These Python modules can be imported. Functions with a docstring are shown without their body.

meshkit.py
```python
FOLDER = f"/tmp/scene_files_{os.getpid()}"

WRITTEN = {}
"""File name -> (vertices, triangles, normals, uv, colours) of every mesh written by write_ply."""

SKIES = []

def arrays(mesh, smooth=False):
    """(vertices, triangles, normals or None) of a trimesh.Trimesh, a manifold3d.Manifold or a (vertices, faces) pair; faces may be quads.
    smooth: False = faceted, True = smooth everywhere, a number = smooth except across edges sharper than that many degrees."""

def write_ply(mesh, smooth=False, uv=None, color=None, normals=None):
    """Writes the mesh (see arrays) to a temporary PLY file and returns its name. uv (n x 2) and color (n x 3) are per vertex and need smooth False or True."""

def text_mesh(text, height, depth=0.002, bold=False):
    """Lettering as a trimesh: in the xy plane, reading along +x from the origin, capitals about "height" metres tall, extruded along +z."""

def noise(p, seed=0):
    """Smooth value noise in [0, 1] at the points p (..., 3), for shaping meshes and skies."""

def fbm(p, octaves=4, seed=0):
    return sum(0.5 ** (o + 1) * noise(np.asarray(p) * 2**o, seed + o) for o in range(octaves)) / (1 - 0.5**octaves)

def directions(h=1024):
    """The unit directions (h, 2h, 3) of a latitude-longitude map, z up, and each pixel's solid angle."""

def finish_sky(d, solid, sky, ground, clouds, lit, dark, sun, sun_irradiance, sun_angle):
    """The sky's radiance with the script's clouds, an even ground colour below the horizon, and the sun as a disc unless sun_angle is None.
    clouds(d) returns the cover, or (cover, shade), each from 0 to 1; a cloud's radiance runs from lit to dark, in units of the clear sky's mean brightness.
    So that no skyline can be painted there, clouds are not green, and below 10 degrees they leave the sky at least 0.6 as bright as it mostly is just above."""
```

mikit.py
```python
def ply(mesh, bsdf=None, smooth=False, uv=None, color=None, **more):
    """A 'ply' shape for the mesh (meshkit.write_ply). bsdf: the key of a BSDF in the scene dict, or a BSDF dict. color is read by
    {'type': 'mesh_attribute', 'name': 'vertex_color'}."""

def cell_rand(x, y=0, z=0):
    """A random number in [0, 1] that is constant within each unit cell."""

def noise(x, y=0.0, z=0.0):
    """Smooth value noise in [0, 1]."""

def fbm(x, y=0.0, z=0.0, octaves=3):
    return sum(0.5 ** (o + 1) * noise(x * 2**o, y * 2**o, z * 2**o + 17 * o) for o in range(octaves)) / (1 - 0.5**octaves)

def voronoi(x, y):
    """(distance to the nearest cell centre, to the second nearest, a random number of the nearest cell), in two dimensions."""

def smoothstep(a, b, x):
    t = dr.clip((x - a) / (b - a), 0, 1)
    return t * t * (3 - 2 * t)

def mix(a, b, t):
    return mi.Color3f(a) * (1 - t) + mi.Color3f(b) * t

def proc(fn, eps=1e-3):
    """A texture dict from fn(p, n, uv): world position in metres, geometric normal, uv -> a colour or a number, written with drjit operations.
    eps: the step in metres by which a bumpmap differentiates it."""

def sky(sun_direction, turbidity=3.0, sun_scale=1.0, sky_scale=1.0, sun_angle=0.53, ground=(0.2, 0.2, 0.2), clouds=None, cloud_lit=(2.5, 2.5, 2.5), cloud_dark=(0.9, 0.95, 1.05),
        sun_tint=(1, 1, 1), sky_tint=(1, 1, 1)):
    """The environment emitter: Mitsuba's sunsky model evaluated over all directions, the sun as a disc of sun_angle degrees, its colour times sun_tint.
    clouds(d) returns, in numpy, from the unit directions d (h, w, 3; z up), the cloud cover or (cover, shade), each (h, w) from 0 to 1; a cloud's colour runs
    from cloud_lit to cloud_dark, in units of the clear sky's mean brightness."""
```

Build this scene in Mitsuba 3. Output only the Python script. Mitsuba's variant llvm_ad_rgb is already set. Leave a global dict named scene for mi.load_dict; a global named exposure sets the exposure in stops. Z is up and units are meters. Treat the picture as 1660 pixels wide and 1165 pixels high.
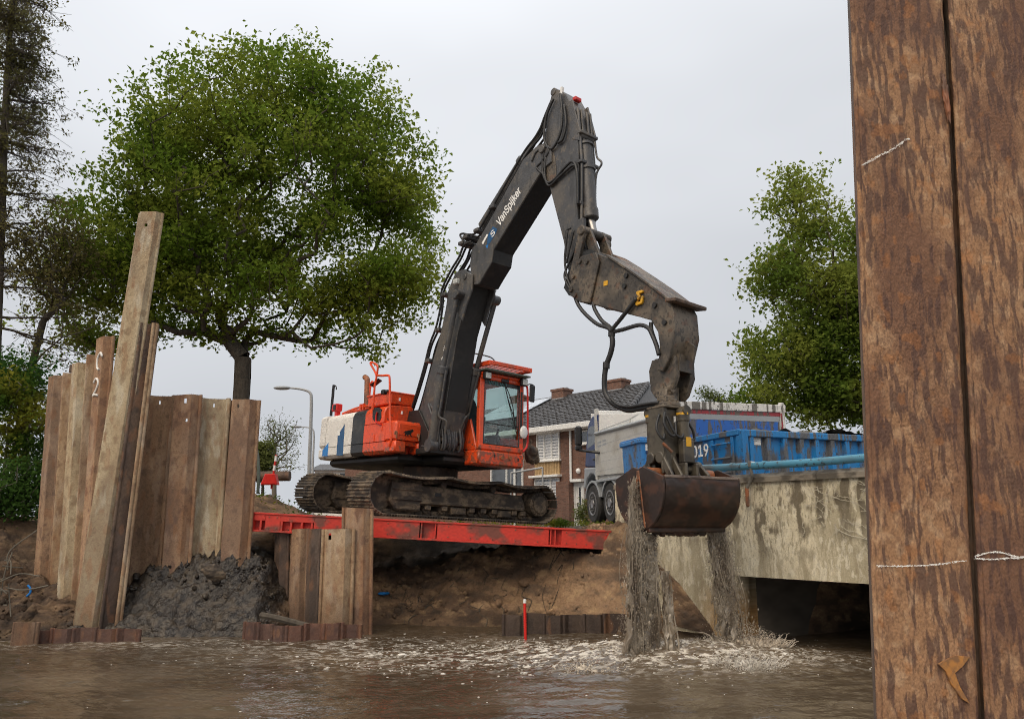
import math, numpy as np, trimesh, mitsuba as mi, mikit, meshkit, drjit as dr
from mikit import noise, fbm, voronoi, cell_rand, smoothstep, mix, proc
import shapely.geometry as sg, shapely
import manifold3d as m3
from scipy.spatial import cKDTree
T4 = mi.ScalarTransform4f
scene = {'type': 'scene'}
labels = {}

# ---------------------------------------------------------------- camera, sky, exposure
PITCH = math.atan(267.5 / 1245.0)
EYE = 2.1
scene['camera'] = {'type': 'perspective', 'fov': math.degrees(2 * math.atan(830 / 1245.0)), 'fov_axis': 'x', 'near_clip': 0.1, 'far_clip': 3000.0,
    'to_world': T4().look_at(origin=[0, 0, EYE], target=[0, math.cos(PITCH), EYE + math.sin(PITCH)], up=[0, 0, 1])}

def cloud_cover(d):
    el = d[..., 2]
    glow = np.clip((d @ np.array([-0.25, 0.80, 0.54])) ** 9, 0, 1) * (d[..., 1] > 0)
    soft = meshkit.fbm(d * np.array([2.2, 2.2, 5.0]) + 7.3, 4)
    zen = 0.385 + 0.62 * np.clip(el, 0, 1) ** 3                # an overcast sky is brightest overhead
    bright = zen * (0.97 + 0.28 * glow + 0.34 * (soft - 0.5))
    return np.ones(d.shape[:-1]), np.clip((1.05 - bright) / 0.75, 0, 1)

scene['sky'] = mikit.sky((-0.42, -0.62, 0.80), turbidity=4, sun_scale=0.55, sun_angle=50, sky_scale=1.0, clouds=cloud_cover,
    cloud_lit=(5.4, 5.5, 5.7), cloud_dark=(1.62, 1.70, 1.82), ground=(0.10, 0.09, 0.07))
exposure = 1.6

# ---------------------------------------------------------------- names
used = {}
def uniq(name):
    if name not in used:
        used[name] = 0
        return name
    used[name] += 1
    return '%s_%03d' % (name, used[name])

def thing(name, label=None, cat=None, group=None, kind=None):
    key = uniq(name)
    d = {}
    if label: d['label'] = label
    if cat: d['category'] = cat
    if group: d['group'] = group
    if kind: d['kind'] = kind
    if d: labels[key] = d
    return key

def part(parent, name, mesh, mat, smooth=35, label=None, kind=None, **kw):
    key = uniq(parent + '__' + name)
    scene[key] = mikit.ply(mesh, mat, smooth, **kw)
    d = {}
    if label: d['label'] = label
    if kind: d['kind'] = kind
    if d: labels[key] = d
    return key

def put(key, mesh, mat, smooth=35, **kw):
    scene[key] = mikit.ply(mesh, mat, smooth, **kw)
    return key

# ---------------------------------------------------------------- mesh helpers
TM = trimesh.Trimesh
def cat(ms): return trimesh.util.concatenate([m for m in ms if m is not None])
def rz(a): c, s = math.cos(a), math.sin(a); return np.array([[c, -s, 0], [s, c, 0], [0, 0, 1.]])
def ry(a): c, s = math.cos(a), math.sin(a); return np.array([[c, 0, s], [0, 1, 0], [-s, 0, c]])
def rx(a): c, s = math.cos(a), math.sin(a); return np.array([[1, 0, 0], [0, c, -s], [0, s, c]])
def xf(m, R, t=(0, 0, 0)):
    m = m.copy(); m.vertices = np.asarray(m.vertices) @ np.asarray(R).T + np.asarray(t); return m

def box(x0, x1, y0, y1, z0, z1, b=0.0):
    lo, hi = np.array([x0, y0, z0], float), np.array([x1, y1, z1], float)
    if b <= 0:
        return trimesh.creation.box(extents=hi - lo, transform=trimesh.transformations.translation_matrix((lo + hi) / 2))
    b = min(b, 0.45 * (hi - lo).min())
    pts = []
    for sx in (0, 1):
        for sy in (0, 1):
            for sz in (0, 1):
                c = np.where([sx, sy, sz], hi, lo); s = np.where([sx, sy, sz], -1, 1) * b
                for k in range(3):
                    q = c + s; q[k] = c[k]; pts.append(q)
    return trimesh.convex.convex_hull(np.array(pts))

def frame(a, b):
    z = np.asarray(b, float) - np.asarray(a, float); L = np.linalg.norm(z); z = z / L
    x = np.cross([0, 0, 1.], z) if abs(z[2]) < 0.95 else np.cross([1., 0, 0], z)
    x /= np.linalg.norm(x)
    return np.stack([x, np.cross(z, x), z], 1), L

def cyl(a, b, r0, r1=None, n=14, bev=0.0):
    r1 = r0 if r1 is None else r1
    R, L = frame(a, b)
    pr = [(0, 0), (r0 - bev, 0), (r0, bev), (r1, L - bev), (r1 - bev, L), (0, L)] if bev else [(0, 0), (r0, 0), (r1, L), (0, L)]
    m = trimesh.creation.revolve(np.array(pr), sections=n)
    return xf(m, R, a)

def smoothpath(P, n=6):
    P = np.asarray(P, float)
    if len(P) < 3: return P
    Q = np.vstack([2 * P[0] - P[1], P, 2 * P[-1] - P[-2]])
    out = []
    for i in range(1, len(Q) - 2):
        p0, p1, p2, p3 = Q[i - 1], Q[i], Q[i + 1], Q[i + 2]
        for t in np.linspace(0, 1, n, endpoint=False):
            out.append(0.5 * (2 * p1 + (p2 - p0) * t + (2 * p0 - 5 * p1 + 4 * p2 - p3) * t * t + (3 * p1 - p0 - 3 * p2 + p3) * t ** 3))
    out.append(P[-1])
    return np.array(out)

def tube(P, r, n=8, caps=True):
    P = np.asarray(P, float); N = len(P)
    r = np.broadcast_to(np.asarray(r, float), (N,))
    t = np.gradient(P, axis=0); t /= np.linalg.norm(t, axis=1, keepdims=True) + 1e-12
    a = np.cross(t[0], [0, 0, 1.]) if abs(t[0][2]) < 0.9 else np.cross(t[0], [1., 0, 0])
    ax = []
    for i in range(N):
        a = a - t[i] * (a @ t[i]); a = a / (np.linalg.norm(a) + 1e-12); ax.append(a)
    a = np.array(ax); b = np.cross(t, a)
    th = np.arange(n) * 2 * np.pi / n
    v = P[:, None] + r[:, None, None] * (np.cos(th)[None, :, None] * a[:, None] + np.sin(th)[None, :, None] * b[:, None])
    v = v.reshape(-1, 3)
    i, j = np.meshgrid(np.arange(N - 1), np.arange(n), indexing='ij')
    q = np.stack([i * n + j, i * n + (j + 1) % n, (i + 1) * n + (j + 1) % n, (i + 1) * n + j], -1).reshape(-1, 4)
    f = np.vstack([q[:, [0, 1, 2]], q[:, [0, 2, 3]]])
    if caps:
        k = len(v); v = np.vstack([v, P[0], P[-1]])
        j = np.arange(n); e = (N - 1) * n
        f = np.vstack([f, np.stack([(j + 1) % n, j, np.full(n, k)], 1), np.stack([e + j, e + (j + 1) % n, np.full(n, k + 1)], 1)])
    return TM(v, f, process=False)

def hose(P, r, n=7, k=6): return tube(smoothpath(P, k), r, n)

def ccw(p):
    p = np.asarray(p, float)
    a = np.sum(p[:, 0] * np.roll(p[:, 1], -1) - p[:, 1] * np.roll(p[:, 0], -1))
    return p if a > 0 else p[::-1]

def inset(p, d):
    p = ccw(p); e = np.roll(p, -1, 0) - p; e /= np.linalg.norm(e, axis=1, keepdims=True) + 1e-12
    n1 = np.stack([-e[:, 1], e[:, 0]], 1); n0 = np.roll(n1, 1, 0)
    return p + d * (n0 + n1) / np.maximum(1 + (n0 * n1).sum(1, keepdims=True), 0.35)

def prism(poly, h0, h1, axis='y', bev=0.0):
    """polygon extruded from h0 to h1 with chamfered ends; axis y: polygon in (x, z); x: (y, z); z: (x, y)"""
    p = ccw(poly); n = len(p)
    rings = [(p, h0), (p, h1)] if bev <= 0 else [(inset(p, bev), h0), (p, h0 + bev), (p, h1 - bev), (inset(p, bev), h1)]
    v = np.vstack([np.column_stack([q, np.full(n, h)]) for q, h in rings])
    f = []
    j = np.arange(n); k = (j + 1) % n
    for i in range(len(rings) - 1):
        a, b = i * n, (i + 1) * n
        f += [np.stack([a + j, a + k, b + k], 1), np.stack([a + j, b + k, b + j], 1)]
    tri = np.asarray(trimesh.creation.triangulate_polygon(sg.Polygon(rings[0][0]), engine='earcut')[1]) if n > 3 else np.array([[0, 1, 2]])
    vt = np.asarray(trimesh.creation.triangulate_polygon(sg.Polygon(rings[0][0]), engine='earcut')[0]) if n > 3 else rings[0][0]
    if n > 3:
        idx = cKDTree(rings[0][0]).query(vt)[1]; tri = idx[tri]
        q = rings[0][0]; c = np.cross(np.c_[q[tri[:, 1]] - q[tri[:, 0]], np.zeros(len(tri))], np.c_[q[tri[:, 2]] - q[tri[:, 0]], np.zeros(len(tri))])[:, 2]
        tri[c < 0] = tri[c < 0][:, ::-1]
    f += [tri[:, ::-1], tri + (len(rings) - 1) * n]
    f = np.vstack(f)
    if axis == 'y': v = v[:, [0, 2, 1]]; f = f[:, ::-1]
    elif axis == 'x': v = v[:, [2, 0, 1]]
    return TM(v, f, process=False)

def blob(c, r, amp=0.25, sub=2, seed=0, freq=1.5):
    m = trimesh.creation.icosphere(subdivisions=sub)
    v = np.asarray(m.vertices)
    k = 1 + amp * 2 * (meshkit.fbm(v * freq + seed * 3.1, 3, seed) - 0.5)
    m.vertices = v * k[:, None] * np.asarray(r, float) + np.asarray(c, float)
    return m

def grid(xs, ys, zf):
    X, Y = np.meshgrid(xs, ys)
    P = zf(X, Y); P = P if P.ndim == 3 else np.stack([X, Y, P], -1)
    ny, nx = X.shape
    i, j = np.meshgrid(np.arange(ny - 1), np.arange(nx - 1), indexing='ij')
    a = i * nx + j
    q = np.stack([a, a + 1, a + nx + 1, a + nx], -1).reshape(-1, 4)
    return TM(P.reshape(-1, 3), np.vstack([q[:, [0, 1, 2]], q[:, [0, 2, 3]]]), process=False)

def text_on(text, h, origin, u, v, depth=0.004, bold=False):
    """lettering reading along the unit vector u with its top along v"""
    m = meshkit.text_mesh(text, h, depth, bold)
    u = np.asarray(u, float); v = np.asarray(v, float)
    return xf(m, np.stack([u, v, np.cross(u, v)], 1), origin)

# ---------------------------------------------------------------- materials
def mat(name, base, rough=0.6, metal=0.0, spec=0.5, bump=None, scale=0.01, eps=4e-3, two=True, **kw):
    tex = lambda b: proc(b) if callable(b) else (b if isinstance(b, dict) else {'type': 'rgb', 'value': list(b)})
    d = {'type': 'principled', 'base_color': tex(base), 'roughness': proc(rough) if callable(rough) else rough, 'metallic': metal, 'specular': spec, **kw}
    if bump is not None:
        d = {'type': 'bumpmap', 'tex': proc(bump, eps), 'scale': scale, 'bsdf': d}
    scene[name] = {'type': 'twosided', 'bsdf': d} if two else d
    return name

def rust_fn(light, mid, dark, k, wet=0.0):
    def fn(p, n, uv):
        a = fbm(p.x * 5 + k, p.y * 5 + 3, p.z * 0.9 + k, 3)
        b = fbm(p.x * 9 + k, p.y * 9, p.z * 5.5, 5)
        d = fbm(p.x * 34 + k, p.y * 34, p.z * 20, 3)
        s = noise(p.x * 70, p.y * 70, p.z * 50)
        c = mix(mid, light, smoothstep(0.38, 0.66, a))
        c = mix(c, dark, 0.7 * smoothstep(0.52 - wet, 0.72, b))
        c = mix(c, dark, 0.35 * smoothstep(0.52, 0.66, d))
        big = fbm(p.x * 1.7 + k, p.y * 1.7, p.z * 0.55 + 2 * k, 3)
        c = mix(c, mix(dark, (0.13, 0.11, 0.095), 0.5), 0.55 * smoothstep(0.46, 0.70, big))
        c = mix(c, (light[0] * 1.15, light[1] * 1.35, light[2] * 1.75), 0.40 * smoothstep(0.54, 0.70, fbm(p.x * 8 + 3 * k, p.y * 8, p.z * 1.6, 5)))
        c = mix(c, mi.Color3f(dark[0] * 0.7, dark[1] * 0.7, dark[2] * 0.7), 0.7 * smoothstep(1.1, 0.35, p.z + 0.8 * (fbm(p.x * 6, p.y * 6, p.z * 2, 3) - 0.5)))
        c = mix(c, mi.Color3f(mi.luminance(c)), 0.16) * mi.Color3f(1.0, 0.97, 0.93)
        c = mix(c, (0.22, 0.10, 0.045), 0.4 * smoothstep(0.58, 0.72, fbm(p.x * 9 + 11, p.y * 9 + k, p.z * 3, 2)))
        return c * (0.82 + 0.36 * s)
    return fn
def rust_bump(p, n, uv): return fbm(p.x * 30, p.y * 30, p.z * 22, 3)

mat('m_rust_brown', rust_fn((0.31, 0.19, 0.105), (0.225, 0.132, 0.070), (0.115, 0.063, 0.040), 1.0), 0.85, bump=rust_bump, scale=0.006)
mat('m_rust_warm', rust_fn((0.34, 0.205, 0.11), (0.26, 0.138, 0.068), (0.135, 0.066, 0.042), 5.0), 0.85, bump=rust_bump, scale=0.006)
mat('m_rust_pale', rust_fn((0.43, 0.355, 0.225), (0.36, 0.275, 0.16), (0.22, 0.145, 0.08), 9.0), 0.88, bump=rust_bump, scale=0.007)
mat('m_rust_tan', rust_fn((0.39, 0.275, 0.16), (0.31, 0.20, 0.108), (0.19, 0.105, 0.056), 15.0), 0.88, bump=rust_bump, scale=0.006)
mat('m_rust_dark', rust_fn((0.13, 0.08, 0.05), (0.085, 0.05, 0.035), (0.045, 0.03, 0.023), 21.0), 0.7, bump=rust_bump, scale=0.008)
mat('m_rust_low', rust_fn((0.26, 0.10, 0.05), (0.16, 0.062, 0.038), (0.08, 0.04, 0.03), 25.0), 0.5, bump=rust_bump, scale=0.008)

def near_fn(p, n, uv):
    a = fbm(p.x * 5.0 + 2, p.y * 5, p.z * 1.6 + 4, 4)
    w = 0.5 * (fbm(p.x * 16, p.y * 16, p.z * 9, 2) - 0.5)
    b = fbm(p.x * 66 + w * 2, p.y * 66, p.z * 8.5 + w, 5)
    g = fbm(p.x * 150, p.y * 150, p.z * 40, 3)
    e = fbm(p.x * 30 + 9, p.y * 30, p.z * 18, 5)
    s = fbm(p.x * 190, p.y * 190, p.z * 130, 3)
    c = mix((0.165, 0.092, 0.056), (0.31, 0.19, 0.105), smoothstep(0.36, 0.64, a))
    c = mix(c, (0.42, 0.30, 0.19), 0.7 * smoothstep(0.50, 0.70, e) * smoothstep(0.38, 0.62, a))
    dk = smoothstep(0.46, 0.62, b + 0.30 * (fbm(p.x * 7, p.y * 7, p.z * 2.2, 3) - 0.5))
    c = mix(c, (0.070, 0.041, 0.036), 0.76 * dk)
    c = mix(c, (0.10, 0.058, 0.042), 0.35 * smoothstep(0.5, 0.65, g))
    c = mix(c, (0.36, 0.16, 0.05), 0.35 * smoothstep(0.64, 0.76, fbm(p.x * 24 + 31, p.y * 24, p.z * 12, 3)))
    return c * (0.62 + 0.76 * s) * mi.Color3f(0.98, 0.88, 0.82)
def near_bump(p, n, uv):
    return fbm(p.x * 70, p.y * 70, p.z * 40, 4) + 0.5 * fbm(p.x * 180, p.y * 180, p.z * 120, 2)
mat('m_rust_near', near_fn, 0.8, bump=near_bump, scale=0.005, eps=1.5e-3)

def soil_fn(p, n, uv):
    a = fbm(p.x * 1.1 + 5, p.y * 1.1, p.z * 1.6, 4)
    b = fbm(p.x * 9, p.y * 9, p.z * 9, 4)
    mud = smoothstep(0.2, -0.25, dr.abs(p.x + 5.9 + 0.5 * (a - 0.5)) - 1.75) * smoothstep(16.2, 15.6, p.y)
    d = fbm(p.x * 4 + 3, p.y * 4, p.z * 7, 5)
    c = mix((0.070, 0.043, 0.026), (0.18, 0.112, 0.064), smoothstep(0.34, 0.66, a))
    c = mix(c, (0.25, 0.165, 0.09), 0.6 * smoothstep(0.52, 0.72, d))
    c = mix(c, (0.05, 0.036, 0.026), 0.6 * smoothstep(0.50, 0.30, d) + 0.25 * smoothstep(0.46, 0.30, b))
    m = mix((0.016, 0.012, 0.009), (0.048, 0.036, 0.024), smoothstep(0.42, 0.66, b))
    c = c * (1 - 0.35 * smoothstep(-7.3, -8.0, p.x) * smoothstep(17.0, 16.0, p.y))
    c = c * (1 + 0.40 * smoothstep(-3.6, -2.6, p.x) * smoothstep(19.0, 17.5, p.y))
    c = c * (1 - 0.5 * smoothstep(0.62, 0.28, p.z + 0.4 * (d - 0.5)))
    c = mix(c, m, mud)
    c = mix(c, (0.075, 0.07, 0.062), smoothstep(19.5, 22.0, p.y) * smoothstep(-4.0, -2.0, p.x))
    return c * (0.7 + 0.6 * fbm(p.x * 40, p.y * 40, p.z * 40, 2))
def soil_bump(p, n, uv): return fbm(p.x * 14, p.y * 14, p.z * 14, 4) + 0.4 * fbm(p.x * 50, p.y * 50, p.z * 50, 2)
def soil_rough(p, n, uv): return 0.9 - 0.42 * smoothstep(0.2, -0.25, dr.abs(p.x + 5.9) - 1.8) * smoothstep(16.2, 15.6, p.y)
mat('m_soil', soil_fn, soil_rough, spec=0.5, bump=soil_bump, scale=0.05, eps=8e-3)

def conc_fn(p, n, uv):
    q = p.x * 0.613 - p.y * 0.79
    a = fbm(q * 1.3, p.z * 1.1, 3.0, 4)
    w = 0.8 * (fbm(q * 4, p.z * 4, 6.0, 3) - 0.5)
    st = fbm(q * 9 + w, p.z * 0.8 + w * 0.4, 1.0, 5)
    bl = fbm(q * 7 + 4, p.z * 6, 2.0, 5)
    fine = fbm(q * 42 + w * 4, p.z * 11 + w * 3, 2.0, 4)
    c = mix((0.36, 0.315, 0.215), (0.53, 0.475, 0.345), smoothstep(0.34, 0.64, a))
    c = mix(c, (0.62, 0.575, 0.45), 0.65 * smoothstep(0.52, 0.66, fbm(q * 20 + 3 + w * 3, p.z * 8, 5.0, 4)))
    high = smoothstep(1.2, 2.75, p.z + 1.1 * (a - 0.45))
    c = mix(c, (0.10, 0.080, 0.052), dr.clip(1.1 * smoothstep(0.45, 0.62, 0.55 * st + 0.45 * bl) * high, 0, 0.88))
    c = mix(c, (0.13, 0.105, 0.068), 0.55 * smoothstep(0.54, 0.66, fine) * (0.35 + 0.65 * high))
    c = mix(c, (0.20, 0.16, 0.095), 0.5 * smoothstep(0.50, 0.70, st) * smoothstep(2.0, 1.3, p.z))
    c = mix(c, (0.30, 0.145, 0.028), 0.8 * smoothstep(1.25, 0.55, p.z + 0.4 * (a - 0.5)) * smoothstep(-1.0, -0.3, q + 8.1))
    return c * (0.82 + 0.36 * fbm(q * 80, p.z * 80, 1.0, 2))
def conc_bump(p, n, uv): q = p.x * 0.613 - p.y * 0.79; return fbm(q * 18, p.z * 9, p.y * 2, 4)
mat('m_concrete', conc_fn, 0.9, bump=conc_bump, scale=0.015, eps=5e-3)
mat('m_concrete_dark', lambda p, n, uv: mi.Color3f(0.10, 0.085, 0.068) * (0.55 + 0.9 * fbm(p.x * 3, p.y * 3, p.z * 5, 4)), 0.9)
mat('m_cap', lambda p, n, uv: mix((0.09, 0.078, 0.062), (0.23, 0.20, 0.16), smoothstep(0.4, 0.65, fbm(p.x * 6, p.y * 6, p.z * 6, 4))), 0.85)

def worn(paint, dirt, lo, hi, f=4.0, k=0.0, sz=1.0, dmax=0.85):
    def fn(p, n, uv):
        a = fbm(p.x * f + k, p.y * f, p.z * f * sz + k, 4)
        c = mix(paint, dirt, dmax * smoothstep(lo, hi, a))
        return c * (0.88 + 0.24 * noise(p.x * 30, p.y * 30, p.z * 30))
    return fn
mat('m_red', worn((0.50, 0.032, 0.018), (0.10, 0.05, 0.035), 0.50, 0.70, 3.0, 3.0), 0.55)
mat('m_deck', worn((0.10, 0.075, 0.05), (0.05, 0.04, 0.03), 0.4, 0.6), 0.9)
_or = worn((0.68, 0.068, 0.013), (0.34, 0.055, 0.02), 0.60, 0.9, 3.0, 1.0, dmax=0.5)
def orange_fn(p, n, uv):
    c = _or(p, n, uv)
    sp = fbm(p.x * 13, p.y * 13, p.z * 10, 4) + 0.25 * smoothstep(4.1, 3.45, p.z)
    c = mix(c, (0.13, 0.075, 0.045), 0.75 * smoothstep(0.66, 0.80, sp))
    return mix(c, (0.16, 0.09, 0.05), 0.35 * smoothstep(0.52, 0.70, fbm(p.x * 5 + 9, p.y * 5, p.z * 1.4, 4)))
mat('m_orange', orange_fn, 0.36, spec=0.5, clearcoat=0.3, clearcoat_gloss=0.8)
mat('m_white_paint', worn((0.68, 0.66, 0.62), (0.46, 0.43, 0.38), 0.5, 0.9, 2.5, 4.0, dmax=0.5), 0.4)
mat('m_black_paint', worn((0.022, 0.024, 0.027), (0.06, 0.055, 0.05), 0.5, 0.8, 3.0), 0.45)
mat('m_blue_decal', (0.012, 0.075, 0.19), 0.4)
mat('m_lightblue_decal', (0.01, 0.17, 0.50), 0.4)
mat('m_white_decal', (0.78, 0.78, 0.76), 0.5)
_bo = worn((0.060, 0.060, 0.063), (0.10, 0.088, 0.074), 0.45, 0.7, 2.2, 6.0)
def boom_fn(p, n, uv):
    c = _bo(p, n, uv)
    c = mix(c, (0.030, 0.029, 0.029), 0.6 * smoothstep(0.54, 0.68, fbm(p.x * 9, p.y * 9, p.z * 2.2, 4)))
    return mix(c, (0.14, 0.115, 0.085), 0.55 * smoothstep(0.60, 0.72, fbm(p.x * 16 + 5, p.y * 16, p.z * 9, 4)))
mat('m_boom', boom_fn, 0.42, spec=0.5)
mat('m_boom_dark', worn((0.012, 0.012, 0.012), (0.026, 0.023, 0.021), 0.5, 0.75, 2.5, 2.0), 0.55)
mat('m_rubber', lambda p, n, uv: mi.Color3f(0.02, 0.02, 0.021) * (0.6 + 0.9 * noise(p.x * 8, p.y * 8, p.z * 8)), 0.5)
mat('m_steel', (0.30, 0.29, 0.28), 0.32, metal=0.9)
def mudsteel_fn(p, n, uv):
    a = fbm(p.x * 5, p.y * 5, p.z * 5, 4); b = fbm(p.x * 22, p.y * 22, p.z * 22, 3)
    c = mix((0.045, 0.034, 0.026), (0.15, 0.11, 0.072), smoothstep(0.38, 0.64, a))
    return mix(c, (0.032, 0.026, 0.022), 0.6 * smoothstep(0.5, 0.62, b))
mat('m_mudsteel', mudsteel_fn, 0.75, bump=lambda p, n, uv: fbm(p.x * 24, p.y * 24, p.z * 24, 3), scale=0.02, eps=5e-3)
mat('m_shoe', lambda p, n, uv: mix((0.055, 0.045, 0.036), (0.17, 0.13, 0.09), smoothstep(0.4, 0.65, fbm(p.x * 7, p.y * 7, p.z * 7, 3))), 0.6, spec=0.6)
def arm_fn(p, n, uv):
    a = fbm(p.x * 4, p.y * 4, p.z * 2.5, 4); b = fbm(p.x * 30, p.y * 30, p.z * 16, 3)
    c = mix((0.05, 0.042, 0.034), (0.125, 0.10, 0.073), smoothstep(0.38, 0.64, a))
    c = mix(c, (0.028, 0.024, 0.021), 0.75 * smoothstep(0.55, 0.66, b))
    return mix(c, (0.12, 0.052, 0.025), 0.45 * smoothstep(0.60, 0.72, fbm(p.x * 8 + 7, p.y * 8, p.z * 8, 3)))
mat('m_arm', arm_fn, 0.5, bump=lambda p, n, uv: fbm(p.x * 35, p.y * 35, p.z * 25, 3), scale=0.007, eps=4e-3)
mat('m_grab', worn((0.075, 0.064, 0.047), (0.032, 0.027, 0.022), 0.45, 0.66, 6.0, 2.0), 0.45)
mat('m_shell', worn((0.026, 0.0165, 0.0135), (0.068, 0.030, 0.018), 0.44, 0.68, 5.0, 8.0), 0.42, spec=0.5)
mat('m_hinge', worn((0.27, 0.095, 0.038), (0.10, 0.055, 0.034), 0.42, 0.62, 6.0, 3.0), 0.55)
mat('m_yellow', worn((0.62, 0.33, 0.015), (0.25, 0.14, 0.03), 0.55, 0.75, 9.0), 0.5)
def muddy(paint, k, lo=0.50, spread=0.12, amount=0.92):
    def fn(p, n, uv):
        h = p.x * 0.8 + p.y * 0.6
        st = fbm(h * 13 + k, p.z * 1.8, k, 4); a = fbm(p.x * 2.0 + k, p.y * 2.0, p.z * 1.2, 3)
        sp = fbm(p.x * 26, p.y * 26, p.z * 14 + k, 3)
        m = smoothstep(lo, lo + spread, st * 0.65 + a * 0.35)
        c = mix(paint, mix((0.05, 0.045, 0.038), (0.15, 0.135, 0.11), sp), amount * m)
        return mix(c, (0.045, 0.04, 0.034), 0.8 * smoothstep(0.66, 0.72, sp))
    return fn
mat('m_skip', muddy((0.014, 0.17, 0.43), 2.0), 0.45)
mat('m_skip_heavy', muddy((0.014, 0.16, 0.41), 6.0, 0.455, 0.1), 0.5)
mat('m_skip_clean', muddy((0.03, 0.19, 0.50), 9.0, 0.62), 0.45)
mat('m_tailgate', muddy((0.018, 0.105, 0.40), 12.0, 0.53, 0.07), 0.4)
mat('m_frame_white', muddy((0.58, 0.57, 0.54), 17.0, 0.53, 0.07), 0.5)
mat('m_alu', worn((0.43, 0.43, 0.41), (0.33, 0.31, 0.27), 0.4, 0.7, 1.6, 5.0, 1.0), 0.5)
mat('m_truck_blue', (0.010, 0.026, 0.11), 0.4)
mat('m_truck_grey', (0.27, 0.29, 0.31), 0.4)
mat('m_rail', muddy((0.06, 0.22, 0.33), 23.0, 0.50, 0.1, 0.85), 0.5)
mat('m_plastic_black', (0.014, 0.014, 0.015), 0.45)
mat('m_white_plastic', (0.72, 0.72, 0.70), 0.4)
mat('m_tyre', lambda p, n, uv: mi.Color3f(0.028, 0.027, 0.026) * (0.7 + 0.8 * noise(p.x * 6, p.y * 6, p.z * 6)), 0.75)
mat('m_lamp', (0.45, 0.46, 0.44), 0.15)
mat('m_redplastic', (0.55, 0.02, 0.015), 0.35)
mat('m_amber', (0.75, 0.20, 0.01), 0.3)
mat('m_greygreen', (0.12, 0.15, 0.125), 0.5)
mat('m_seat', (0.06, 0.07, 0.085), 0.8)
mat('m_chalk', (0.75, 0.74, 0.70), 0.95)
mat('m_orange_rust', lambda p, n, uv: mix((0.20, 0.105, 0.05), (0.40, 0.18, 0.05), smoothstep(0.3, 0.7, fbm(p.x * 60, p.y * 60, p.z * 40, 3))), 0.9)
mat('m_post_grey', (0.34, 0.35, 0.36), 0.5)
scene['m_glass'] = {'type': 'thindielectric', 'int_ior': 1.5}
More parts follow.
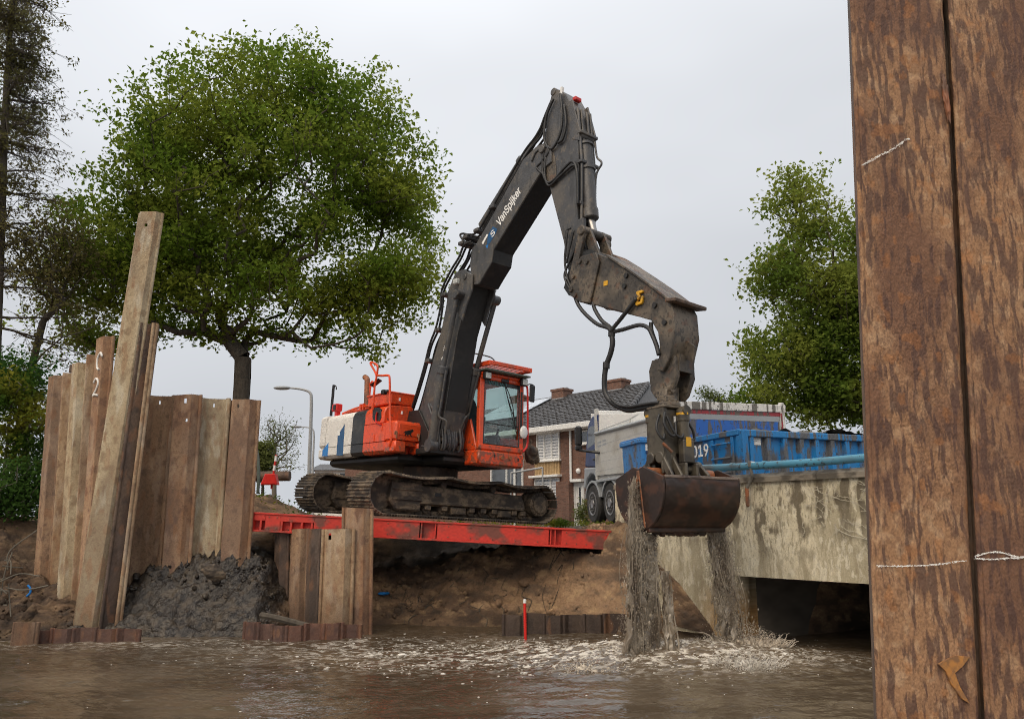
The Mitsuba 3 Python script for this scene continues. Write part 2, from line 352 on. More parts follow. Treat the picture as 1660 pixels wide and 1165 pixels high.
scene['m_cabglass'] = {'type': 'thindielectric', 'int_ior': 1.5, 'specular_transmittance': {'type': 'rgb', 'value': [0.62, 0.74, 0.72]}}
mat('m_windowpane', (0.03, 0.035, 0.04), 0.05, spec=0.6)

HK = np.array([5.26, 36.4]); E1 = np.array([-0.700, 0.714]); E2 = np.array([0.714, 0.700])
def brick_fn(p, n, uv):
    along = dr.select(dr.abs(n.x * E1[0] + n.y * E1[1]) > 0.6, (p.x - 5.26) * E2[0] + (p.y - 36.4) * E2[1], (p.x - 5.26) * E1[0] + (p.y - 36.4) * E1[1])
    row = dr.floor(p.z / 0.065)
    u = along / 0.22 + 0.5 * (row - 2 * dr.floor(row / 2))
    r = cell_rand(dr.floor(u), row, 3)
    fu = u - dr.floor(u); fz = p.z / 0.065 - row
    joint = dr.maximum(smoothstep(0.93, 0.97, fu), smoothstep(0.80, 0.9, fz))
    c = mix((0.115, 0.055, 0.038), (0.20, 0.10, 0.068), r)
    return mix(c, (0.15, 0.13, 0.115), joint) * (0.85 + 0.3 * fbm(p.x, p.y, p.z, 3))
mat('m_brick', brick_fn, 0.9)
mat('m_tile', lambda p, n, uv: mix((0.03, 0.03, 0.032), (0.062, 0.059, 0.058), fbm(p.x * 3.5, p.y * 3.5, p.z * 6, 3)), 0.5)
mat('m_trim', (0.72, 0.72, 0.70), 0.5)
mat('m_blind', (0.62, 0.62, 0.62), 0.7)
mat('m_wood', lambda p, n, uv: mix((0.34, 0.22, 0.105), (0.46, 0.32, 0.16), noise(p.x * 8, p.y * 8, p.z * 0.7)), 0.7)
mat('m_solar', (0.30, 0.33, 0.37), 0.12, spec=0.8)

def bark_fn(p, n, uv):
    return mix((0.035, 0.028, 0.022), (0.10, 0.085, 0.066), fbm(p.x * 18, p.y * 18, p.z * 4, 3))
mat('m_bark', bark_fn, 0.95)
mat('m_twig_pale', (0.13, 0.115, 0.09), 0.95)

def leafmat(name, a, b, trans=0.9, f=0.55, rough=0.5):
    def fn(p, n, uv):
        t = smoothstep(0.3, 0.7, fbm(p.x * f, p.y * f, p.z * f, 3))
        r = noise(p.x * 14, p.y * 14, p.z * 14)
        return mix(a, b, t) * (0.62 + 0.76 * r)
    scene[name] = {'type': 'principledthin', 'base_color': proc(fn), 'roughness': rough, 'diff_trans': trans, 'spec_trans': 0.0, 'eta': 1.4}
leafmat('m_leaf_maple', (0.125, 0.200, 0.026), (0.25, 0.30, 0.048), 1.2, 0.8)
leafmat('m_leaf_right', (0.125, 0.190, 0.032), (0.25, 0.285, 0.055), 1.2, 0.8)
leafmat('m_leaf_olive', (0.105, 0.105, 0.042), (0.175, 0.155, 0.062), 1.1)
leafmat('m_leaf_pale', (0.11, 0.14, 0.05), (0.17, 0.19, 0.06), 1.0)
leafmat('m_leaf_shrub', (0.06, 0.12, 0.02), (0.24, 0.225, 0.03), 1.0, 1.3)
leafmat('m_leaf_dark', (0.04, 0.10, 0.022), (0.075, 0.145, 0.032), 0.9)

# ================================================================ THE SETTING
WZ = 0.2                                   # water level
SX = np.array([-1.961, 18.126, 2.206])     # slew centre of the excavator on the deck
SC = 1.06
TILT = math.radians(2.9)
deck_z = lambda x: SX[2] - math.tan(TILT) * (x - SX[0])
BC = np.array([3.732, 13.2]); BE = np.array([0.613, -0.790]); BB = np.array([0.790, 0.613])   # bridge: corner, along the wall, inwards
R0 = np.random.default_rng(11)

def sstep(a, b, x):
    t = np.clip((x - a) / (b - a), 0, 1); return t * t * (3 - 2 * t)

def ground_h(X, Y):
    P = np.stack([X, Y, np.zeros_like(X)], -1)
    wob = meshkit.fbm(P * 0.9, 3, 3) - 0.5
    wl = np.interp(X, [-300, -20, -8.6, -7.6, -7.2, -5.6, -4.6, -4.2, -3.7, -1.5, 0.6, 1.4, 1.9, 2.4], [12.9, 12.9, 13.35, 13.7, 13.95, 13.9, 14.15, 14.6, 15.35, 15.6, 15.3, 14.75, 14.45, 14.3]) + 0.5 * wob
    top = np.interp(X, [-300, -10.9, -10.1, -8.8, -7.5, -6.6, -5.9, -5.3, -4.7, -4.2, -3.6, -2.4, -0.9, 0.4, 1.3, 2.0], [2.08, 1.9, 1.25, 0.85, 0.8, 1.38, 1.52, 1.50, 1.30, 1.12, 1.05, 1.15, 1.5, 1.72, 1.80, 1.98])
    wid = np.interp(X, [-300, -8.8, -7.4, -4.6, -4.0, -2, 0.5, 1.6], [2.4, 2.3, 1.05, 1.05, 1.3, 1.5, 1.0, 0.6])
    u = (Y - wl) / wid
    up = np.clip(u, 0, 1)
    g = 0.72 * up ** 0.8 + 0.28 * sstep(0.1, 0.9, up)
    z = np.where(u < 0, WZ + np.maximum(u * 1.3, -0.9), WZ + (top - WZ) * g + 0.10 * sstep(0.0, 0.05, u))
    rough = sstep(-0.05, 0.12, u)
    q = np.stack([X, Y, z], -1)
    cl = meshkit.fbm(q * 2.4, 4, 5) - 0.5
    cr = np.abs(meshkit.fbm(q * 4.1, 4, 9) - 0.5)
    fine = meshkit.fbm(q * 9.5, 3, 15) - 0.5
    mudm = sstep(-7.6, -7.2, X) * sstep(-4.0, -4.5, X) * sstep(0.55, 0.95, u) * sstep(15.6, 15.0, Y)
    fin2 = meshkit.fbm(q * 21, 2, 25) - 0.5
    z = z + rough * (0.50 * cl + 0.24 * fine + 0.07 * fin2 - 0.34 * cr * (u < 1.3)) + mudm * (0.30 * np.maximum(cl, -0.1) + 0.30 * fine + 0.10 * fin2)
    # the hollow under the deck, and the plain ground behind
    hol = sstep(16.7, 17.3, Y) * sstep(20.6, 20.2, Y) * sstep(-5.2, -4.7, X) * sstep(1.3, 0.4, X)
    z = z * (1 - hol) + 0.85 * hol
    under = sstep(14.6, 14.9, Y) * sstep(21.2, 20.8, Y) * sstep(-5.5, -5.1, X) * sstep(1.75, 1.45, X)
    z = np.where(under > 0.02, np.minimum(z, deck_z(X) - 0.47), z)
    back = np.where(X < -4.4, sstep(np.where(X < -7.6, 16.3, 15.0), np.where(X < -7.6, 18.2, 17.5), Y), sstep(20.8, 21.4, Y))
    back = np.maximum(back, sstep(1.5, 2.2, X) * sstep(15.6, 16.6, Y))
    z = z * (1 - back) + back * (2.04 + 0.05 * (meshkit.fbm(q * 1.5, 3, 2) - 0.5))
    z = z + 0.95 * np.exp(-(((X + 8.3) / 2.3) ** 2 + ((Y - 22.3) / 1.6) ** 2)) * (0.75 + 0.9 * (meshkit.fbm(q * 1.7, 3, 4)))
    z = z + 0.35 * sstep(-8.8, -10.5, X) * sstep(15.5, 17.5, Y) * (0.6 + wob)
    # the river goes on under the bridge
    s = (X - BC[0]) * BE[0] + (Y - BC[1]) * BE[1]; t = (X - BC[0]) * BB[0] + (Y - BC[1]) * BB[1]
    river = np.maximum(sstep(-0.1, 0.35, s), sstep(0.05, -0.2, t) * sstep(2.25, 2.6, X)) * sstep(14.5, 14.2, t) * sstep(8.5, 8.0, s)
    behind = sstep(0.05, 0.3, t) * sstep(0.0, -0.3, s) * sstep(2.1, 2.4, X)
    z = z * (1 - behind) + 2.04 * behind
    z = z * (1 - river) + river * (-0.8)
    return z

def spread(lo, hi, step, far_lo, far_hi, n=26):
    a = lo - np.geomspace(step * 2, lo - far_lo, n)[::-1]; b = hi + np.geomspace(step * 2, far_hi - hi, n)
    return np.concatenate([a, np.arange(lo, hi + step / 2, step), b])
gx = spread(-12.0, 4.6, 0.055, -700, 700); gy = np.concatenate([np.arange(12.2, 17.6, 0.05), np.arange(17.6, 24, 0.14), 24 + np.geomspace(0.3, 1400, 30)])
gm = grid(gx, gy, ground_h)
put(thing('ground', kind='structure'), gm, 'm_soil', smooth=True)

# water -------------------------------------------------------------------------
SPL = [(1.85, 11.9, 0.75), (3.05, 11.75, 0.85), (2.45, 11.3, 0.9)]
def water_h(X, Y):
    P = np.stack([X, Y, np.zeros_like(X)], -1)
    turb = sum(np.exp(-(((X - a) / (2.2 * r)) ** 2 + ((Y - b) / (1.2 * r)) ** 2)) for a, b, r in SPL)
    mid = np.exp(-(((X + 0.6) / 3.2) ** 2 + ((Y - 11.9) / 1.7) ** 2))
    near = sstep(5, 7, Y) * sstep(22, 18, Y)
    w = 0.075 * (meshkit.fbm(P * [0.8, 1.9, 1], 3, 1) - 0.5) + 0.042 * (meshkit.fbm(P * [2.6, 6.0, 1] + 5, 3, 2) - 0.5)
    w = w + (0.040 * turb + 0.020 * mid + 0.005) * (1 - 2.2 * np.abs(meshkit.fbm(P * [5.5, 9.5, 1] + 11, 3, 3) - 0.5))
    return WZ + near * w + 0.05 * turb * near
wx = spread(-8.5, 6.5, 0.04, -300, 300, 18); wy = np.concatenate([-300 + np.geomspace(1, 306, 24)[::-1] * 0 + np.linspace(0, 306, 24), np.arange(6.2, 16.2, 0.035), np.linspace(16.3, 26, 14)])
def foam_fn(p, lo=0.0):
    wx_ = 0.35 * (fbm(p.x * 1.7, p.y * 1.7, 3.0, 2) - 0.5)
    n1 = fbm(p.x * 3.2 + wx_ * 3, p.y * 8.0 + wx_ * 5, 0.5, 4)
    n2 = fbm(p.x * 11 + 4, p.y * 22, 2.5, 3)
    ridge = 1 - dr.abs(n1 - 0.5) * 7
    mid = dr.exp(-(dr.square((p.x + 0.4) / 3.0) + dr.square((p.y - 12.2) / 1.25)))
    hot = dr.exp(-(dr.square((p.x - 2.35) / 1.7) + dr.square((p.y - 11.6) / 0.8)))
    left = 0.35 * dr.exp(-dr.square((p.y - 13.2) / 0.5)) * smoothstep(-1.0, -3.0, p.x) + 0.03
    amt = 0.85 * mid + 1.6 * hot + left
    return dr.clip(amt, 0, 1.3) * smoothstep(0.15, 0.95, ridge) * smoothstep(0.40, 0.62, n2) + 0.22 * hot * smoothstep(0.42, 0.7, n2)
def water_col(p, n, uv):
    f = dr.clip(foam_fn(p), 0, 0.92)
    silt = smoothstep(0.35, 0.7, fbm(p.x * 0.6, p.y * 1.1, 4.0, 3))
    hot = dr.exp(-(dr.square((p.x - 2.3) / 2.2) + dr.square((p.y - 11.7) / 1.1)))
    base = mix(mix((0.048, 0.034, 0.021), (0.078, 0.058, 0.038), silt), (0.13, 0.098, 0.066), dr.clip(hot, 0, 1))
    return mix(base, (0.58, 0.54, 0.47), f)
mat('m_water', water_col, lambda p, n, uv: 0.06 + 0.5 * dr.clip(foam_fn(p), 0, 1), spec=0.42,
    bump=lambda p, n, uv: fbm(p.x * 9, p.y * 17, 1.0, 3) + 0.35 * fbm(p.x * 34, p.y * 48, 1.0, 2), scale=0.007, eps=6e-3)
put(thing('water', kind='structure'), grid(wx, wy, water_h), 'm_water', smooth=True)

# foam lumps and bubbles riding on the water
def many(base, P, S, R=None):
    v0 = np.asarray(base.vertices); f0 = np.asarray(base.faces); n = len(P)
    v = v0[None] * np.asarray(S)[:, None, :]
    if R is not None: v = np.einsum('nij,nkj->nki', R, v)
    v = v + np.asarray(P)[:, None, :]
    f = f0[None] + (np.arange(n) * len(v0))[:, None, None]
    return TM(v.reshape(-1, 3), f.reshape(-1, 3), process=False)
def rand_rot(n, rng):
    q = rng.normal(size=(n, 4)); q /= np.linalg.norm(q, axis=1, keepdims=True); w, x, y, z = q.T
    return np.stack([1 - 2 * (y * y + z * z), 2 * (x * y - z * w), 2 * (x * z + y * w), 2 * (x * y + z * w), 1 - 2 * (x * x + z * z), 2 * (y * z - x * w), 2 * (x * z - y * w), 2 * (y * z + x * w), 1 - 2 * (x * x + y * y)], -1).reshape(-1, 3, 3)
mat('m_foam', lambda p, n, uv: mix((0.30, 0.26, 0.20), (0.72, 0.69, 0.63), noise(p.x * 5, p.y * 5, p.z * 5)), 0.35, two=False)
ico0 = trimesh.creation.icosphere(subdivisions=0); ico1 = trimesh.creation.icosphere(subdivisions=1)
fx = np.concatenate([R0.normal(0.6, 1.9, 18000), R0.normal(2.3, 1.1, 8000), R0.uniform(-7.5, 4, 500)])
fy = np.concatenate([R0.normal(12.1, 0.75, 18000), R0.normal(11.7, 0.6, 8000), R0.uniform(8.2, 13.8, 500)])
P = np.stack([fx, fy, 0 * fx], -1)
ridge = 1 - np.abs(meshkit.fbm(P * [3.0, 7.0, 1] + 2, 4, 31) - 0.5) * 7.5
keep = (ridge > R0.uniform(0.45, 1.15, len(P))) & (meshkit.fbm(P * [0.9, 1.8, 1], 3, 8) > R0.uniform(0.30, 0.62, len(P)))
P = P[keep]; P[:, 2] = water_h(P[:, 0], P[:, 1])
r = np.exp(R0.normal(-5.0, 0.45, len(P)))
put(thing('foam', 'pale foam and bubbles drifting on the brown water', 'foam', kind='stuff'), many(ico0, P, np.stack([r * R0.uniform(1, 2.6, len(r)), r * 1.1, r * 0.75], -1)), 'm_foam', smooth=True)

# bridge ---------------------------------------------------------------------------
def bw(s, z, off=0.0): q = BC + BE * s - BB * off; return np.array([q[0], q[1], z])
BR = np.stack([np.r_[BE, 0], np.r_[BB, 0], [0, 0, 1.]], 1)       # local x along the wall, y inwards
def bpart(par, name, m, mt, smooth=False, **k): return part(par, name, xf(m, BR, np.r_[BC, 0]), mt, smooth, **k)
br = thing('concrete_bridge', 'stained pale concrete bridge with a dark opening over the water', 'bridge')
face = grid(np.linspace(0.0, 7.0, 120), np.linspace(1.27, 2.78, 40), lambda X, Z: np.stack([X, 0.012 * (meshkit.fbm(np.stack([X * 3, Z * 3, X], -1), 3, 6) - 0.5), Z], -1))
bpart(br, 'parapet_beam', cat([face, box(0.0, 7.0, 0.02, 0.4, 1.27, 2.78)]), 'm_concrete', True)
ab = grid(np.linspace(-2.75, 0.0, 60), np.linspace(0.28, 2.78, 60), lambda X, Z: np.stack([X, -0.02 + 0.02 * (meshkit.fbm(np.stack([X * 3, Z * 3, X], -1), 3, 7) - 0.5), Z + 0 * X], -1))
bpart(br, 'abutment', cat([ab, box(-2.75, 0.0, 0.0, 0.5, 0.30, 2.78), ]), 'm_concrete', True)
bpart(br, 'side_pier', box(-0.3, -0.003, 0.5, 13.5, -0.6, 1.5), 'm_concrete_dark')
for i in range(4):
    a = [-2.75, -0.45, 1.6, 3.7, 7.0]
    bpart(br, 'cap_stone', xf(prism([(0.05, 2.78), (-0.06, 2.78), (-0.06, 2.86), (0.02, 2.925), (0.34, 2.93), (0.4, 2.78)], a[i] + 0.004, a[i + 1] - 0.004, 'x'), np.eye(3)), 'm_cap', False)
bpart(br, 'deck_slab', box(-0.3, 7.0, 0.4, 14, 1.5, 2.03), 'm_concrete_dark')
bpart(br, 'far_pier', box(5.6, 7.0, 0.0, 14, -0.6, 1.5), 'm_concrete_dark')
bpart(br, 'added_back_wall', box(-0.3, 7.0, 13.5, 14, -0.8, 1.5), 'm_concrete_dark')  # added unseen wall, closes the far end so no light enters below the deck
sc_ = blob((2.6, 6.6, -0.3), (1.6, 3.4, 0.9), 0.3, 3, 5); bpart(br, 'silt_bank', sc_, 'm_soil', True)
ew = prism([(-1.674,1.384),(-1.411,0.368),(-0.481,0.28),(-0.597,0.446),(-1.229,1.084)], -0.05, 0.0, 'y', 0.0)
v = np.asarray(ew.vertices); sub = ew.subdivide().subdivide().subdivide()
sub.vertices[:, 1] -= 0.07 * np.clip(meshkit.fbm(np.asarray(sub.vertices) * 7, 3, 4) - 0.25, 0, 1) * (sub.vertices[:, 1] < -0.04)
bpart(br, 'earth_patch', sub, 'm_soil', True, label='dark wedge of earth left sticking to the abutment')
# pipe rail on brackets
rl = thing('pipe_rail', 'dirty blue round pipe rail along the top of the concrete bridge', 'railing')
rp = [(-1.222,3.092),(-0.132,3.053),(0.486,3.044),(1.493,3.034),(2.48,3.05),(3.098,3.047)]
bpart(rl, 'pipe', tube([(a, -0.10, b) for a, b in rp], 0.062, 14), 'm_rail', 40)
for a in rp[1:5]:
    bpart(rl, 'pipe_joint', cyl((a[0] - 0.03 + 0.25, -0.10, a[1] - 0.0 + 0.004), (a[0] + 0.03 + 0.25, -0.10, a[1] + 0.006), 0.066), 'm_rail', 40)
for a, b in [rp[2], (3.6, rp[4][1] + 0.05)]:
    bk = cat([box(a - 0.03, a + 0.03, -0.172, -0.03, b - 0.02, b + 0.075, 0.01), hose([(a, -0.13, b - 0.03), (a + 0.01, -0.12, b - 0.14), (a - 0.02, -0.10, b - 0.2), (a - 0.12, -0.09, b - 0.36)], 0.025)])
    bpart(rl, 'bracket', bk, 'm_frame_white', 30)
    bpart(rl, 'bracket_foot', box(a - 0.16, a - 0.09, -0.115, -0.07, b - 0.66, b - 0.34, 0.02), 'm_hinge', 30, label='rusty foot of a rail bracket')
# white roots hanging on the wall
rr = np.random.default_rng(5); ms = []
for k in range(34):
    s, z = rr.uniform(1.3, 2.5), rr.uniform(2.0, 2.75); q = [(s, -0.03, z)]; d = rr.uniform(-1, 1)
    for j in range(5): d += rr.normal(0, 0.9); q.append((q[-1][0] + 0.035 * d + 0.02, -0.03, q[-1][2] - rr.uniform(0.0, 0.06)))
    ms.append(hose(q, rr.uniform(0.003, 0.006), 4, 3))
mat('m_root', (0.42, 0.39, 0.31), 0.9)
bpart(br, 'root', cat(ms), 'm_root', True, kind='stuff', label='pale dry roots clinging to the concrete')

# red beam and deck ----------------------------------------------------------------
ZR = ry(TILT)
DO = np.array([-5.25, 15.0, deck_z(-5.25) - 0.02])
def dpart(par, name, m, mt, smooth=False, **k): return part(par, name, xf(m, ZR, DO), mt, smooth, **k)
bm = thing('steel_beam', 'long bright red steel beam carrying the edge of the work platform', 'beam')
LB = 7.15; a_ = lambda px: (px - 405) / 580.0 * 7.02
dpart(bm, 'top_flange', box(0, LB, -0.02, 0.30, -0.035, 0.0, 0.004), 'm_red')
dpart(bm, 'bottom_flange', box(0, LB, -0.025, 0.30, -0.36, -0.325, 0.004), 'm_red')
dpart(bm, 'web', box(0, LB, 0.10, 0.12, -0.325, -0.035), 'm_red')
for x0, x1 in [(450, 474), (527, 694), (722, 898), (918, 996)]:
    pm = box(a_(x0), a_(x1), 0.0, 0.02, -0.323, -0.037, 0.004)
    dpart(bm, 'cover_plate', pm, 'm_red')
    for k in range(2 if x1 - x0 < 40 else 5):
        for z in (-0.08, -0.28):
            xx = a_(x0) + (a_(x1) - a_(x0)) * (k + 0.5) / (2 if x1 - x0 < 40 else 5)
            dpart(bm, 'bolt', cyl((xx, 0.002, z), (xx, -0.014, z), 0.013, n=6), 'm_rust_low')
for x0, x1 in [(405, 450), (474, 527)]:
    dpart(bm, 'cover_plate', box(a_(x0), a_(x1) - 0.003, 0.0, 0.02, -0.15, -0.037, 0.003), 'm_red')
for x in (407, 419, 431, 443, 476, 491, 508, 524): dpart(bm, 'stiffener', box(a_(x) - 0.018, a_(x) + 0.018, 0.001, 0.10, -0.324, -0.151), 'm_red')
for x in (697, 719, 901, 908): dpart(bm, 'stiffener', box(a_(x) - 0.012, a_(x) + 0.012, 0.004, 0.10, -0.324, -0.036), 'm_red')
dk = thing('work_platform', 'muddy timber platform under the excavator tracks', 'platform')
for k in range(24):
    xx = 0.05 + k * 0.295
    dpart(dk, 'plank', box(xx, xx + 0.285, 0.31, 5.7, -0.115, 0.0 + 0.012 * R0.uniform(-1, 0.3), 0.01), 'm_deck')
dpart(dk, 'cross_beam', box(0.2, 6.9, 2.6, 2.9, -0.36, -0.12), 'm_rust_dark'); dpart(dk, 'cross_beam', box(0.2, 6.9, 5.35, 5.65, -0.36, -0.12), 'm_rust_dark')

# sheet piles -----------------------------------------------------------------------
U6 = [(-0.5, 0), (-0.43, 0), (-0.28, -0.36), (0.28, -0.36), (0.43, 0), (0.5, 0)]
def pile_mesh(base, top, yaw, w, flip=False, t=0.016, prof=U6, depth=1.0, holes=(), seed=0):
    q = np.array(prof, float) * w; q[:, 1] *= depth * (-1 if flip else 1)
    poly = sg.LineString(q).buffer(t / 2, cap_style=2, join_style=2)
    hooks = [sg.Point(q[0]).buffer(0.032), sg.Point(q[-1]).buffer(0.032)]
    poly = shapely.unary_union([poly] + hooks).simplify(0.002)
    c = np.array(poly.exterior.coords)[:-1]
    base, top = np.asarray(base, float), np.asarray(top, float); H = top[2] - base[2]
    m = prism(c, 0, H, 'z')
    if holes:
        A = m3.Manifold(m3.Mesh(np.asarray(m.vertices, np.float32), np.asarray(m.faces, np.uint32)))
        for (u, dz, hw, hh) in holes:
            b = box(u - hw, u + hw, -1, 1, H - dz - hh, H - dz + hh)
            A = A - m3.Manifold(m3.Mesh(np.asarray(b.vertices, np.float32), np.asarray(b.faces, np.uint32)))
        mm = A.to_mesh(); m = TM(np.asarray(mm.vert_properties)[:, :3].astype(float), np.asarray(mm.tri_verts), process=False)
    v = np.array(m.vertices); k = v[:, 2:3] / H
    rng = np.random.default_rng(seed); sl = rng.uniform(-0.05, 0.05)
    v[:, 2] += (v[:, 2] > H * 0.98) * (v[:, 0] * sl * 1.2)
    xy = v[:, :2] @ rz(yaw)[:2, :2].T
    out = np.column_stack([base[0] + xy[:, 0] + k[:, 0] * (top[0] - base[0]), base[1] + xy[:, 1] + k[:, 0] * (top[1] - base[1]), base[2] + v[:, 2]])
    m.vertices = out; return m
def pile(label, mt, *a, group=None, **k):
    key = thing('sheet_pile', label, 'sheet pile', group); put(key, pile_mesh(*a, **k), mt, False); return key
sink = np.array([0, 0, -0.9])
def bt(b, t, dz=0.9):
    b, t = np.array(b), np.array(t); d = (t - b) / (t[2] - b[2]); return b - d * dz, t
yl = math.radians(-38)
rowl = [([(-9.328,15.9,0.84),(-9.554,15.9,5.137)], 'm_rust_brown', 'leftmost rusty sheet pile of the stepped row beside the bushes', 0.50), ([(-8.867,15.55,0.741),(-9.129,15.55,5.187)], 'm_rust_tan', 'second sheet pile from the left in the stepped row, with a small stub on top', 0.48),
    ([(-8.434,15.2,0.592),(-8.693,15.2,5.27)], 'm_rust_pale', 'pale grey sheet pile in the middle of the stepped row at the left', 0.48), ([(-8.022,14.85,0.518),(-8.285,14.85,5.409)], 'm_rust_tan', 'fourth sheet pile of the stepped row, between the pale one and the chalk-marked one', 0.48),
    ([(-7.656,14.5,0.47),(-7.86,14.5,5.626)], 'm_rust_warm', 'reddish sheet pile with white chalk marks, just behind the tall leaning pile', 0.50)]
for i, (q, mt, lb, w) in enumerate(rowl):
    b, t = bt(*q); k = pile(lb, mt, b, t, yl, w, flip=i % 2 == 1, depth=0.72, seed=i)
    if i == 1: part(k, 'stub', cyl(t + [0.02, 0, -0.02], t + [0.02, 0, 0.14], 0.035), 'm_rust_dark')
    if i == 4:
        nn = np.array([-0.616, -0.788, 0]); uu = np.array([0.788, -0.616, 0]); vv = (t - b) / np.linalg.norm(t - b)
        o = t - vv * 0.62 - uu * 0.02 + nn * 0.148
        pt = lambda a, b: o + uu * a + vv * b
        part(k, 'chalk_mark', hose([pt(0.19, 0.22), pt(0.12, 0.30), pt(0.03, 0.24), pt(0.0, 0.12), pt(0.03, 0.01), pt(0.10, -0.02)], 0.021, 6), 'm_chalk', True)
        part(k, 'chalk_mark', cat([hose([pt(-0.08, -0.26), pt(-0.01, -0.19), pt(0.08, -0.22), pt(0.10, -0.32), pt(0.0, -0.44), pt(-0.07, -0.50)], 0.020, 6), hose([pt(-0.08, -0.51), pt(0.02, -0.50), pt(0.13, -0.52)], 0.020, 6)]), 'm_chalk', True)
b, t = bt(*[(-7.368,14,0.323),(-7.103,14,8.047)]); pile('tall pale leaning sheet pile, the tallest at the left bank', 'm_rust_pale', b - [0.09, 0, 0], t + [0.03, 0, 0], math.radians(-6), 0.53, prof=[(-0.42, 0.18), (-0.36, 0.10), (-0.31, 0), (0.31, 0), (0.40, 0.14), (0.44, 0.2)], holes=((0.0, 0.28, 0.03, 0.03),), seed=20)
b, t = bt(*[(-7.035,14.12,0.328),(-6.878,14.12,5.823)]); pile('dark wet sheet pile with its web shade in the colour, right behind the tall pale leaning pile', 'm_rust_dark', b, t, math.radians(38), 0.30, prof=[(-0.5, 0), (0.40, 0), (0.5, 0.12)], seed=21)  # wet mud tone, with the shade on this turned web put into the colour
b, t = bt(*[(-6.883,14.1,0.32),(-6.764,14.1,5.83)]); pile('narrow pale edge pile beside the dark wet one', 'm_rust_tan', b, t, math.radians(40), 0.06, prof=[(-0.5, 0), (0.5, 0)], seed=24)
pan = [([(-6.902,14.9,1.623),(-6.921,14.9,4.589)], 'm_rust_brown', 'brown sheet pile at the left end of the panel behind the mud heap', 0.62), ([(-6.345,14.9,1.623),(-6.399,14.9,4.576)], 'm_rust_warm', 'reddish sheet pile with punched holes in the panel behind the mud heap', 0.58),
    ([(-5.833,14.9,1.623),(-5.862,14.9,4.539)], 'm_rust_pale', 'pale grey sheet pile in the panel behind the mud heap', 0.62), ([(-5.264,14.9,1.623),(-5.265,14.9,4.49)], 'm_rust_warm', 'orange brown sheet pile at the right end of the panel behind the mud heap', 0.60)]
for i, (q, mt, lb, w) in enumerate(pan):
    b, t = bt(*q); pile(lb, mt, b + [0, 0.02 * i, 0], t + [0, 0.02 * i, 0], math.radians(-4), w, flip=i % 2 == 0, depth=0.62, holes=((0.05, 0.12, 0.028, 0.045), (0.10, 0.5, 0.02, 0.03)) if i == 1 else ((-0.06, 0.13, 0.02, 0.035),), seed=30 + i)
pil = [([(-4.384,15.3,0.74),(-4.428,15.3,2.006)], 'm_rust_dark', 'dark recessed sheet pile at the left of the platform support', 0.44, -52, 0.5), ([(-3.985,14.95,0.584),(-4.022,14.95,2.02)], 'm_rust_brown', 'brown sheet pile second from the left in the platform support', 0.40, -30, 0.4),
    ([(-3.6,14.6,0.417),(-3.63,14.6,2.022)], 'm_rust_dark', 'dark web-side sheet pile in the middle of the platform support', 0.40, -56, 0.5), ([(-3.112,14.2,0.277),(-3.13,14.2,2.024)], 'm_rust_tan', 'short tan sheet pile with a square hole at the front of the platform support', 0.56, -4, 0.36),
    ([(-2.772,14.35,0.257),(-2.83,14.35,2.399)], 'm_rust_warm', 'taller sheet pile of the platform support standing in front of the red beam', 0.54, -8, 0.36)]
for i, (q, mt, lb, w, yaw, dp) in enumerate(pil):
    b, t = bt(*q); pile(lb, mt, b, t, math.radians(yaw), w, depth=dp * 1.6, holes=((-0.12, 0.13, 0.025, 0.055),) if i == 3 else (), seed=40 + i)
ORD = ['first', 'second', 'third', 'fourth', 'fifth', 'sixth', 'seventh', 'eighth', 'ninth']
def low(label, pts, mt, group, w=0.34, z=0.47, flip=0):
    cnt = 0
    for i in range(len(pts) - 1):
        a, b = np.array(pts[i]), np.array(pts[i + 1]); n = max(1, round(np.linalg.norm(b - a) / w))
        for k in range(n):
            c = a + (b - a) * (k + 0.5) / n; yaw = math.atan2(b[1] - a[1], b[0] - a[0]); ww = np.linalg.norm(b - a) / n
            key = thing('low_sheet_pile', label % ORD[cnt], 'sheet pile', group); cnt += 1
            put(key, pile_mesh((c[0], c[1], -0.7), (c[0], c[1], z + R0.uniform(-0.02, 0.02)), yaw, ww, flip=(k + flip) % 2 == 1, depth=0.4, seed=int(R0.integers(999))), mt, False)
low('%s from the left of the cut-off piles in front of the platform support', [(-4.55, 13.75), (-3.75, 13.45), (-2.55, 13.6)], 'm_rust_low', 'cut-off piles before the platform support')
low('%s from the left of the low rusty piles below the tall leaning pile', [(-8.05, 13.25), (-7.6, 13.35), (-6.15, 13.35)], 'm_rust_low', 'cut-off piles below the leaning pile', z=0.42)
low('%s from the left of the low dark piles along the right bank', [(-0.15, 14.25), (2.0, 14.35)], 'm_rust_dark', 'cut-off piles along the right bank', z=0.55)
key = pile('pale square stub of a sheet pile at the foot of the left bank', 'm_rust_brown', (-7.9, 13.1, -0.5), (-7.9, 13.1, 0.55), 0.1, 0.36, prof=[(-0.5, 0.1), (-0.4, 0), (0.4, 0), (0.5, 0.1)], seed=60)
lg = thing('driftwood', 'short grey timber lying at the foot of the platform support', 'timber'); put(lg, hose([(-4.4, 14.1, 0.55), (-4.0, 13.95, 0.5), (-3.4, 13.8, 0.38)], 0.055, 7), 'm_bark')
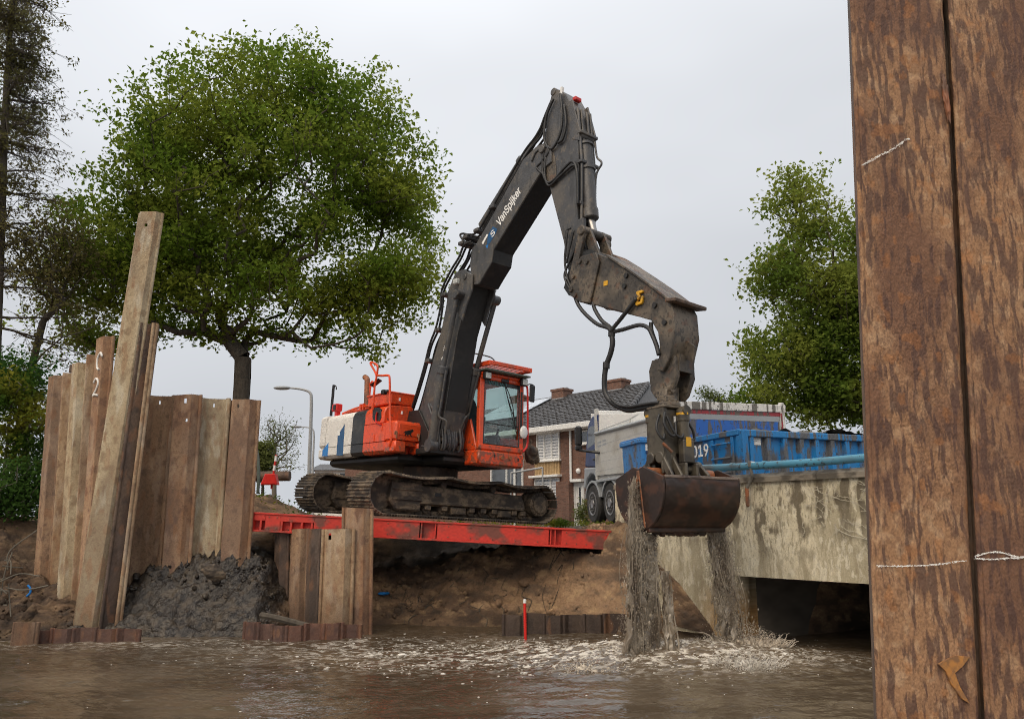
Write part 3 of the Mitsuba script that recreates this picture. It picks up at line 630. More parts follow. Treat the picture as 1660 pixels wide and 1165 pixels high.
# clods on the mud heap
cr_ = np.random.default_rng(9); n = 900
cx = np.concatenate([cr_.uniform(-7.1, -4.4, 170), cr_.uniform(-9.5, -7.4, 230), cr_.uniform(-3.6, 2.0, 500)]); cy = np.concatenate([cr_.uniform(14.5, 15.0, 170), cr_.uniform(13.4, 16.0, 230), cr_.uniform(14.9, 16.9, 500)])
P = np.stack([cx, cy, ground_h(cx, cy)], -1); rr_ = np.exp(cr_.normal(-3.7, 0.5, n)); P[:, 2] -= rr_ * 0.2
put(thing('clod', 'loose dark clods of mud lying on the banks', 'mud', kind='stuff'), many(blob((0, 0, 0), 1, 0.5, 1, 3), P, np.stack([rr_ * 1.4, rr_, rr_ * 0.8], -1), rand_rot(n, cr_)), 'm_soil', 50)
key = thing('mud_slab', 'curled pale slab of clay lying on the dark mud heap', 'clay'); put(key, xf(blob((0, 0, 0), (0.22, 0.07, 0.14), 0.35, 3, 8), rz(0.5) @ ry(0.5), (-5.35, 14.25, 1.27)), 'm_mudsteel', True)

rt = thing('root_tangle', 'thin brown roots hanging from the earth bank under the beam', 'roots', kind='stuff'); ms = []
for k in range(60):
    x, y = cr_.uniform(-2.5, 1.9), cr_.uniform(15.3, 16.5); z = ground_h(np.array([[x]]), np.array([[y]]))[0, 0]; q = [np.array([x, y, z])]
    for j in range(4): nx, ny = q[-1][0] + cr_.normal(0, 0.09), q[-1][1] - cr_.uniform(0.02, 0.12); q.append(np.array([nx, ny, ground_h(np.array([[nx]]), np.array([[ny]]))[0, 0] + 0.012]))
    ms.append(hose(q, cr_.uniform(0.004, 0.009), 4, 4))
put(rt, cat(ms), 'm_bark', True)
# surveyor's stake ---------------------------------------------------------------------
q = [(0.228,13.6,0.137),(0.215,13.6,0.841)]
st = thing('marker_stake', 'thin red marker stake with white bands standing in the water', 'stake')
a, b = np.array(q[0]), np.array(q[1]); a = a - (b - a) * 0.4
part(st, 'rod', tube([a, b], 0.026, 10), 'm_redplastic')
for k in (0.99, 0.30): c = a + (b - a) * k; part(st, 'band', tube([c - (b - a) * 0.03, c + (b - a) * 0.035], 0.028, 10), 'm_white_plastic', label='white band')

# near sheet piles (about three metres away) -------------------------------------------
NP = [(1.513,3,4.377),(1.337,3,1.41),(1.918,3,4.377),(1.702,3,1.41),(1.943,3,4.377),(1.724,3,1.41),(2.63,3,4.377),(2.351,3,1.41)]
NP = [np.array(p) for p in NP]
def near_pile(label, La, Lb, Ra, Rb, seed, web):
    ys = np.linspace(-0.35, 1.45, 300); xs = np.linspace(0, 1, 46)
    def f(U, V):
        A = La + (Lb - La) * V[..., None]; B = Ra + (Rb - Ra) * V[..., None]
        p = A + (B - A) * U[..., None]
        d = 0.012 * (meshkit.fbm(p * [3, 3, 1.5] + seed, 3, seed) - 0.5) + 0.006 * (meshkit.fbm(p * [16, 16, 7], 3, seed + 1) - 0.5) + 0.004 * (meshkit.fbm(p * [45, 45, 22], 2, seed + 2) - 0.5)
        p[..., 1] += d + 0.012 * np.clip(1 - np.minimum(U, 1 - U) / 0.05, 0, 1) ** 2
        return p
    m = grid(xs, ys, f)
    g2 = lambda s0, s1: grid(np.linspace(0, 1, 3), ys, lambda U, V: (s0 + (s1 - s0) * V[..., None]) + U[..., None] * np.array(web) + np.array([0, 0.012, 0]))
    key = thing('sheet_pile', label, 'sheet pile'); put(key, cat([m]), 'm_rust_near', smooth=True)
    part(key, 'web', cat([g2(La, Lb), xf(g2(Ra, Rb), np.eye(3))]), 'm_rust_dark', True)
    part(key, 'interlock', tube([La + (Lb - La) * -0.35 + [0.004, 0.012, 0], La + (Lb - La) * 1.45 + [0.004, 0.012, 0]], 0.011, 8), 'm_rust_near', True)
    return key
k1 = near_pile('close-up rusty sheet pile with a dashed chalk line, left of the dark seam', NP[0], NP[1], NP[2], NP[3], 3, (0.095, 0.25, 0))
k2 = near_pile('close-up rusty sheet pile cut by the right edge of the picture', NP[4] + [0, -0.012, 0], NP[5] + [0, -0.012, 0], NP[6], NP[7], 8, (0.05, 0.25, 0))
part(k1, 'weld_lump', blob([(1.865,2.99,3.887)][0], (0.011, 0.010, 0.10), 0.7, 3, 4, 4.0), 'm_hinge', True, label='rough rusty lump of weld at the seam')
part(k1, 'seam_gap', box(NP[2][0] + 0.02, NP[3][0] + 0.02, 3.05, 3.06, -1, 5.5), 'm_rust_dark')
def chalk(par, pts, seed, w=0.006):
    r = np.random.default_rng(seed); P = smoothpath(pts, 40); n = 420
    i = r.uniform(0, len(P) - 1.001, n); a = P[i.astype(int)]; b = P[i.astype(int) + 1]; q = a + (b - a) * (i % 1)[:, None]
    q[:, 2] += r.normal(0, w * 0.24, n); q[:, 0] += r.normal(0, 0.004, n)
    s = r.uniform(0.0005, 0.0021, n) * (0.35 + 0.9 * meshkit.noise(np.c_[i * 0.35, 0 * i, 0 * i], seed)); part(par, 'chalk_line', many(ico0, q, np.stack([s * 1.8, s * 0.2, s * 0.9], -1)), 'm_chalk', True)
chalk(k1, [(1.474,2.993,3.579),(1.537,2.993,3.613),(1.62,2.993,3.659),(1.685,2.993,3.704)], 1, 0.007); chalk(k1, [(1.376,2.993,1.948),(1.488,2.993,1.948),(1.605,2.993,1.954),(1.709,2.993,1.968)], 2)
chalk(k2, [(1.741,2.981,1.982),(1.789,2.981,1.996),(1.84,2.981,1.998),(1.903,2.981,1.982),(1.996,2.981,1.98)], 3); chalk(k2, [(1.74,2.981,1.975),(1.809,2.981,1.973),(1.903,2.981,1.978),(2.018,2.981,1.975)], 4)
ar = [(1.566,2.99,1.6),(1.629,2.99,1.63),(1.683,2.99,1.625),(1.651,2.99,1.591),(1.622,2.99,1.57),(1.634,2.99,1.523),(1.663,2.99,1.465),(1.638,2.99,1.481),(1.604,2.99,1.532),(1.591,2.99,1.574)]
ap = np.array(ar)[:, [0, 2]]; part(k1, 'arrow_mark', prism(ap, 2.989, 3.0, 'y'), 'm_orange_rust', False, label='faint orange arrow mark low on the pile')

# ================================================================ THE EXCAVATOR (x forward, y to its left, z up; scaled by SC)
MB = ry(math.radians(2.5)) @ rz(math.radians(-51.5)) * SC
MU = ry(TILT) @ rz(math.radians(40.6)) * SC
ex = thing('excavator', 'large tracked excavator with orange and white body, dark boom and long brown grab arm', 'excavator')
def e(par, name, m, mt, smooth=30, **k): return part(par, name, xf(m, MB, SX), mt, smooth, **k)
def u(par, name, m, mt, smooth=30, **k): return part(par, name, xf(m, MU, SX), mt, smooth, **k)

# undercarriage ---------------------------------------------------------------
TR, TA, TZ = 0.365, 2.0, 0.455
def track_path(n=56):
    P = []
    for x in np.linspace(-TA, TA, 60): P.append((x, TZ - TR))
    for a in np.linspace(-90, 90, 24)[1:-1]: P.append((TA + TR * math.cos(math.radians(a)), TZ + TR * math.sin(math.radians(a))))
    for x in np.linspace(TA, -TA, 60):
        sag = -0.055 * abs(math.sin(math.pi * (x - 0.75) / 1.3)) if -0.6 < x < 0.75 else -0.06 * math.sin(math.pi * min(abs(x - (0.75 if x > 0 else -0.55)) / (1.25 if x > 0 else 1.45), 1))
        P.append((x, TZ + TR + sag))
    for a in np.linspace(90, 270, 24)[1:-1]: P.append((-TA + TR * math.cos(math.radians(a)), TZ + TR * math.sin(math.radians(a))))
    P = np.array(P + [P[0]]); s = np.r_[0, np.cumsum(np.linalg.norm(np.diff(P, axis=0), axis=1))]
    q = np.linspace(0, s[-1], n, endpoint=False)
    at = lambda t: np.stack([np.interp(t % s[-1], s, P[:, 0]), np.interp(t % s[-1], s, P[:, 1])], -1)
    d = at(q + 0.05) - at(q - 0.05); d /= np.linalg.norm(d, axis=1, keepdims=True)
    return at(q), d, s[-1] / n
tp, td, pitch = track_path()
hw = 0.42
shoe = cat([box(-pitch * 0.49, pitch * 0.49, -hw, hw, -0.028, -0.004, 0.004)] + [prism([(x - 0.011, -0.028), (x + 0.011, -0.028), (x + 0.006, -0.055), (x - 0.006, -0.055)], -hw, hw, 'y') for x in (-pitch * 0.36, 0.0, pitch * 0.36)])
shoe_ply = mikit.ply(shoe, 'm_shoe', 25)
for yc, far in ((-1.15, 0), (1.15, 1)):
    band = []
    link = cat([box(-pitch * 0.46, pitch * 0.46, sy * 0.10 - 0.035, sy * 0.10 + 0.035, 0.0, 0.085, 0.01) for sy in (-1, 1)] + [cyl((pitch * 0.5, -0.15, 0.045), (pitch * 0.5, 0.15, 0.045), 0.025, n=6)])
    mats_ = []
    for p, d in zip(tp, td):
        R = np.array([[d[0], 0, -d[1]], [0, 1, 0], [d[1], 0, d[0]]])
        mats_.append((R, np.array([p[0], yc, p[1]]))); band.append(xf(link, R, mats_[-1][1]))
    tk = u(ex, 'track', cat(band), 'm_mudsteel', 25)
    for R, t in mats_:
        A = np.eye(4); A[:3, :3] = MU @ R; A[:3, 3] = MU @ t + SX
        key = uniq(tk + '__shoe'); scene[key] = {**shoe_ply, 'to_world': T4(A.tolist())}
    side = -1 if yc < 0 else 1
    fr = prism([(-1.15, 0.27), (1.62, 0.27), (1.62, 0.44), (1.55, 0.62), (-1.15, 0.66)], yc - 0.20, yc + 0.20, 'y', 0.03)
    fr2 = prism([(-1.15, 0.30), (1.55, 0.30), (1.55, 0.36), (-1.15, 0.36)], yc - 0.27, yc + 0.27, 'y', 0.01)
    f = u(ex, 'track_frame', cat([fr, fr2]), 'm_mudsteel')
    gd = prism([(-1.85, 0.33), (-1.7, 0.15), (-1.13, 0.15), (-1.10, 0.55), (-1.12, 0.70), (-1.80, 0.70)], yc - 0.25, yc + 0.25, 'y', 0.03)
    ribs = [box(-1.8, -1.12, yc - 0.275, yc + 0.275, z, z + 0.02) for z in (0.36, 0.55)]
    u(f, 'idler_guard', cat([gd] + ribs), 'm_mudsteel')
    u(f, 'idler', cyl((-TA, yc - 0.12, TZ), (-TA, yc + 0.12, TZ), TR - 0.05, bev=0.02, n=28), 'm_mudsteel')
    u(f, 'sprocket', cat([cyl((TA, yc - 0.09, TZ), (TA, yc + 0.09, TZ), TR - 0.06, bev=0.02, n=28)] + [box(TA + (TR - 0.08) * math.cos(a) - 0.035, TA + (TR - 0.08) * math.cos(a) + 0.035, yc - 0.05, yc + 0.05, TZ + (TR - 0.08) * math.sin(a) - 0.035, TZ + (TR - 0.08) * math.sin(a) + 0.035) for a in np.arange(0, 6.28, 0.31)]), 'm_mudsteel')
    u(f, 'final_drive', cat([cyl((TA, yc, TZ), (TA, yc - 0.27, TZ), 0.29, 0.265, n=32, bev=0.02), cyl((TA, yc - 0.27, TZ), (TA, yc - 0.30, TZ), 0.19, n=28, bev=0.01)] + [cyl((TA + 0.23 * math.cos(a), yc - 0.26, TZ + 0.23 * math.sin(a)), (TA + 0.23 * math.cos(a), yc - 0.295, TZ + 0.23 * math.sin(a)), 0.018, n=6) for a in np.arange(0, 6.28, 0.35)]), 'm_mudsteel')
    for x in (-0.95, -0.55, 0.15, 0.45, 0.75, 1.3, 1.55): u(f, 'roller', cat([cyl((x, yc - 0.19, 0.20), (x, yc + 0.19, 0.20), 0.085, bev=0.015), box(x - 0.07, x + 0.07, yc - 0.25, yc + 0.25, 0.19, 0.285, 0.01)]), 'm_mudsteel')
    for x in (-0.2, 1.02): u(f, 'roller_guard', prism([(x - 0.2, 0.28), (x + 0.2, 0.28), (x + 0.2, 0.13), (x - 0.17, 0.13)], yc - 0.24, yc + 0.24, 'y', 0.02), 'm_mudsteel')
    for x in (-0.55, 0.75): u(f, 'carrier_roller', cyl((x, yc - 0.17, 0.70), (x, yc + 0.14, 0.70), 0.075, bev=0.012, n=20), 'm_mudsteel')
    if far == 0: u(f, 'frame_hole_shade', box(-0.78, -0.62, yc - 0.209, yc - 0.19, 0.46, 0.54, 0.01), 'm_rubber', label='dark block standing in for the shade of a track frame opening')  # solid dark block, paints the shade inside an opening
u(ex, 'car_body', cat([box(-0.85, 0.85, -0.98, 0.98, 0.42, 0.72, 0.05), cyl((0, 0, 0.7), (0, 0, 0.93), 0.72, 0.62, n=36)]), 'm_mudsteel')
u(ex, 'swing_ring', cyl((0, 0, 0.90), (0, 0, 1.12), 0.60, n=40, bev=0.02), 'm_rust_dark')

# upper body ---------------------------------------------------------------------
plan = [(-2.95, -0.9), (-2.6, -1.3), (0.75, -1.32), (0.8, -0.75), (1.55, -0.72), (1.6, 1.0), (-2.6, 1.25), (-2.95, 0.9)]
e(ex, 'platform_base', prism(inset(np.array(plan), 0.10), 1.13, 1.31, 'z', 0.06), 'm_boom_dark')
def sect(zb, zt=2.33, y0=-1.42, y1=-0.62): return [(y0, zb), (y0, zt - 0.17), (y0 + 0.035, zt - 0.085), (y0 + 0.10, zt - 0.025), (y0 + 0.2, zt), (y1, zt + 0.03), (y1, zb)]
def sect_low(y0=-1.42, y1=-0.62): return [(y0 + 0.06, 1.30), (y0, 1.37), (y0, 1.545), (y1, 1.545), (y1, 1.30)]
def cw_plan(k=0.0): return [(-2.46, -1.42 + k), (-2.8, -1.40 + k), (-3.0, -1.30 + k), (-3.12 + k, -1.10), (-3.2 + k, -0.5), (-3.2 + k, 0.5), (-3.12 + k, 1.05), (-2.9, 1.3 - k), (-2.46, 1.38 - k)]
cw = e(ex, 'counterweight', cat([prism(cw_plan(), 1.56, 2.31, 'z', 0.05)]), 'm_white_paint', 40)
e(cw, 'lower_rim', prism(cw_plan(), 1.31, 1.548, 'z', 0.04), 'm_white_paint', 40)
sd = e(ex, 'white_side_door', prism(sect(1.56), -2.445, -1.125, 'x', 0.012), 'm_white_paint', 40)
e(sd, 'lower_skirt', prism(sect_low(), -2.445, -1.125, 'x', 0.012), 'm_white_paint', 40)
D1, D2, D3 = [(-2.546,1.364),(-2.544,1.509),(-2.262,1.669),(-2.243,1.351)], [(-1.774,1.346),(-1.804,1.8),(-1.494,2.048),(-1.46,1.333)], [(-1.839,1.916),(-1.72,1.95),(-1.691,1.807),(-1.816,1.8)]
e(sd, 'blue_stripe', prism(D2, -1.424, -1.419, 'y'), 'm_blue_decal', False, label='tall dark blue slanted stripe')
e(sd, 'light_blue_stripe', prism(D1, -1.424, -1.419, 'y'), 'm_lightblue_decal', False, label='short light blue slanted stripe')
e(sd, 'sticker', prism(D3, -1.427, -1.4235, 'y'), 'm_white_decal', False)
bd = e(ex, 'black_side_panel', prism(sect(1.56, 2.335), -1.115, -0.555, 'x', 0.01), 'm_black_paint', 40)
e(bd, 'lower_skirt', prism(sect_low(), -1.115, -0.555, 'x', 0.01), 'm_black_paint', 40)
od = e(ex, 'orange_side_panel', prism(sect(1.955, 2.34, y1=-0.72), -0.545, 0.30, 'x', 0.02), 'm_orange', 40)
e(od, 'middle_panel', prism([(-1.425, 1.56), (-1.425, 1.94), (-0.62, 1.94), (-0.62, 1.56)], -0.545, 0.40, 'x', 0.012), 'm_orange', 40)
e(od, 'lower_skirt', prism(sect_low(), -0.545, 0.40, 'x', 0.012), 'm_orange', 40)
ov = [(-0.211,2.261),(-0.149,2.303),(0.071,2.283),(0.158,2.242),(0.199,2.068),(0.158,1.993),(-0.099,2.006),(-0.176,2.058)]
e(od, 'air_grille', prism(ov, -1.432, -1.40, 'y', 0.006), 'm_plastic_black')
hd = [(a, -1.45, b) for a, b in [(0.034,2.183),(0.011,2.079),(0.043,1.972),(0.267,1.903)]]
e(od, 'handle', hose(hd, 0.018), 'm_redplastic')
for q in [(0.26,1.828),(-0.06,1.667),(-0.051,1.614)]: e(od, 'latch', box(q[0] - 0.02, q[0] + 0.02, -1.44, -1.42, q[1] - 0.05, q[1] + 0.05, 0.006), 'm_orange')
tb = e(ex, 'tool_box', prism([(0.405, 1.56), (0.86, 1.57), (0.86, 1.90), (0.82, 1.955), (0.405, 1.965)], -1.43, -0.70, 'y', 0.03), 'm_orange', 40)
e(tb, 'step_block', cat([box(0.405, 0.86, -1.43, -1.16, 1.31, 1.555, 0.03), box(0.405, 0.86, -0.90, -0.70, 1.31, 1.555, 0.03), box(0.405, 0.80, -1.16, -0.90, 1.47, 1.555), box(0.405, 0.52, -1.15, -0.91, 1.31, 1.47)]), 'm_orange', 40)
e(tb, 'front_lid', box(0.855, 0.875, -1.36, -0.76, 1.66, 1.90, 0.008), 'm_orange', 40)
for q in [(-1.439,1.684),(-0.905,1.677)]: e(tb, 'latch', cat([box(0.87, 0.90, q[0] - 0.035, q[0] + 0.035, q[1] - 0.03, q[1] + 0.05, 0.01), box(0.89, 0.915, q[0] - 0.012, q[0] + 0.03, q[1] - 0.1, q[1] + 0.02, 0.01)]), 'm_hinge')
an = [(-1.264,1.702),(-1.219,1.755),(-1.119,1.779),(-1.048,1.807),(-1.024,1.771),(-1.071,1.732),(-1.084,1.692),(-1.044,1.655),(-1.071,1.657),(-1.121,1.694),(-1.143,1.685),(-1.132,1.653),(-1.156,1.656),(-1.185,1.691),(-1.208,1.66),(-1.226,1.666),(-1.213,1.718)]
e(tb, 'animal_emblem', prism(an, 0.874, 0.879, 'x'), 'm_plastic_black', False, label='black silhouette of a running animal')
e(ex, 'tank_box', cat([box(-0.75, 0.295, -1.28, -0.70, 2.37, 2.62, 0.02), box(-0.78, 0.31, -1.31, -0.69, 2.60, 2.635, 0.012)]), 'm_orange')
for q in [(-1.074,2.479),(-0.997,2.203)]: e(ex, 'eye_plate', box(0.295, 0.315, q[0] - 0.025, q[0] + 0.025, q[1] - 0.035, q[1] + 0.035, 0.008), 'm_white_plastic')
e(ex, 'engine_hood', cat([box(-2.44, -0.2, -0.6, 1.30, 1.33, 2.28, 0.06), box(-2.2, -0.75, -1.15, -0.3, 2.34, 2.42, 0.03)]), 'm_orange')
e(ex, 'hood_rail', cat([hose([(-2.1, -1.2, 2.36), (-1.4, -1.2, 2.43), (-0.75, -1.2, 2.43)], 0.03), box(-1.2, -1.13, -1.25, -1.2, 2.36, 2.5), box(-1.05, -1.0, -1.25, -1.2, 2.36, 2.5)]), 'm_orange')
e(ex, 'engine_block', box(-0.2, 0.9, -0.6, -0.05, 1.31, 1.9, 0.04), 'm_boom_dark')
# exhaust, handrails, post, lamp
xp = [(a, -0.95, b) for a, b in [(-1.412,2.484),(-1.455,2.778),(-1.492,3.074),(-1.517,3.166),(-1.634,3.224)]]
e(ex, 'exhaust', hose(xp, 0.065, 12), 'm_hinge', label='rusty red exhaust pipe with bent end')
e(ex, 'exhaust_guard', hose([(a, -0.9, b) for a, b in [(-1.423,2.52),(-1.428,2.811),(-1.418,3.015),(-1.326,3.092)]], 0.03), 'm_orange')
hr = lambda s: [(a, -1.44, b) for a, b in s]
e(ex, 'handrail', cat([hose(hr([(-0.179,2.377),(-0.179,2.781),(-0.148,3.008),(-0.447,3.294),(-0.41,3.324),(-0.218,3.263),(-0.113,3.181),(-0.122,3.018)]), 0.024, 8, 5), hose(hr([(-0.119,2.997),(0.131,2.962),(0.346,2.94),(0.447,2.881),(0.518,2.506),(0.588,2.085),(0.654,1.85),(0.713,1.568),(0.66,1.42)]), 0.024, 8, 5), hose(hr([(-0.179,2.377),(-0.187,2.257)]), 0.035)]), 'm_orange')
q = [(-0.209,2.851),(0.278,2.589),(0.433,2.599)]
e(ex, 'side_mirror', xf(box(-0.14, 0.14, -0.012, 0.012, -0.06, 0.06, 0.01), rz(0.3) @ ry(-0.5) @ rx(1.2), (q[0][0], -1.4, q[0][1])), 'm_plastic_black')
e(ex, 'work_light', cat([box(q[1][0] - 0.06, q[1][0] + 0.06, -1.5, -1.4, q[1][1] - 0.05, q[1][1] + 0.05, 0.015), box(q[2][0] - 0.08, q[2][0] + 0.05, -1.48, -1.40, q[2][1] - 0.02, q[2][1] + 0.02)]), 'm_plastic_black')
q = [(a, -1.3, b) for a, b in [(-2.527,2.332),(-2.534,3.083),(-2.408,3.039),(-2.358,2.958)]]
e(ex, 'camera_post', cat([tube(q[:2], 0.035), hose(q[1:], 0.015)]), 'm_plastic_black')
q = [(-2.337,2.515),(-2.292,2.378)]
la = e(ex, 'rear_lamp', cat([box(q[0][0] - 0.13, q[0][0] + 0.13, -1.33, -1.17, q[0][1] - 0.09, q[0][1] + 0.09, 0.02), box(q[1][0] - 0.05, q[1][0] + 0.05, -1.3, -1.2, 2.28, q[0][1] - 0.05)]), 'm_redplastic')
e(la, 'lens', box(q[0][0] - 0.02, q[0][0] + 0.10, -1.35, -1.325, q[0][1] - 0.06, q[0][1] + 0.06, 0.01), 'm_plastic_black')

# cab ----------------------------------------------------------------------------------
CY0, CY1 = -0.10, 1.06
cab = e(ex, 'cab', cat([box(0.35, 1.93, CY0 - 0.01, CY1 + 0.02, 1.14, 1.44, 0.035), box(1.78, 1.92, CY0, CY1, 1.445, 1.56, 0.02),
    prism([(0.40, 1.44), (1.80, 1.44), (1.80, 1.52), (1.56, 2.08), (0.40, 2.08)], CY0, CY0 + 0.05, 'y', 0.012), prism([(0.40, 1.44), (1.80, 1.44), (1.78, 1.75), (0.40, 1.9)], CY1 - 0.05, CY1, 'y', 0.012),
    box(0.36, 0.46, CY0 + 0.02, CY1 - 0.02, 1.44, 1.9)]), 'm_orange', 40)
def post(x0, z0, x1, z1, y0, y1, w=0.10): return prism([(x0, z0), (x0 + w, z0), (x1 + w, z1), (x1, z1)], y0, y1, 'y', 0.012)
for y in (CY0, CY1 - 0.11):
    e(cab, 'pillar', post(1.80, 1.50, 1.74, 2.98, y, y + 0.11, 0.115), 'm_orange', 40); e(cab, 'pillar', post(0.36, 1.44, 0.40, 2.98, y, y + 0.11), 'm_orange', 40)
e(cab, 'added_rear_panel', cat([box(0.38, 0.43, CY0 + 0.1, 0.56, 1.9, 2.96), box(0.38, 0.43, 0.80, CY1 - 0.1, 1.9, 2.5)]), 'm_plastic_black')  # added black panels block light from behind so the windscreen looks dark
e(cab, 'roof', cat([box(0.35, 1.9, CY0, CY1, 2.97, 3.06, 0.035), box(1.72, 1.88, CY0, CY1, 2.90, 2.985, 0.02)]), 'm_orange', 40)
e(cab, 'roof_plate', box(1.5, 2.06, CY0 - 0.02, CY1 + 0.02, 3.065, 3.10, 0.01), 'm_greygreen')
vis = e(cab, 'visor', cat([xf(box(1.15, 2.12, y, y + 0.05, 3.16, 3.26, 0.012), np.eye(3)) for y in (CY0 + 0.02, CY1 - 0.05)] + [box(2.07, 2.12, CY0 + 0.07, CY1 - 0.05, 3.17, 3.26, 0.012)]), 'm_orange')
for k in range(8): e(vis, 'slat', xf(box(-0.055, 0.055, CY0 + 0.07, CY1 - 0.05, -0.006, 0.006), ry(0.5), (1.23 + k * 0.11, 0, 3.21)), 'm_orange')
gl = lambda pts: TM(np.array(pts), [[0, 1, 2], [0, 2, 3]], process=False)
e(cab, 'front_window', gl([(1.895, CY0 + 0.11, 1.56), (1.895, CY1 - 0.11, 1.56), (1.835, CY1 - 0.11, 2.9), (1.835, CY0 + 0.11, 2.9)]), 'm_cabglass', False)
e(cab, 'side_window', gl([(0.46, CY0 + 0.03, 2.08), (1.72, CY0 + 0.03, 2.08), (1.74, CY0 + 0.03, 2.96), (0.46, CY0 + 0.03, 2.96)]), 'm_cabglass', False)
e(cab, 'door_window', gl([(0.46, CY1 - 0.03, 1.85), (1.78, CY1 - 0.03, 1.8), (1.74, CY1 - 0.03, 2.96), (0.46, CY1 - 0.03, 2.96)]), 'm_cabglass', False)
e(cab, 'rear_window', gl([(0.42, CY0 + 0.11, 1.9), (0.42, CY1 - 0.11, 1.9), (0.42, CY1 - 0.11, 2.96), (0.42, CY0 + 0.11, 2.96)]), 'm_cabglass', False)
e(cab, 'window_seal', cat([tube([(1.9, CY0 + 0.115, 1.575), (1.84, CY0 + 0.115, 2.9)], 0.014, 6), tube([(1.9, CY1 - 0.115, 1.575), (1.84, CY1 - 0.115, 2.9)], 0.014, 6), tube([(1.897, CY0 + 0.11, 1.575), (1.897, CY1 - 0.11, 1.575)], 0.014, 6), tube([(1.877, CY0 + 0.11, 2.0), (1.877, CY1 - 0.11, 2.0)], 0.012, 6)]), 'm_rubber')
e(cab, 'sun_strip', gl([(1.842, CY0 + 0.11, 2.81), (1.842, CY1 - 0.11, 2.81), (1.838, CY1 - 0.11, 2.9), (1.838, CY0 + 0.11, 2.9)]), 'm_black_paint', False)
q = [(0.199,2.875),(0.716,2.905)]
tm = meshkit.text_mesh('VOLVO', 0.075, 0.003, True); tw = tm.bounds[1, 0]
mat('m_teal', (0.05, 0.17, 0.17), 0.5)
e(cab, 'lettering', xf(xf(tm, np.diag([0.5 / tw, 1, 1])), np.array([[0, -0.045, 1.0], [1, 0, 0], [0, 1, 0.045]]), (1.850, 0.10, 2.815)), 'm_teal', False, label='teal lettering at the top of the windscreen')
sb = blob((0.72, 0.42, 2.2), (0.12, 0.29, 0.5), 0.12, 3, 1); e(cab, 'seat', cat([sb, blob((1.0, 0.45, 1.72), (0.3, 0.27, 0.13), 0.1, 3, 2), blob((0.68, 0.45, 2.62), (0.07, 0.14, 0.11), 0.1, 2, 3)]), 'm_seat', True)
e(cab, 'console', cat([box(0.75, 1.35, y, y + 0.14, 1.55, 1.86, 0.03) for y in (0.02, 0.74)] + [tube([(1.3, y + 0.07, 1.84), (1.34, y + 0.07, 2.0)], 0.025) for y in (0.02, 0.74)] + [box(1.6, 1.7, 0.0, 0.2, 1.95, 2.15, 0.01), box(0.5, 1.8, CY0 + 0.06, CY1 - 0.06, 1.445, 1.47)]), 'm_plastic_black')
e(cab, 'wiper', cat([hose([(1.86, 0.52, 2.93), (1.885, 0.60, 2.6), (1.90, 0.78, 2.2)], 0.012, 6), hose([(1.86, 0.50, 2.93), (1.89, 0.72, 2.5), (1.905, 0.83, 1.95)], 0.010, 6), tube([(1.895, 0.60, 2.55), (1.915, 0.86, 1.85)], 0.008, 5), box(1.84, 1.90, 0.42, 0.62, 2.90, 2.97, 0.01)]), 'm_plastic_black')
e(cab, 'grab_handle', hose([(1.93, 0.94, 2.75), (1.96, 0.93, 2.3), (1.96, 0.95, 1.75)], 0.025), 'm_plastic_black')
for y in (CY0 + 0.06, CY1 - 0.12):
    wl_ = e(cab, 'work_light', box(1.9, 2.0, y - 0.05, y + 0.12, 2.88, 3.04, 0.02), 'm_plastic_black'); e(wl_, 'lens', box(1.998, 2.008, y - 0.03, y + 0.10, 2.90, 3.02, 0.004), 'm_lamp')
rq = [(1.97, a, b) for a, b in [(0.905,2.926),(1.008,2.921),(1.065,2.809),(1.096,2.373),(1.119,1.913),(1.117,1.625),(1.015,1.485)]]
e(cab, 'side_rail', hose(rq, 0.022, 8, 5), 'm_redplastic')
mq = [(1.97, a, b) for a, b in [(1.027,2.884),(1.11,2.943),(1.214,2.938),(1.244,2.861)]]
mr = e(cab, 'mirror', cat([box(1.93, 1.99, *[x for x in (lambda c: (c[0] - 0.075, c[0] + 0.075, c[1] - 0.19, c[1] + 0.19))([(1.206,2.755)][0])], 0.03)]), 'm_plastic_black'); e(mr, 'arm', hose(mq, 0.012), 'm_plastic_black')
c_ = [(0.977,1.889)][0]; e(cab, 'round_mirror', blob((2.01, c_[0], c_[1]), (0.05, 0.10, 0.135), 0.0, 3), 'm_white_plastic', True, label='white oval back of a round mirror')
c_ = [(1.544,1.484)][0]; e(cab, 'mud_step', cat([blob((1.6, c_[0], c_[1]), (0.16, 0.14, 0.22), 0.4, 3, 4), blob((1.62, c_[0] + 0.1, c_[1] - 0.08), (0.1, 0.09, 0.12), 0.4, 2, 6), box(1.58, 1.61, c_[0] - 0.04, c_[0] - 0.01, c_[1] + 0.1, c_[1] + 0.34)]), 'm_mudsteel', True, label='brown mud-caked step on the cab side')
for q in [(0.3,1.346),(0.919,1.311)]: e(cab, 'latch', box(1.925, 1.94, q[0] - 0.02, q[0] + 0.02, q[1] - 0.035, q[1] + 0.03, 0.005), 'm_plastic_black')
for a, b in [(0.49,1.312),(0.7,1.33)]: e(cab, 'towing_eye', cyl((1.925, a, b), (1.96, a, b), 0.04, n=8), 'm_hinge')
e(cab, 'antenna', hose([(a, 0.3, b) for a, b in [(0.917,3.645),(1.386,3.521),(1.66,3.427),(1.799,3.314),(1.805,3.247)]], 0.015), 'm_boom')
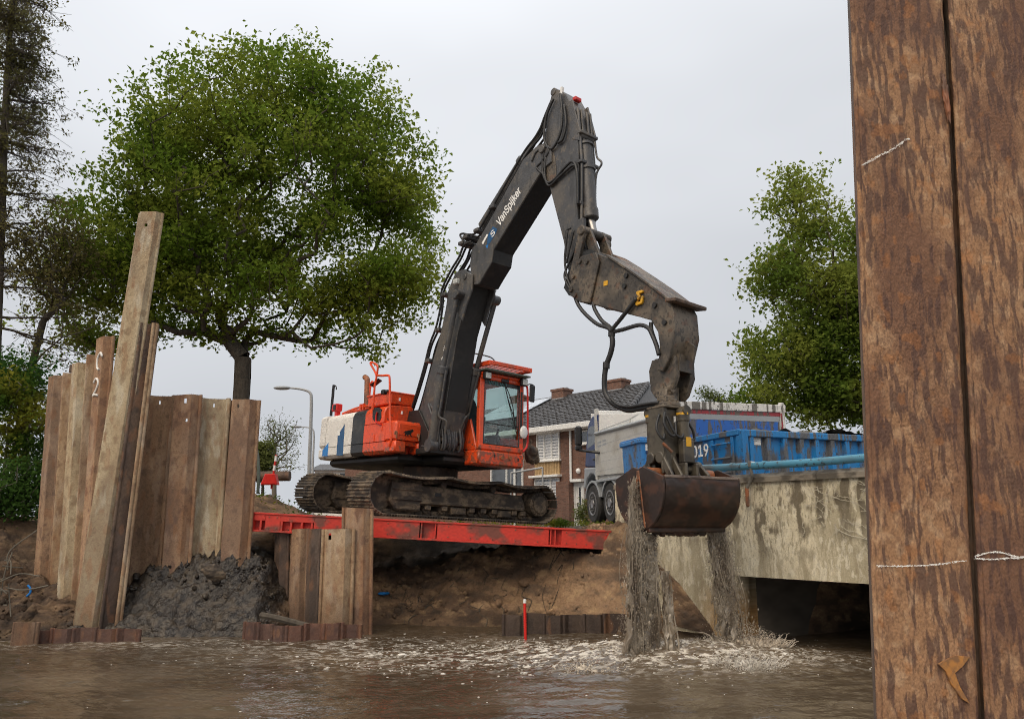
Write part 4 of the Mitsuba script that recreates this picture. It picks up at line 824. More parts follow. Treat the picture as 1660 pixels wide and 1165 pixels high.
# boom ---------------------------------------------------------------------------------
BY = -0.55
b1 = [(0.472,1.724),(0.681,2.207),(0.79,2.499),(1.066,3.192),(1.323,3.815),(1.452,4.325),(1.522,4.74),(1.741,5.054),(2.055,5.046),(2.379,4.825),(2.221,4.458),(2.139,4.19),(1.948,3.709),(1.766,2.715),(1.67,2.172),(1.526,1.66)]
boom = e(ex, 'lower_boom', prism(b1, BY - 0.255, BY + 0.255, 'y', 0.008), 'm_boom', 40)
pl_ = [(2.204,4.926),(2.427,4.835),(2.436,4.51),(2.271,4.237),(2.151,3.926),(1.954,4.144),(1.893,4.523),(1.997,4.803)]
e(boom, 'fork_plate', cat([prism(pl_, BY - 0.30, BY - 0.258, 'y', 0.01), prism(pl_, BY + 0.258, BY + 0.30, 'y', 0.01)]), 'm_boom', 40)
b1i = inset(np.array(b1), 0.012)
e(boom, 'underside_shade', prism([(x + 0.012, z) for x, z in np.array(b1)[9:15]] + [(x - 0.03, z) for x, z in np.array(b1)[9:15][::-1]], BY - 0.235, BY + 0.235, 'y'), 'm_boom_dark')  # near-black skin: shade below the lower boom put into the colour
b2 = [(2.383,4.632),(2.231,5.112),(2.286,5.442),(2.41,5.488),(2.97,5.998),(3.844,6.831),(4.203,6.951),(4.453,6.943),(4.652,6.767),(4.667,6.48),(4.428,6.418),(3.033,5.219),(2.992,4.975),(2.766,4.776),(2.595,4.611)]
ub = e(ex, 'upper_boom', prism(b2, BY - 0.245, BY + 0.245, 'y', 0.008), 'm_boom', 40)
e(ub, 'underside_shade', prism([(x + 0.008, z - 0.010) for x, z in np.array(b2)[10:15]] + [(x - 0.03, z + 0.03) for x, z in np.array(b2)[10:15][::-1]], BY - 0.232, BY + 0.232, 'y'), 'm_boom_dark')  # same dark skin, shade below the upper boom as colour
def side_text(txt, p0, p1, h, y):
    p0, p1 = np.array([p0[0], y, p0[1]]), np.array([p1[0], y, p1[1]]); L = np.linalg.norm(p1 - p0); uu = (p1 - p0) / L
    m = meshkit.text_mesh(txt, h, 0.003, True); m = xf(m, np.diag([L / m.bounds[1, 0], 1, 1])); vv = np.cross([0, -1.0, 0], uu)
    return xf(m, np.stack([uu, vv, [0, -1.0, 0]], 1), p0)
q = [(3.178,5.645),(3.831,6.168),(1.46,2.894),(1.679,3.692)]
e(ub, 'lettering', side_text('VanSpijker', q[0], q[1], 0.19, BY - 0.246), 'm_white_decal', False, label='white lettering on the upper boom')
e(boom, 'lettering', side_text('VanSpijker', q[2], q[3], 0.12, BY - 0.257), 'm_white_decal', False)
lg_ = ub
e(ub, 'logo_blue', prism([(2.821,5.572),(2.973,5.711),(3.121,5.617),(3.068,5.529),(2.879,5.375),(2.797,5.371)], BY - 0.249, BY - 0.244, 'y'), 'm_blue_decal', False, label='blue slanted logo field')
e(ub, 'logo_bar', prism([(2.614,5.453),(2.778,5.604),(2.831,5.583),(2.669,5.419)], BY - 0.249, BY - 0.244, 'y'), 'm_white_decal', False, label='white logo bar')
e(ub, 'logo_tip', prism([(2.757,5.363),(2.848,5.371),(2.814,5.289)], BY - 0.249, BY - 0.244, 'y'), 'm_lightblue_decal', False, label='light blue logo tip')
q = [(2.962,5.469),(3.066,5.549)]
e(ub, 'logo_letter', side_text('S', q[0], q[1], 0.13, BY - 0.25), 'm_white_decal', False, label='white letter on the blue logo field')
def pin(par, c, r, y0, y1, name='pin', mt='m_boom'): e(par, name, cyl((c[0], y0, c[1]), (c[0], y1, c[1]), r, n=20, bev=0.012), mt, 40)
p_ = [(2.17,4.837),(1.87,4.534),(4.425,6.804),(3.807,6.245)] ; p0_ = [(2.036,4.474)], [(2.352,4.45)]
pin(boom, p_[0], 0.06, BY - 0.325, BY + 0.325); pin(boom, p_[2], 0.075, BY - 0.30, BY + 0.30)
for yy, lo, mid, up in ((BY - 0.375, [(1.433,1.455)][0], [(1.69,3.037)][0], [(2.059,4.466)][0]), (BY + 0.375, [(1.283,1.638)][0], [(1.796,3.105)][0], [(2.332,4.458)][0])):
    A = lambda c: np.array([c[0], yy, c[1]])
    c1 = e(ex, 'boom_cylinder', cat([cyl(A(lo), A(mid), 0.095, n=20, bev=0.012), cyl(A(lo) + (A(mid) - A(lo)) * 0.90, A(mid), 0.115, n=20, bev=0.015), cyl(A(lo) + [0, -0.09, 0], A(lo) + [0, 0.09, 0], 0.13, n=20)]), 'm_boom', 40)
    e(c1, 'rod', cyl(A(mid), A(up), 0.052, n=14), 'm_boom', 40)
    e(c1, 'rod_eye', cyl(A(up) + [0, -0.085, 0], A(up) + [0, 0.085, 0], 0.10, n=20, bev=0.015), 'm_boom', 40)
    d = A(mid) - A(lo); of = np.array([0.13, 0.0, 0.0])
    e(c1, 'oil_pipe', hose([A(lo) + d * 0.94 + of, A(lo) + d * 0.5 + of, A(lo) + d * 0.36 + of, A(lo) + d * 0.30 + of * 1.8 + [0, -0.12 * np.sign(yy - BY), 0], A(lo) + d * 0.16 + of * 1.6 + [0, -0.15 * np.sign(yy - BY), 0]], 0.024), 'm_boom')
e(ex, 'boom_pin', cyl(([(2.157,4.477)][0][0], BY - 0.47, [(2.157,4.477)][0][1]), ([(2.157,4.477)][0][0], BY + 0.47, [(2.157,4.477)][0][1]), 0.065, n=18), 'm_boom', 40)
e(ex, 'boom_mount', cat([prism([(0.15, 1.3), (1.35, 1.3), (1.2, 1.75), (0.75, 2.25), (0.35, 2.25)], BY + s - 0.02, BY + s + 0.02, 'y', 0.006) for s in (-0.29, 0.29)] + [box(0.9, 1.5, BY - 0.42, BY + 0.4, 1.30, 1.42, 0.02)]), 'm_boom_dark')
# hoses at the boom foot
hr_ = np.random.default_rng(3); ms = []
for k in range(15):
    y = BY - 0.30 + 0.042 * k; x = 1.35 + 0.10 * hr_.random()
    ms.append(hose([(0.95, y, 1.45 + 0.1 * hr_.random()), (x + 0.1, y + 0.03, 1.36 + 0.12 * hr_.random()), (x + 0.12, y, 1.75 + 0.1 * hr_.random()), (x - 0.05, y - 0.02, 2.05 + 0.2 * hr_.random()), (1.1, y, 2.25 + 0.2 * hr_.random())], 0.022 + 0.008 * hr_.random(), 7, 5))
ms += [hose([(1.52, BY - 0.3, 1.55), (1.58, BY - 0.3, 1.95), (1.53, BY - 0.15, 2.06), (1.5, BY - 0.05, 1.95), (1.5, BY - 0.05, 1.6)], 0.022), hose([(1.52, BY + 0.02, 1.6), (1.55, BY + 0.05, 1.98), (1.5, BY + 0.2, 2.08), (1.52, BY + 0.33, 1.95), (1.5, BY + 0.2, 1.65)], 0.022)]
e(ex, 'hose_bundle', cat(ms), 'm_boom', True, kind='stuff')
blk = [box(1.3 + 0.1 * hr_.random(), 1.5, y, y + 0.07, z, z + 0.09, 0.01) for y in np.arange(BY - 0.4, BY + 0.35, 0.1) for z in (1.42, 1.56)]
e(ex, 'valve_block', cat(blk), 'm_mudsteel')
# hoses along the back of the boom
for k, (dx, dy) in enumerate(((-0.03, -0.2), (-0.06, -0.12), (-0.05, 0.0), (-0.09, 0.08), (-0.04, 0.16))):
    s = [(a + dx, BY + dy, b) for a, b in [(0.084,2.109),(0.306,2.36),(0.657,3.13),(0.839,3.646),(1.086,4.011),(1.2,4.465),(1.21,4.806),(1.5,5.151),(1.774,5.385),(1.954,5.61),(2.194,5.627)]]
    s = [(x + 0.05 * (hr_.random() - 0.5), y, z) for x, y, z in s]
    e(ex, 'boom_hose', hose(s, 0.024, 7, 5), 'm_rubber', True)
for k in range(4):
    s = [(a, BY - 0.18 + 0.1 * k, b) for a, b in [(1.951,5.638),(1.726,5.864),(1.811,5.923),(2.046,5.802),(2.332,5.777),(2.824,6.165),(3.676,6.953),(4.071,7.192),(4.209,7.317),(4.359,7.538),(4.555,7.838)]]
    s = [(x + 0.06 * (hr_.random() - 0.5), y, z + 0.05 * (hr_.random() - 0.5)) for x, y, z in s]
    e(ex, 'boom_hose', hose(s, 0.023, 7, 5), 'm_rubber', True)
for a, b in [(0.814,3.308),(1.125,3.933),(1.278,4.677),(1.818,5.682),(1.966,5.778),(2.356,5.818),(2.85,6.177)]: e(ex, 'pipe_clamp', box(a - 0.08, a + 0.08, BY - 0.24, BY + 0.2, b - 0.04, b + 0.04, 0.012), 'm_boom')
wq = [(1.909,4.79)] [0]; e(boom, 'work_light', box(wq[0] - 0.07, wq[0] + 0.07, -0.93, -0.83, wq[1] - 0.06, wq[1] + 0.06, 0.02), 'm_lamp'); wq = [(2.303,4.71)][0]; e(boom, 'work_light', box(wq[0] - 0.05, wq[0] + 0.05, -0.26, -0.16, wq[1] - 0.08, wq[1] + 0.08, 0.02), 'm_lamp')
# stick ----------------------------------------------------------------------------------
st_ = [(4.54,7.876),(4.606,7.962),(4.746,7.924),(4.958,7.74),(5.206,7.31),(5.321,6.816),(5.358,6.245),(5.356,5.458),(5.417,4.651),(5.405,4.158),(5.346,3.714),(5.227,4.012),(5.017,4.871),(4.775,5.523),(4.579,6.065),(4.378,6.602),(4.375,6.979)]
stick = e(ex, 'stick', prism(st_, BY - 0.20, BY + 0.20, 'y', 0.012), 'm_boom', 40)
fl = np.array(st_); 
e(stick, 'front_pipe', cat([tube([(fl[4][0] + 0.05, y, fl[4][1] + 0.02), (fl[6][0] + 0.04, y, fl[6][1]), (fl[8][0] + 0.03, y, fl[8][1])], 0.028) for y in (BY - 0.16, BY - 0.08, BY + 0.06, BY + 0.14)]), 'm_boom', True)
for k in (5, 6, 7): e(stick, 'pipe_bracket', box(fl[k][0] - 0.02, fl[k][0] + 0.09, BY - 0.215, BY + 0.215, fl[k][1] - 0.03, fl[k][1] + 0.03, 0.01), 'm_boom')
e(stick, 'valve_box', box(fl[7][0], fl[7][0] + 0.16, BY - 0.21, BY - 0.12, fl[7][1] - 0.5, fl[7][1] - 0.3, 0.015), 'm_boom')
rp_ = [(4.438,6.903),(4.582,6.798),(4.712,6.601),(4.777,6.298),(4.757,6.003),(4.587,6.036),(4.432,6.358),(4.381,6.649)]
e(stick, 'wear_plate', prism(rp_, BY - 0.212, BY - 0.2, 'y', 0.004), 'm_arm', 40)
ct, cb, cr2 = [np.array([a, BY, b]) for a, b in [(5.286,6.795),(5.487,5.182),(5.587,4.871)]]
bc = e(ex, 'stick_cylinder', cat([cyl(ct + (cb - ct) * 0.06, cb, 0.125, n=22, bev=0.02), cyl(cb + (ct - cb) * 0.12, cb, 0.145, n=22, bev=0.02), cyl(ct + [0, -0.16, 0], ct + [0, 0.16, 0], 0.10, n=18, bev=0.012)]), 'm_boom', 40)
for k in (0.10, 0.40): e(bc, 'clamp', cyl(ct + (cb - ct) * k - (cb - ct) * 0.012, ct + (cb - ct) * k + (cb - ct) * 0.012, 0.15, n=22), 'm_boom', 40)
e(bc, 'rod', cyl(cb, cr2, 0.065, n=14), 'm_steel', 40)
e(bc, 'oil_pipe', hose([ct + [0.16, 0.1, -0.1], ct + [0.2, 0.12, -0.4], ct + [0.3, 0.14, -0.55], ct + [0.19, 0.12, -0.75], ct + [0.2, 0.1, -1.3]], 0.02), 'm_boom')
e(stick, 'cylinder_bracket', cat([prism([(4.967,7.516),(5.148,7.538),(5.363,6.886),(5.355,6.649),(5.176,6.742),(5.053,6.997)], BY + s - 0.02, BY + s + 0.02, 'y', 0.006) for s in (-0.19, 0.19)]), 'm_boom', 40)
at_, am_, ab_ = [np.array([a, BY, b]) for a, b in [(4.411,8.054),(3.565,7.02),(2.26,5.974)]]
ac = e(ex, 'arm_cylinder', cat([cyl(ab_, am_, 0.105, n=20, bev=0.015), cyl(am_ + (ab_ - am_) * 0.08, am_, 0.13, n=20, bev=0.015)]), 'm_boom', 40); e(ac, 'rod', cyl(am_, at_ + [0.2, 0, -0.12], 0.055, n=14), 'm_boom', 40)
e(stick, 'head_cap', cat([cyl((at_[0] + 0.2, BY - 0.215, at_[2] - 0.12), (at_[0] + 0.2, BY + 0.215, at_[2] - 0.12), 0.075, n=18, bev=0.01)]), 'm_boom', 40)
q = [(4.83,7.875),(5.091,7.639)]
e(stick, 'sticker', box(q[0][0] - 0.03, q[0][0] + 0.03, -0.76, -0.70, q[0][1] - 0.10, q[0][1] + 0.06, 0.008), 'm_white_plastic'); e(stick, 'red_cap', box(q[1][0] - 0.05, q[1][0] + 0.04, -0.66, -0.50, q[1][1] - 0.05, q[1][1] + 0.03, 0.015), 'm_redplastic', 30)
for s in ([(4.673,7.745),(4.479,7.449),(4.449,7.02),(4.586,6.718),(4.402,6.576),(4.265,6.501),(4.452,6.312)], [(4.86,7.763),(4.931,7.321),(4.897,6.966),(4.705,6.735),(4.511,6.833),(4.246,6.834),(4.111,6.682)], [(4.974,7.489),(5.04,7.092),(4.97,6.816),(4.838,6.782)], [(4.444,6.772),(4.429,6.406),(4.566,6.114),(4.754,6.086),(5.045,6.223),(5.253,6.266),(5.373,6.013),(5.411,5.426)], [(4.504,6.625),(4.507,6.256),(4.639,6.016),(4.887,6.088),(5.208,6.188),(5.32,6.171)]):
    e(stick, 'hose', hose([(a, BY - 0.245, b) for a, b in s], 0.024, 7, 6), 'm_rubber', True)
# linkage and the long grab arm -------------------------------------------------------------
lk = [(5.595,4.869),(5.089,4),(5.722,4.58)]
L0, L1, L2 = [np.array([a, BY, b]) for a, b in lk]
def bar(a, b, w, y0, y1):
    a, b = np.array([a[0], a[-1]]), np.array([b[0], b[-1]]); d = (b - a) / np.linalg.norm(b - a); n = np.array([-d[1], d[0]])
    r = [a + n * w * math.cos(t) - d * w * math.sin(t) for t in np.linspace(0, math.pi, 7)] + [b - n * w * math.cos(t) + d * w * math.sin(t) for t in np.linspace(0, math.pi, 7)]
    return prism(r, y0, y1, 'y', 0.008)
e(ex, 'link', cat([bar(L0, (fl[9][0] - 0.02, fl[9][1] - 0.05), 0.075, BY + s - 0.035, BY + s + 0.035) for s in (-0.27, 0.27)]), 'm_arm', 40)
e(ex, 'link_pin', cyl((L0[0], BY - 0.34, L0[2]), (L0[0], BY + 0.34, L0[2]), 0.085, n=18, bev=0.012), 'm_arm', 40)
ga = [(5.952,4.371),(6.194,4.246),(6.669,3.893),(7.05,3.598),(7.467,3.252),(7.536,3.127),(7.57,2.754),(7.468,2.407),(7.343,2.225),(7.251,2.255),(7.284,2.617),(7.248,2.827),(7.116,3.029),(6.418,3.316),(5.79,3.553),(5.776,3.999)]
arm = e(ex, 'grab_arm', prism(ga, BY - 0.28, BY + 0.28, 'y', 0.01), 'm_arm', 40, label='bent brown extension arm that carries the grab')
g = np.array(ga)
tp_ = [(x - 0.0, z + 0.005) for x, z in g[1:5]] + [(x + 0.02, z + 0.035) for x, z in g[1:5][::-1]]
e(arm, 'top_plate', prism(tp_, BY - 0.33, BY + 0.33, 'y', 0.006), 'm_arm', 40)
e(arm, 'end_lip', xf(box(-0.1, 0.1, BY - 0.36, BY + 0.36, -0.025, 0.03, 0.01), ry(0.12), (g[4][0] + 0.08, 0, g[4][1] - 0.01)), 'm_rust_dark')
e(arm, 'rear_lip', xf(box(-0.02, 0.42, BY + 0.1, BY + 0.40, -0.02, 0.02, 0.008), ry(0.62), (g[1][0] - 0.25, 0, g[1][1] + 0.19)), 'm_rust_dark')
cp = [(5.603,4.398),(5.968,4.38),(6.044,4.202),(5.85,3.545),(5.616,3.602),(5.371,3.771),(5.334,3.919)]
e(arm, 'coupling_plate', cat([prism(cp, BY - 0.33, BY - 0.285, 'y', 0.012), prism(cp, BY + 0.285, BY + 0.33, 'y', 0.012)]), 'm_arm', 40)
e(arm, 'coupling_body', prism([(5.334,4.502),(5.768,4.502),(6.015,4.331),(5.542,3.685),(5.267,3.807),(5.137,3.967)], BY - 0.26, BY + 0.26, 'y'), 'm_boom_dark')
for c in [(5.606,4.311),(5.77,4.26),(5.413,3.859),(5.508,3.742),(5.45,4.078)]: e(arm, 'bolt', cyl((c[0], BY - 0.36, c[1]), (c[0], BY - 0.325, c[1]), 0.045, n=6), 'm_arm')
e(arm, 'ear', cat([bar(L0, (L2[0] + 0.12, L2[2] - 0.25), 0.09, BY + s - 0.03, BY + s + 0.03) for s in (-0.16, 0.16)] + [box(L2[0] - 0.02, L2[0] + 0.12, BY - 0.15, BY + 0.15, L2[2] - 0.32, L2[2] - 0.1, 0.015)]), 'm_arm', 40)
tor = trimesh.creation.torus(0.085, 0.035, major_sections=20, minor_sections=8); c = [(5.616,4.73)][0]
e(arm, 'lifting_ring', xf(tor, rx(math.pi / 2), (c[0], -0.3, c[1])), 'm_arm', True)
e(arm, 'nameplate', box(*[v for v in (lambda c: (c[0] - 0.045, c[0] + 0.045, BY - 0.286, BY - 0.279, c[1] - 0.04, c[1] + 0.04))([(6.163,3.816)][0])]), 'm_yellow', False)
for c in [(6.582,3.672),(7.198,3.24),(7.387,2.942),(6.618,3.835)]: e(arm, 'boss', cyl((c[0], BY - 0.31, c[1]), (c[0], BY - 0.27, c[1]), 0.04, n=12), 'm_boom_dark')
c = [(6.91,3.41)][0]
hk_ = [sg.LineString([(0.05, 0.09), (-0.04, 0.09), (-0.0, 0.02), (-0.06, -0.03), (-0.05, -0.09), (0.04, -0.08), (0.06, 0.0)]).buffer(0.022)]
e(arm, 'yellow_clip', xf(prism(np.array(hk_[0].simplify(0.004).exterior.coords)[:-1], BY - 0.32, BY - 0.28, 'y', 0.006), np.eye(3), (c[0], 0, c[1])), 'm_yellow')
tip = [(7.078,2.434),(7.518,2.447),(7.539,2.153),(7.437,1.912),(7.358,1.847),(7.151,1.868),(7.056,1.988),(7.019,2.282)]
e(arm, 'tip_fork', cat([prism(tip, BY + s - 0.05, BY + s + 0.05, 'y', 0.015) for s in (-0.17, 0.17)] + [prism([(7.078,2.463),(7.541,2.48),(7.54,2.234),(7.079,2.265)], BY - 0.15, BY + 0.15, 'y')]), 'm_arm', 40)
gs = [(7.514,2.732),(7.703,2.584),(7.658,2.348),(7.514,2.459)]; e(arm, 'gusset', prism(gs, BY + 0.0, BY + 0.04, 'y'), 'm_arm')
e(arm, 'swivel', cat([cyl(([(7.244,2.005)][0][0], BY - 0.24, [(7.244,2.005)][0][1]), ([(7.244,2.005)][0][0], BY + 0.24, [(7.244,2.005)][0][1]), 0.075, n=18), box([(7.244,2.005)][0][0] - 0.11, [(7.244,2.005)][0][0] + 0.11, BY - 0.1, BY + 0.1, [(7.244,1.822)][0][1], [(7.244,2.06)][0][1], 0.03)]), 'm_arm', 40)
c = [(7.234,2.471)][0]
e(arm, 'shackle', xf(cat([xf(trimesh.creation.torus(0.05, 0.014, major_sections=18, minor_sections=6), rx(1.57) @ np.diag([0.8, 1.7, 1])), tube([(0, 0, 0.06), (0, 0, -0.13)], 0.013), cyl((-0.06, 0, 0.09), (0.06, 0, 0.09), 0.018)]), rz(0.9), (c[0], -0.2, c[1])), 'm_rubber', True)
e(arm, 'eye_bar', hose([(a, -0.26, b) for a, b in [(7.143,3.002),(7.214,2.778),(7.271,2.607)]], 0.03), 'm_arm', True)
# big black hoses below the arm
hz = lambda s, y=BY - 0.30: [(a, y, b) for a, b in s]
for s, y in (([(5.451,3.767),(5.563,3.562),(5.745,3.369),(6.007,3.167),(6.242,3.064),(6.338,2.988)], BY - 0.3), ([(5.854,3.567),(5.915,3.42),(6.06,3.228),(6.228,3.097),(6.338,2.988)], BY - 0.26), ([(6.872,3.408),(6.723,3.282),(6.545,3.139),(6.416,3.044),(6.338,2.978)], BY - 0.33), ([(6.352,2.976),(6.574,2.977),(6.89,2.989),(7.074,2.919),(7.171,2.771),(7.243,2.62),(7.29,2.474)], BY - 0.3), ([(7.122,2.995),(7.122,2.92),(7.147,2.821),(7.243,2.601)], BY - 0.28)):
    e(arm, 'hose', hose(hz(s, y), 0.032, 9, 6), 'm_rubber', True)
e(arm, 'main_hose', hose(hz([(6.325,2.98),(6.355,2.807),(6.319,2.646),(6.23,2.462),(6.195,2.271),(6.214,2.045),(6.337,1.889),(6.533,1.776),(6.722,1.717),(7.025,1.731),(7.293,1.751)]), 0.042, 10, 8), 'm_rubber', True, label='thick black hose looping down to the grab')
e(arm, 'thin_hose', hose(hz([(6.385,1.925),(6.554,1.805),(6.793,1.755),(7.07,1.766),(7.337,1.767)], BY - 0.36), 0.022, 8, 6), 'm_rubber', True)
e(arm, 'hose_tie', cat([cyl((a, BY - 0.3, b - 0.05), (a, BY - 0.3, b + 0.05), 0.055, n=10) for a, b in [(6.332,2.959),(6.23,2.462)]]), 'm_rubber')
for s in ([(5.209,4.981),(5.175,4.675),(5.172,4.397),(5.247,4.104),(5.412,3.828)], [(5.525,4.802),(5.426,4.609),(5.252,4.344),(5.166,4.178),(5.252,3.993),(5.43,3.76)], [(5.367,4.936),(5.285,4.669),(5.203,4.39)], [(5.286,5.004),(5.193,4.985),(5.168,4.846)]):
    e(stick, 'hose', hose(hz(s, BY - 0.28), 0.02, 7, 6), 'm_rubber', True)

# ================================================================ THE CLAMSHELL GRAB AND THE POURING WATER
G0 = np.array([(2.482,11.642,2.806)][0]); GA = math.radians(31); GR = rz(GA)
gb = thing('clamshell_grab', 'dark steel clamshell grab with rusty hinge tube hanging from the long arm, pouring muddy water', 'grab')
def g_(par, name, m, mt, smooth=35, **k): return part(par, name, xf(m, GR, G0), mt, smooth, **k)
W2 = 0.74
prof = np.array([(-0.50, -0.10), (-0.495, -0.22), (-0.47, -0.36), (-0.42, -0.49), (-0.33, -0.61), (-0.22, -0.70), (-0.10, -0.755), (0.0, -0.775)])
cheek = np.vstack([prof, [(0.0, -0.3), (-0.0, 0.08), (-0.12, 0.10)]])
mat('m_rim', worn((0.16, 0.12, 0.095), (0.05, 0.03, 0.022), 0.45, 0.65, 9.0), 0.4)
def shell(front):
    s = 1 if front else -1; R = rx(math.radians(-7 if front else 7))
    f = lambda m: xf(m, R)
    c = prof * [s, 1]; band = np.array(sg.LineString(smoothpath(np.c_[c, 0 * c[:, 0]], 4)[:, :2]).buffer(0.014, cap_style=2).exterior.coords)[:-1]
    cv = smoothpath(np.c_[c, 0 * c[:, 0]], 6)[:, :2]; nn_ = np.gradient(cv, axis=0); nn_ = np.c_[nn_[:, 1], -nn_[:, 0]] / np.linalg.norm(nn_, axis=1, keepdims=True); ss = []
    for o_ in (0.012, -0.012):
        ss.append(grid(np.linspace(-W2 + 0.02, W2 - 0.02, 60), np.arange(len(cv)), lambda X, J: np.stack([X, cv[J.astype(int), 0] + nn_[J.astype(int), 0] * o_, cv[J.astype(int), 1] + nn_[J.astype(int), 1] * o_], -1) + 0.022 * (meshkit.fbm(np.stack([X * 5, J * 0.16, X * 0 + s], -1), 3, 4)[..., None] - 0.5) * np.stack([0 * X, nn_[J.astype(int), 0], nn_[J.astype(int), 1]], -1)))
    k = g_(gb, 'shell', f(cat(ss)), 'm_shell', True)
    for sx in (-1, 1): g_(k, 'cheek', f(prism(cheek * [s, 1] * [1.02, 1.02], sx * W2 - 0.022, sx * W2 + 0.022, 'x', 0.008)), 'm_shell', 35)
    g_(k, 'top_edge', f(box(-W2 + 0.024, W2 - 0.024, *sorted((s * -0.525, s * -0.485)), -0.125, -0.085, 0.006)), 'm_rim', 35, label='worn pale top edge of the shell')
    g_(k, 'cutting_edge', f(box(-W2 - 0.01, W2 + 0.01, *sorted((s * -0.10, s * -0.012)), -0.83, -0.76, 0.012)), 'm_shell', 35)
    for sx in (-1, 1): g_(k, 'edge_bar', f(box(sx * W2 - 0.03, sx * W2 + 0.03, *sorted((s * -0.035, s * -0.004)), -0.76, 0.06, 0.008)), 'm_hinge', 35, label='rusty vertical edge bar')
    g_(k, 'inner_brace', f(cat([box(-W2 + 0.03, W2 - 0.03, *sorted((s * -0.13, s * -0.02)), -0.06, 0.0, 0.01)])), 'm_hinge', 35)
    return k
shell(True); shell(False)
g_(gb, 'hinge_tube', cyl((-W2 + 0.03, 0, 0.03), (W2 - 0.03, 0, 0.03), 0.085, n=22, bev=0.01), 'm_hinge', 40, label='orange rusty hinge tube')
BX = -0.14
body = prism([(-0.20, 0.30), (0.16, 0.30), (0.20, 0.62), (0.17, 1.0), (-0.22, 1.0), (-0.25, 0.62)], -0.15, 0.15, 'y', 0.03)
g_(gb, 'body', xf(body, np.eye(3), (BX, 0, 0)), 'm_grab', 35)
g_(gb, 'rib', xf(cat([prism([(-0.27, 0.30), (-0.19, 0.30), (-0.16, 1.0), (-0.24, 1.0)], -0.17, 0.17, 'y', 0.01), prism([(0.15, 0.02), (0.26, 0.02), (0.24, 0.5), (0.17, 0.55)], -0.17, 0.17, 'y', 0.01)]), np.eye(3), (BX, 0, 0)), 'm_grab', 35)
g_(gb, 'head_plate', xf(cat([box(-0.25, 0.24, -0.20, 0.20, 1.00, 1.035, 0.01), cyl((0, 0, 1.035), (0, 0, 1.10), 0.20, n=24, bev=0.012), cyl((0, 0, 1.10), (0, 0, 1.20), 0.15, n=20, bev=0.012)] + [cyl((0.17 * math.cos(a), 0.17 * math.sin(a), 1.09), (0.17 * math.cos(a), 0.17 * math.sin(a), 1.125), 0.02, n=6) for a in np.arange(0, 6.28, 0.52)]), np.eye(3), (BX, 0, 0)), 'm_arm', 35)
zt = 1.2
g_(gb, 'hanger', xf(cat([prism([(-0.12, 1.17), (0.12, 1.17), (0.08, 1.32), (-0.08, 1.32)], -0.09, 0.09, 'y', 0.02), cyl((0, -0.14, 1.31), (0, 0.14, 1.31), 0.06, n=16)]), np.eye(3), (BX, 0, 0)), 'm_arm', 35)
for (x, y) in ((BX + 0.10, -0.22), (BX - 0.12, 0.22)):
    c = g_(gb, 'cylinder', cat([cyl((x, y, 0.20), (x, y, 0.90), 0.085, n=20, bev=0.01), cyl((x, y, 0.80), (x, y, 0.98), 0.10, n=20, bev=0.012), cyl((x, y - 0.1, 0.96), (x, y + 0.1, 0.96), 0.075, n=16)]), 'm_grab', 40)
    g_(c, 'shroud', box(x - 0.10, x + 0.12, y - 0.095, y + 0.03, 0.18, 0.52, 0.015), 'm_grab'); g_(c, 'rod', cyl((x, y, 0.04), (x, y, 0.2), 0.045), 'm_steel', 40)
    g_(c, 'sticker', box(x - 0.05, x + 0.05, y - 0.099, y - 0.094, 0.42, 0.56), 'm_yellow', False, label='yellow sticker'); g_(c, 'collar', cyl((x, y, 0.895), (x, y, 0.93), 0.102, n=20), 'm_yellow', 40)
    g_(gb, 'clevis', cat([box(x - 0.13, x - 0.07, y - 0.15, y + 0.12, -0.02, 0.18, 0.02), box(x + 0.09, x + 0.15, y - 0.15, y + 0.12, -0.02, 0.18, 0.02), cyl((x - 0.16, y, 0.09), (x + 0.18, y, 0.09), 0.055, n=14)]), 'm_grab')
def gbar(a, b, w, t):
    a, b = np.array(a, float), np.array(b, float); F, L = frame(a, b)
    return xf(box(-t / 2, t / 2, -w / 2, w / 2, -0.02, L + 0.02, 0.012), F, a)
for x in (BX - 0.26, BX - 0.08, BX + 0.26, BX + 0.46):
    for s in (-1, 1): g_(gb, 'arm', cat([gbar((x, s * 0.10, 0.30 if x < 0.2 else 0.16), (x, s * 0.30, -0.02), 0.11, 0.05), cyl((x - 0.04, s * 0.10, 0.26 if x < 0.2 else 0.14), (x + 0.04, s * 0.10, 0.26 if x < 0.2 else 0.14), 0.085, n=14, bev=0.01)]), 'm_grab')
g_(gb, 'foot_plate', cat([prism([(-0.42, 0.03), (-0.1, 0.03), (-0.16, 0.34), (-0.33, 0.36), (-0.44, 0.22)], BX * 0 - 0.17 + s, -0.12 + s, 'y', 0.012) for s in (0.0, 0.30)]), 'm_grab')
g_(gb, 'tie_bar', tube([(BX - 0.3, -0.2, 0.46), (BX - 0.18, -0.26, 0.33)], 0.022), 'm_hinge')
for p in ([(-0.24, -0.2, 0.92), (-0.30, -0.24, 0.75), (-0.22, -0.28, 0.58), (-0.10, -0.26, 0.60), (-0.06, -0.22, 0.78)], [(-0.20, -0.20, 0.86), (-0.13, -0.27, 0.62), (-0.02, -0.28, 0.55), (0.06, -0.26, 0.64), (0.06, -0.2, 0.84)], [(-0.26, -0.1, 0.9), (-0.36, -0.14, 0.68), (-0.30, -0.2, 0.52), (-0.24, -0.18, 0.6)], [(0.22, -0.16, 0.84), (0.30, -0.2, 0.70), (0.33, -0.2, 0.56), (0.26, -0.18, 0.52)]):
    g_(gb, 'hose', hose([(x + BX, y, z) for x, y, z in p], 0.02, 7, 6), 'm_rubber', True)
g_(gb, 'name_strip', box(BX - 0.02, BX + 0.02, -0.155, -0.148, 0.74, 0.88), 'm_white_plastic', False)
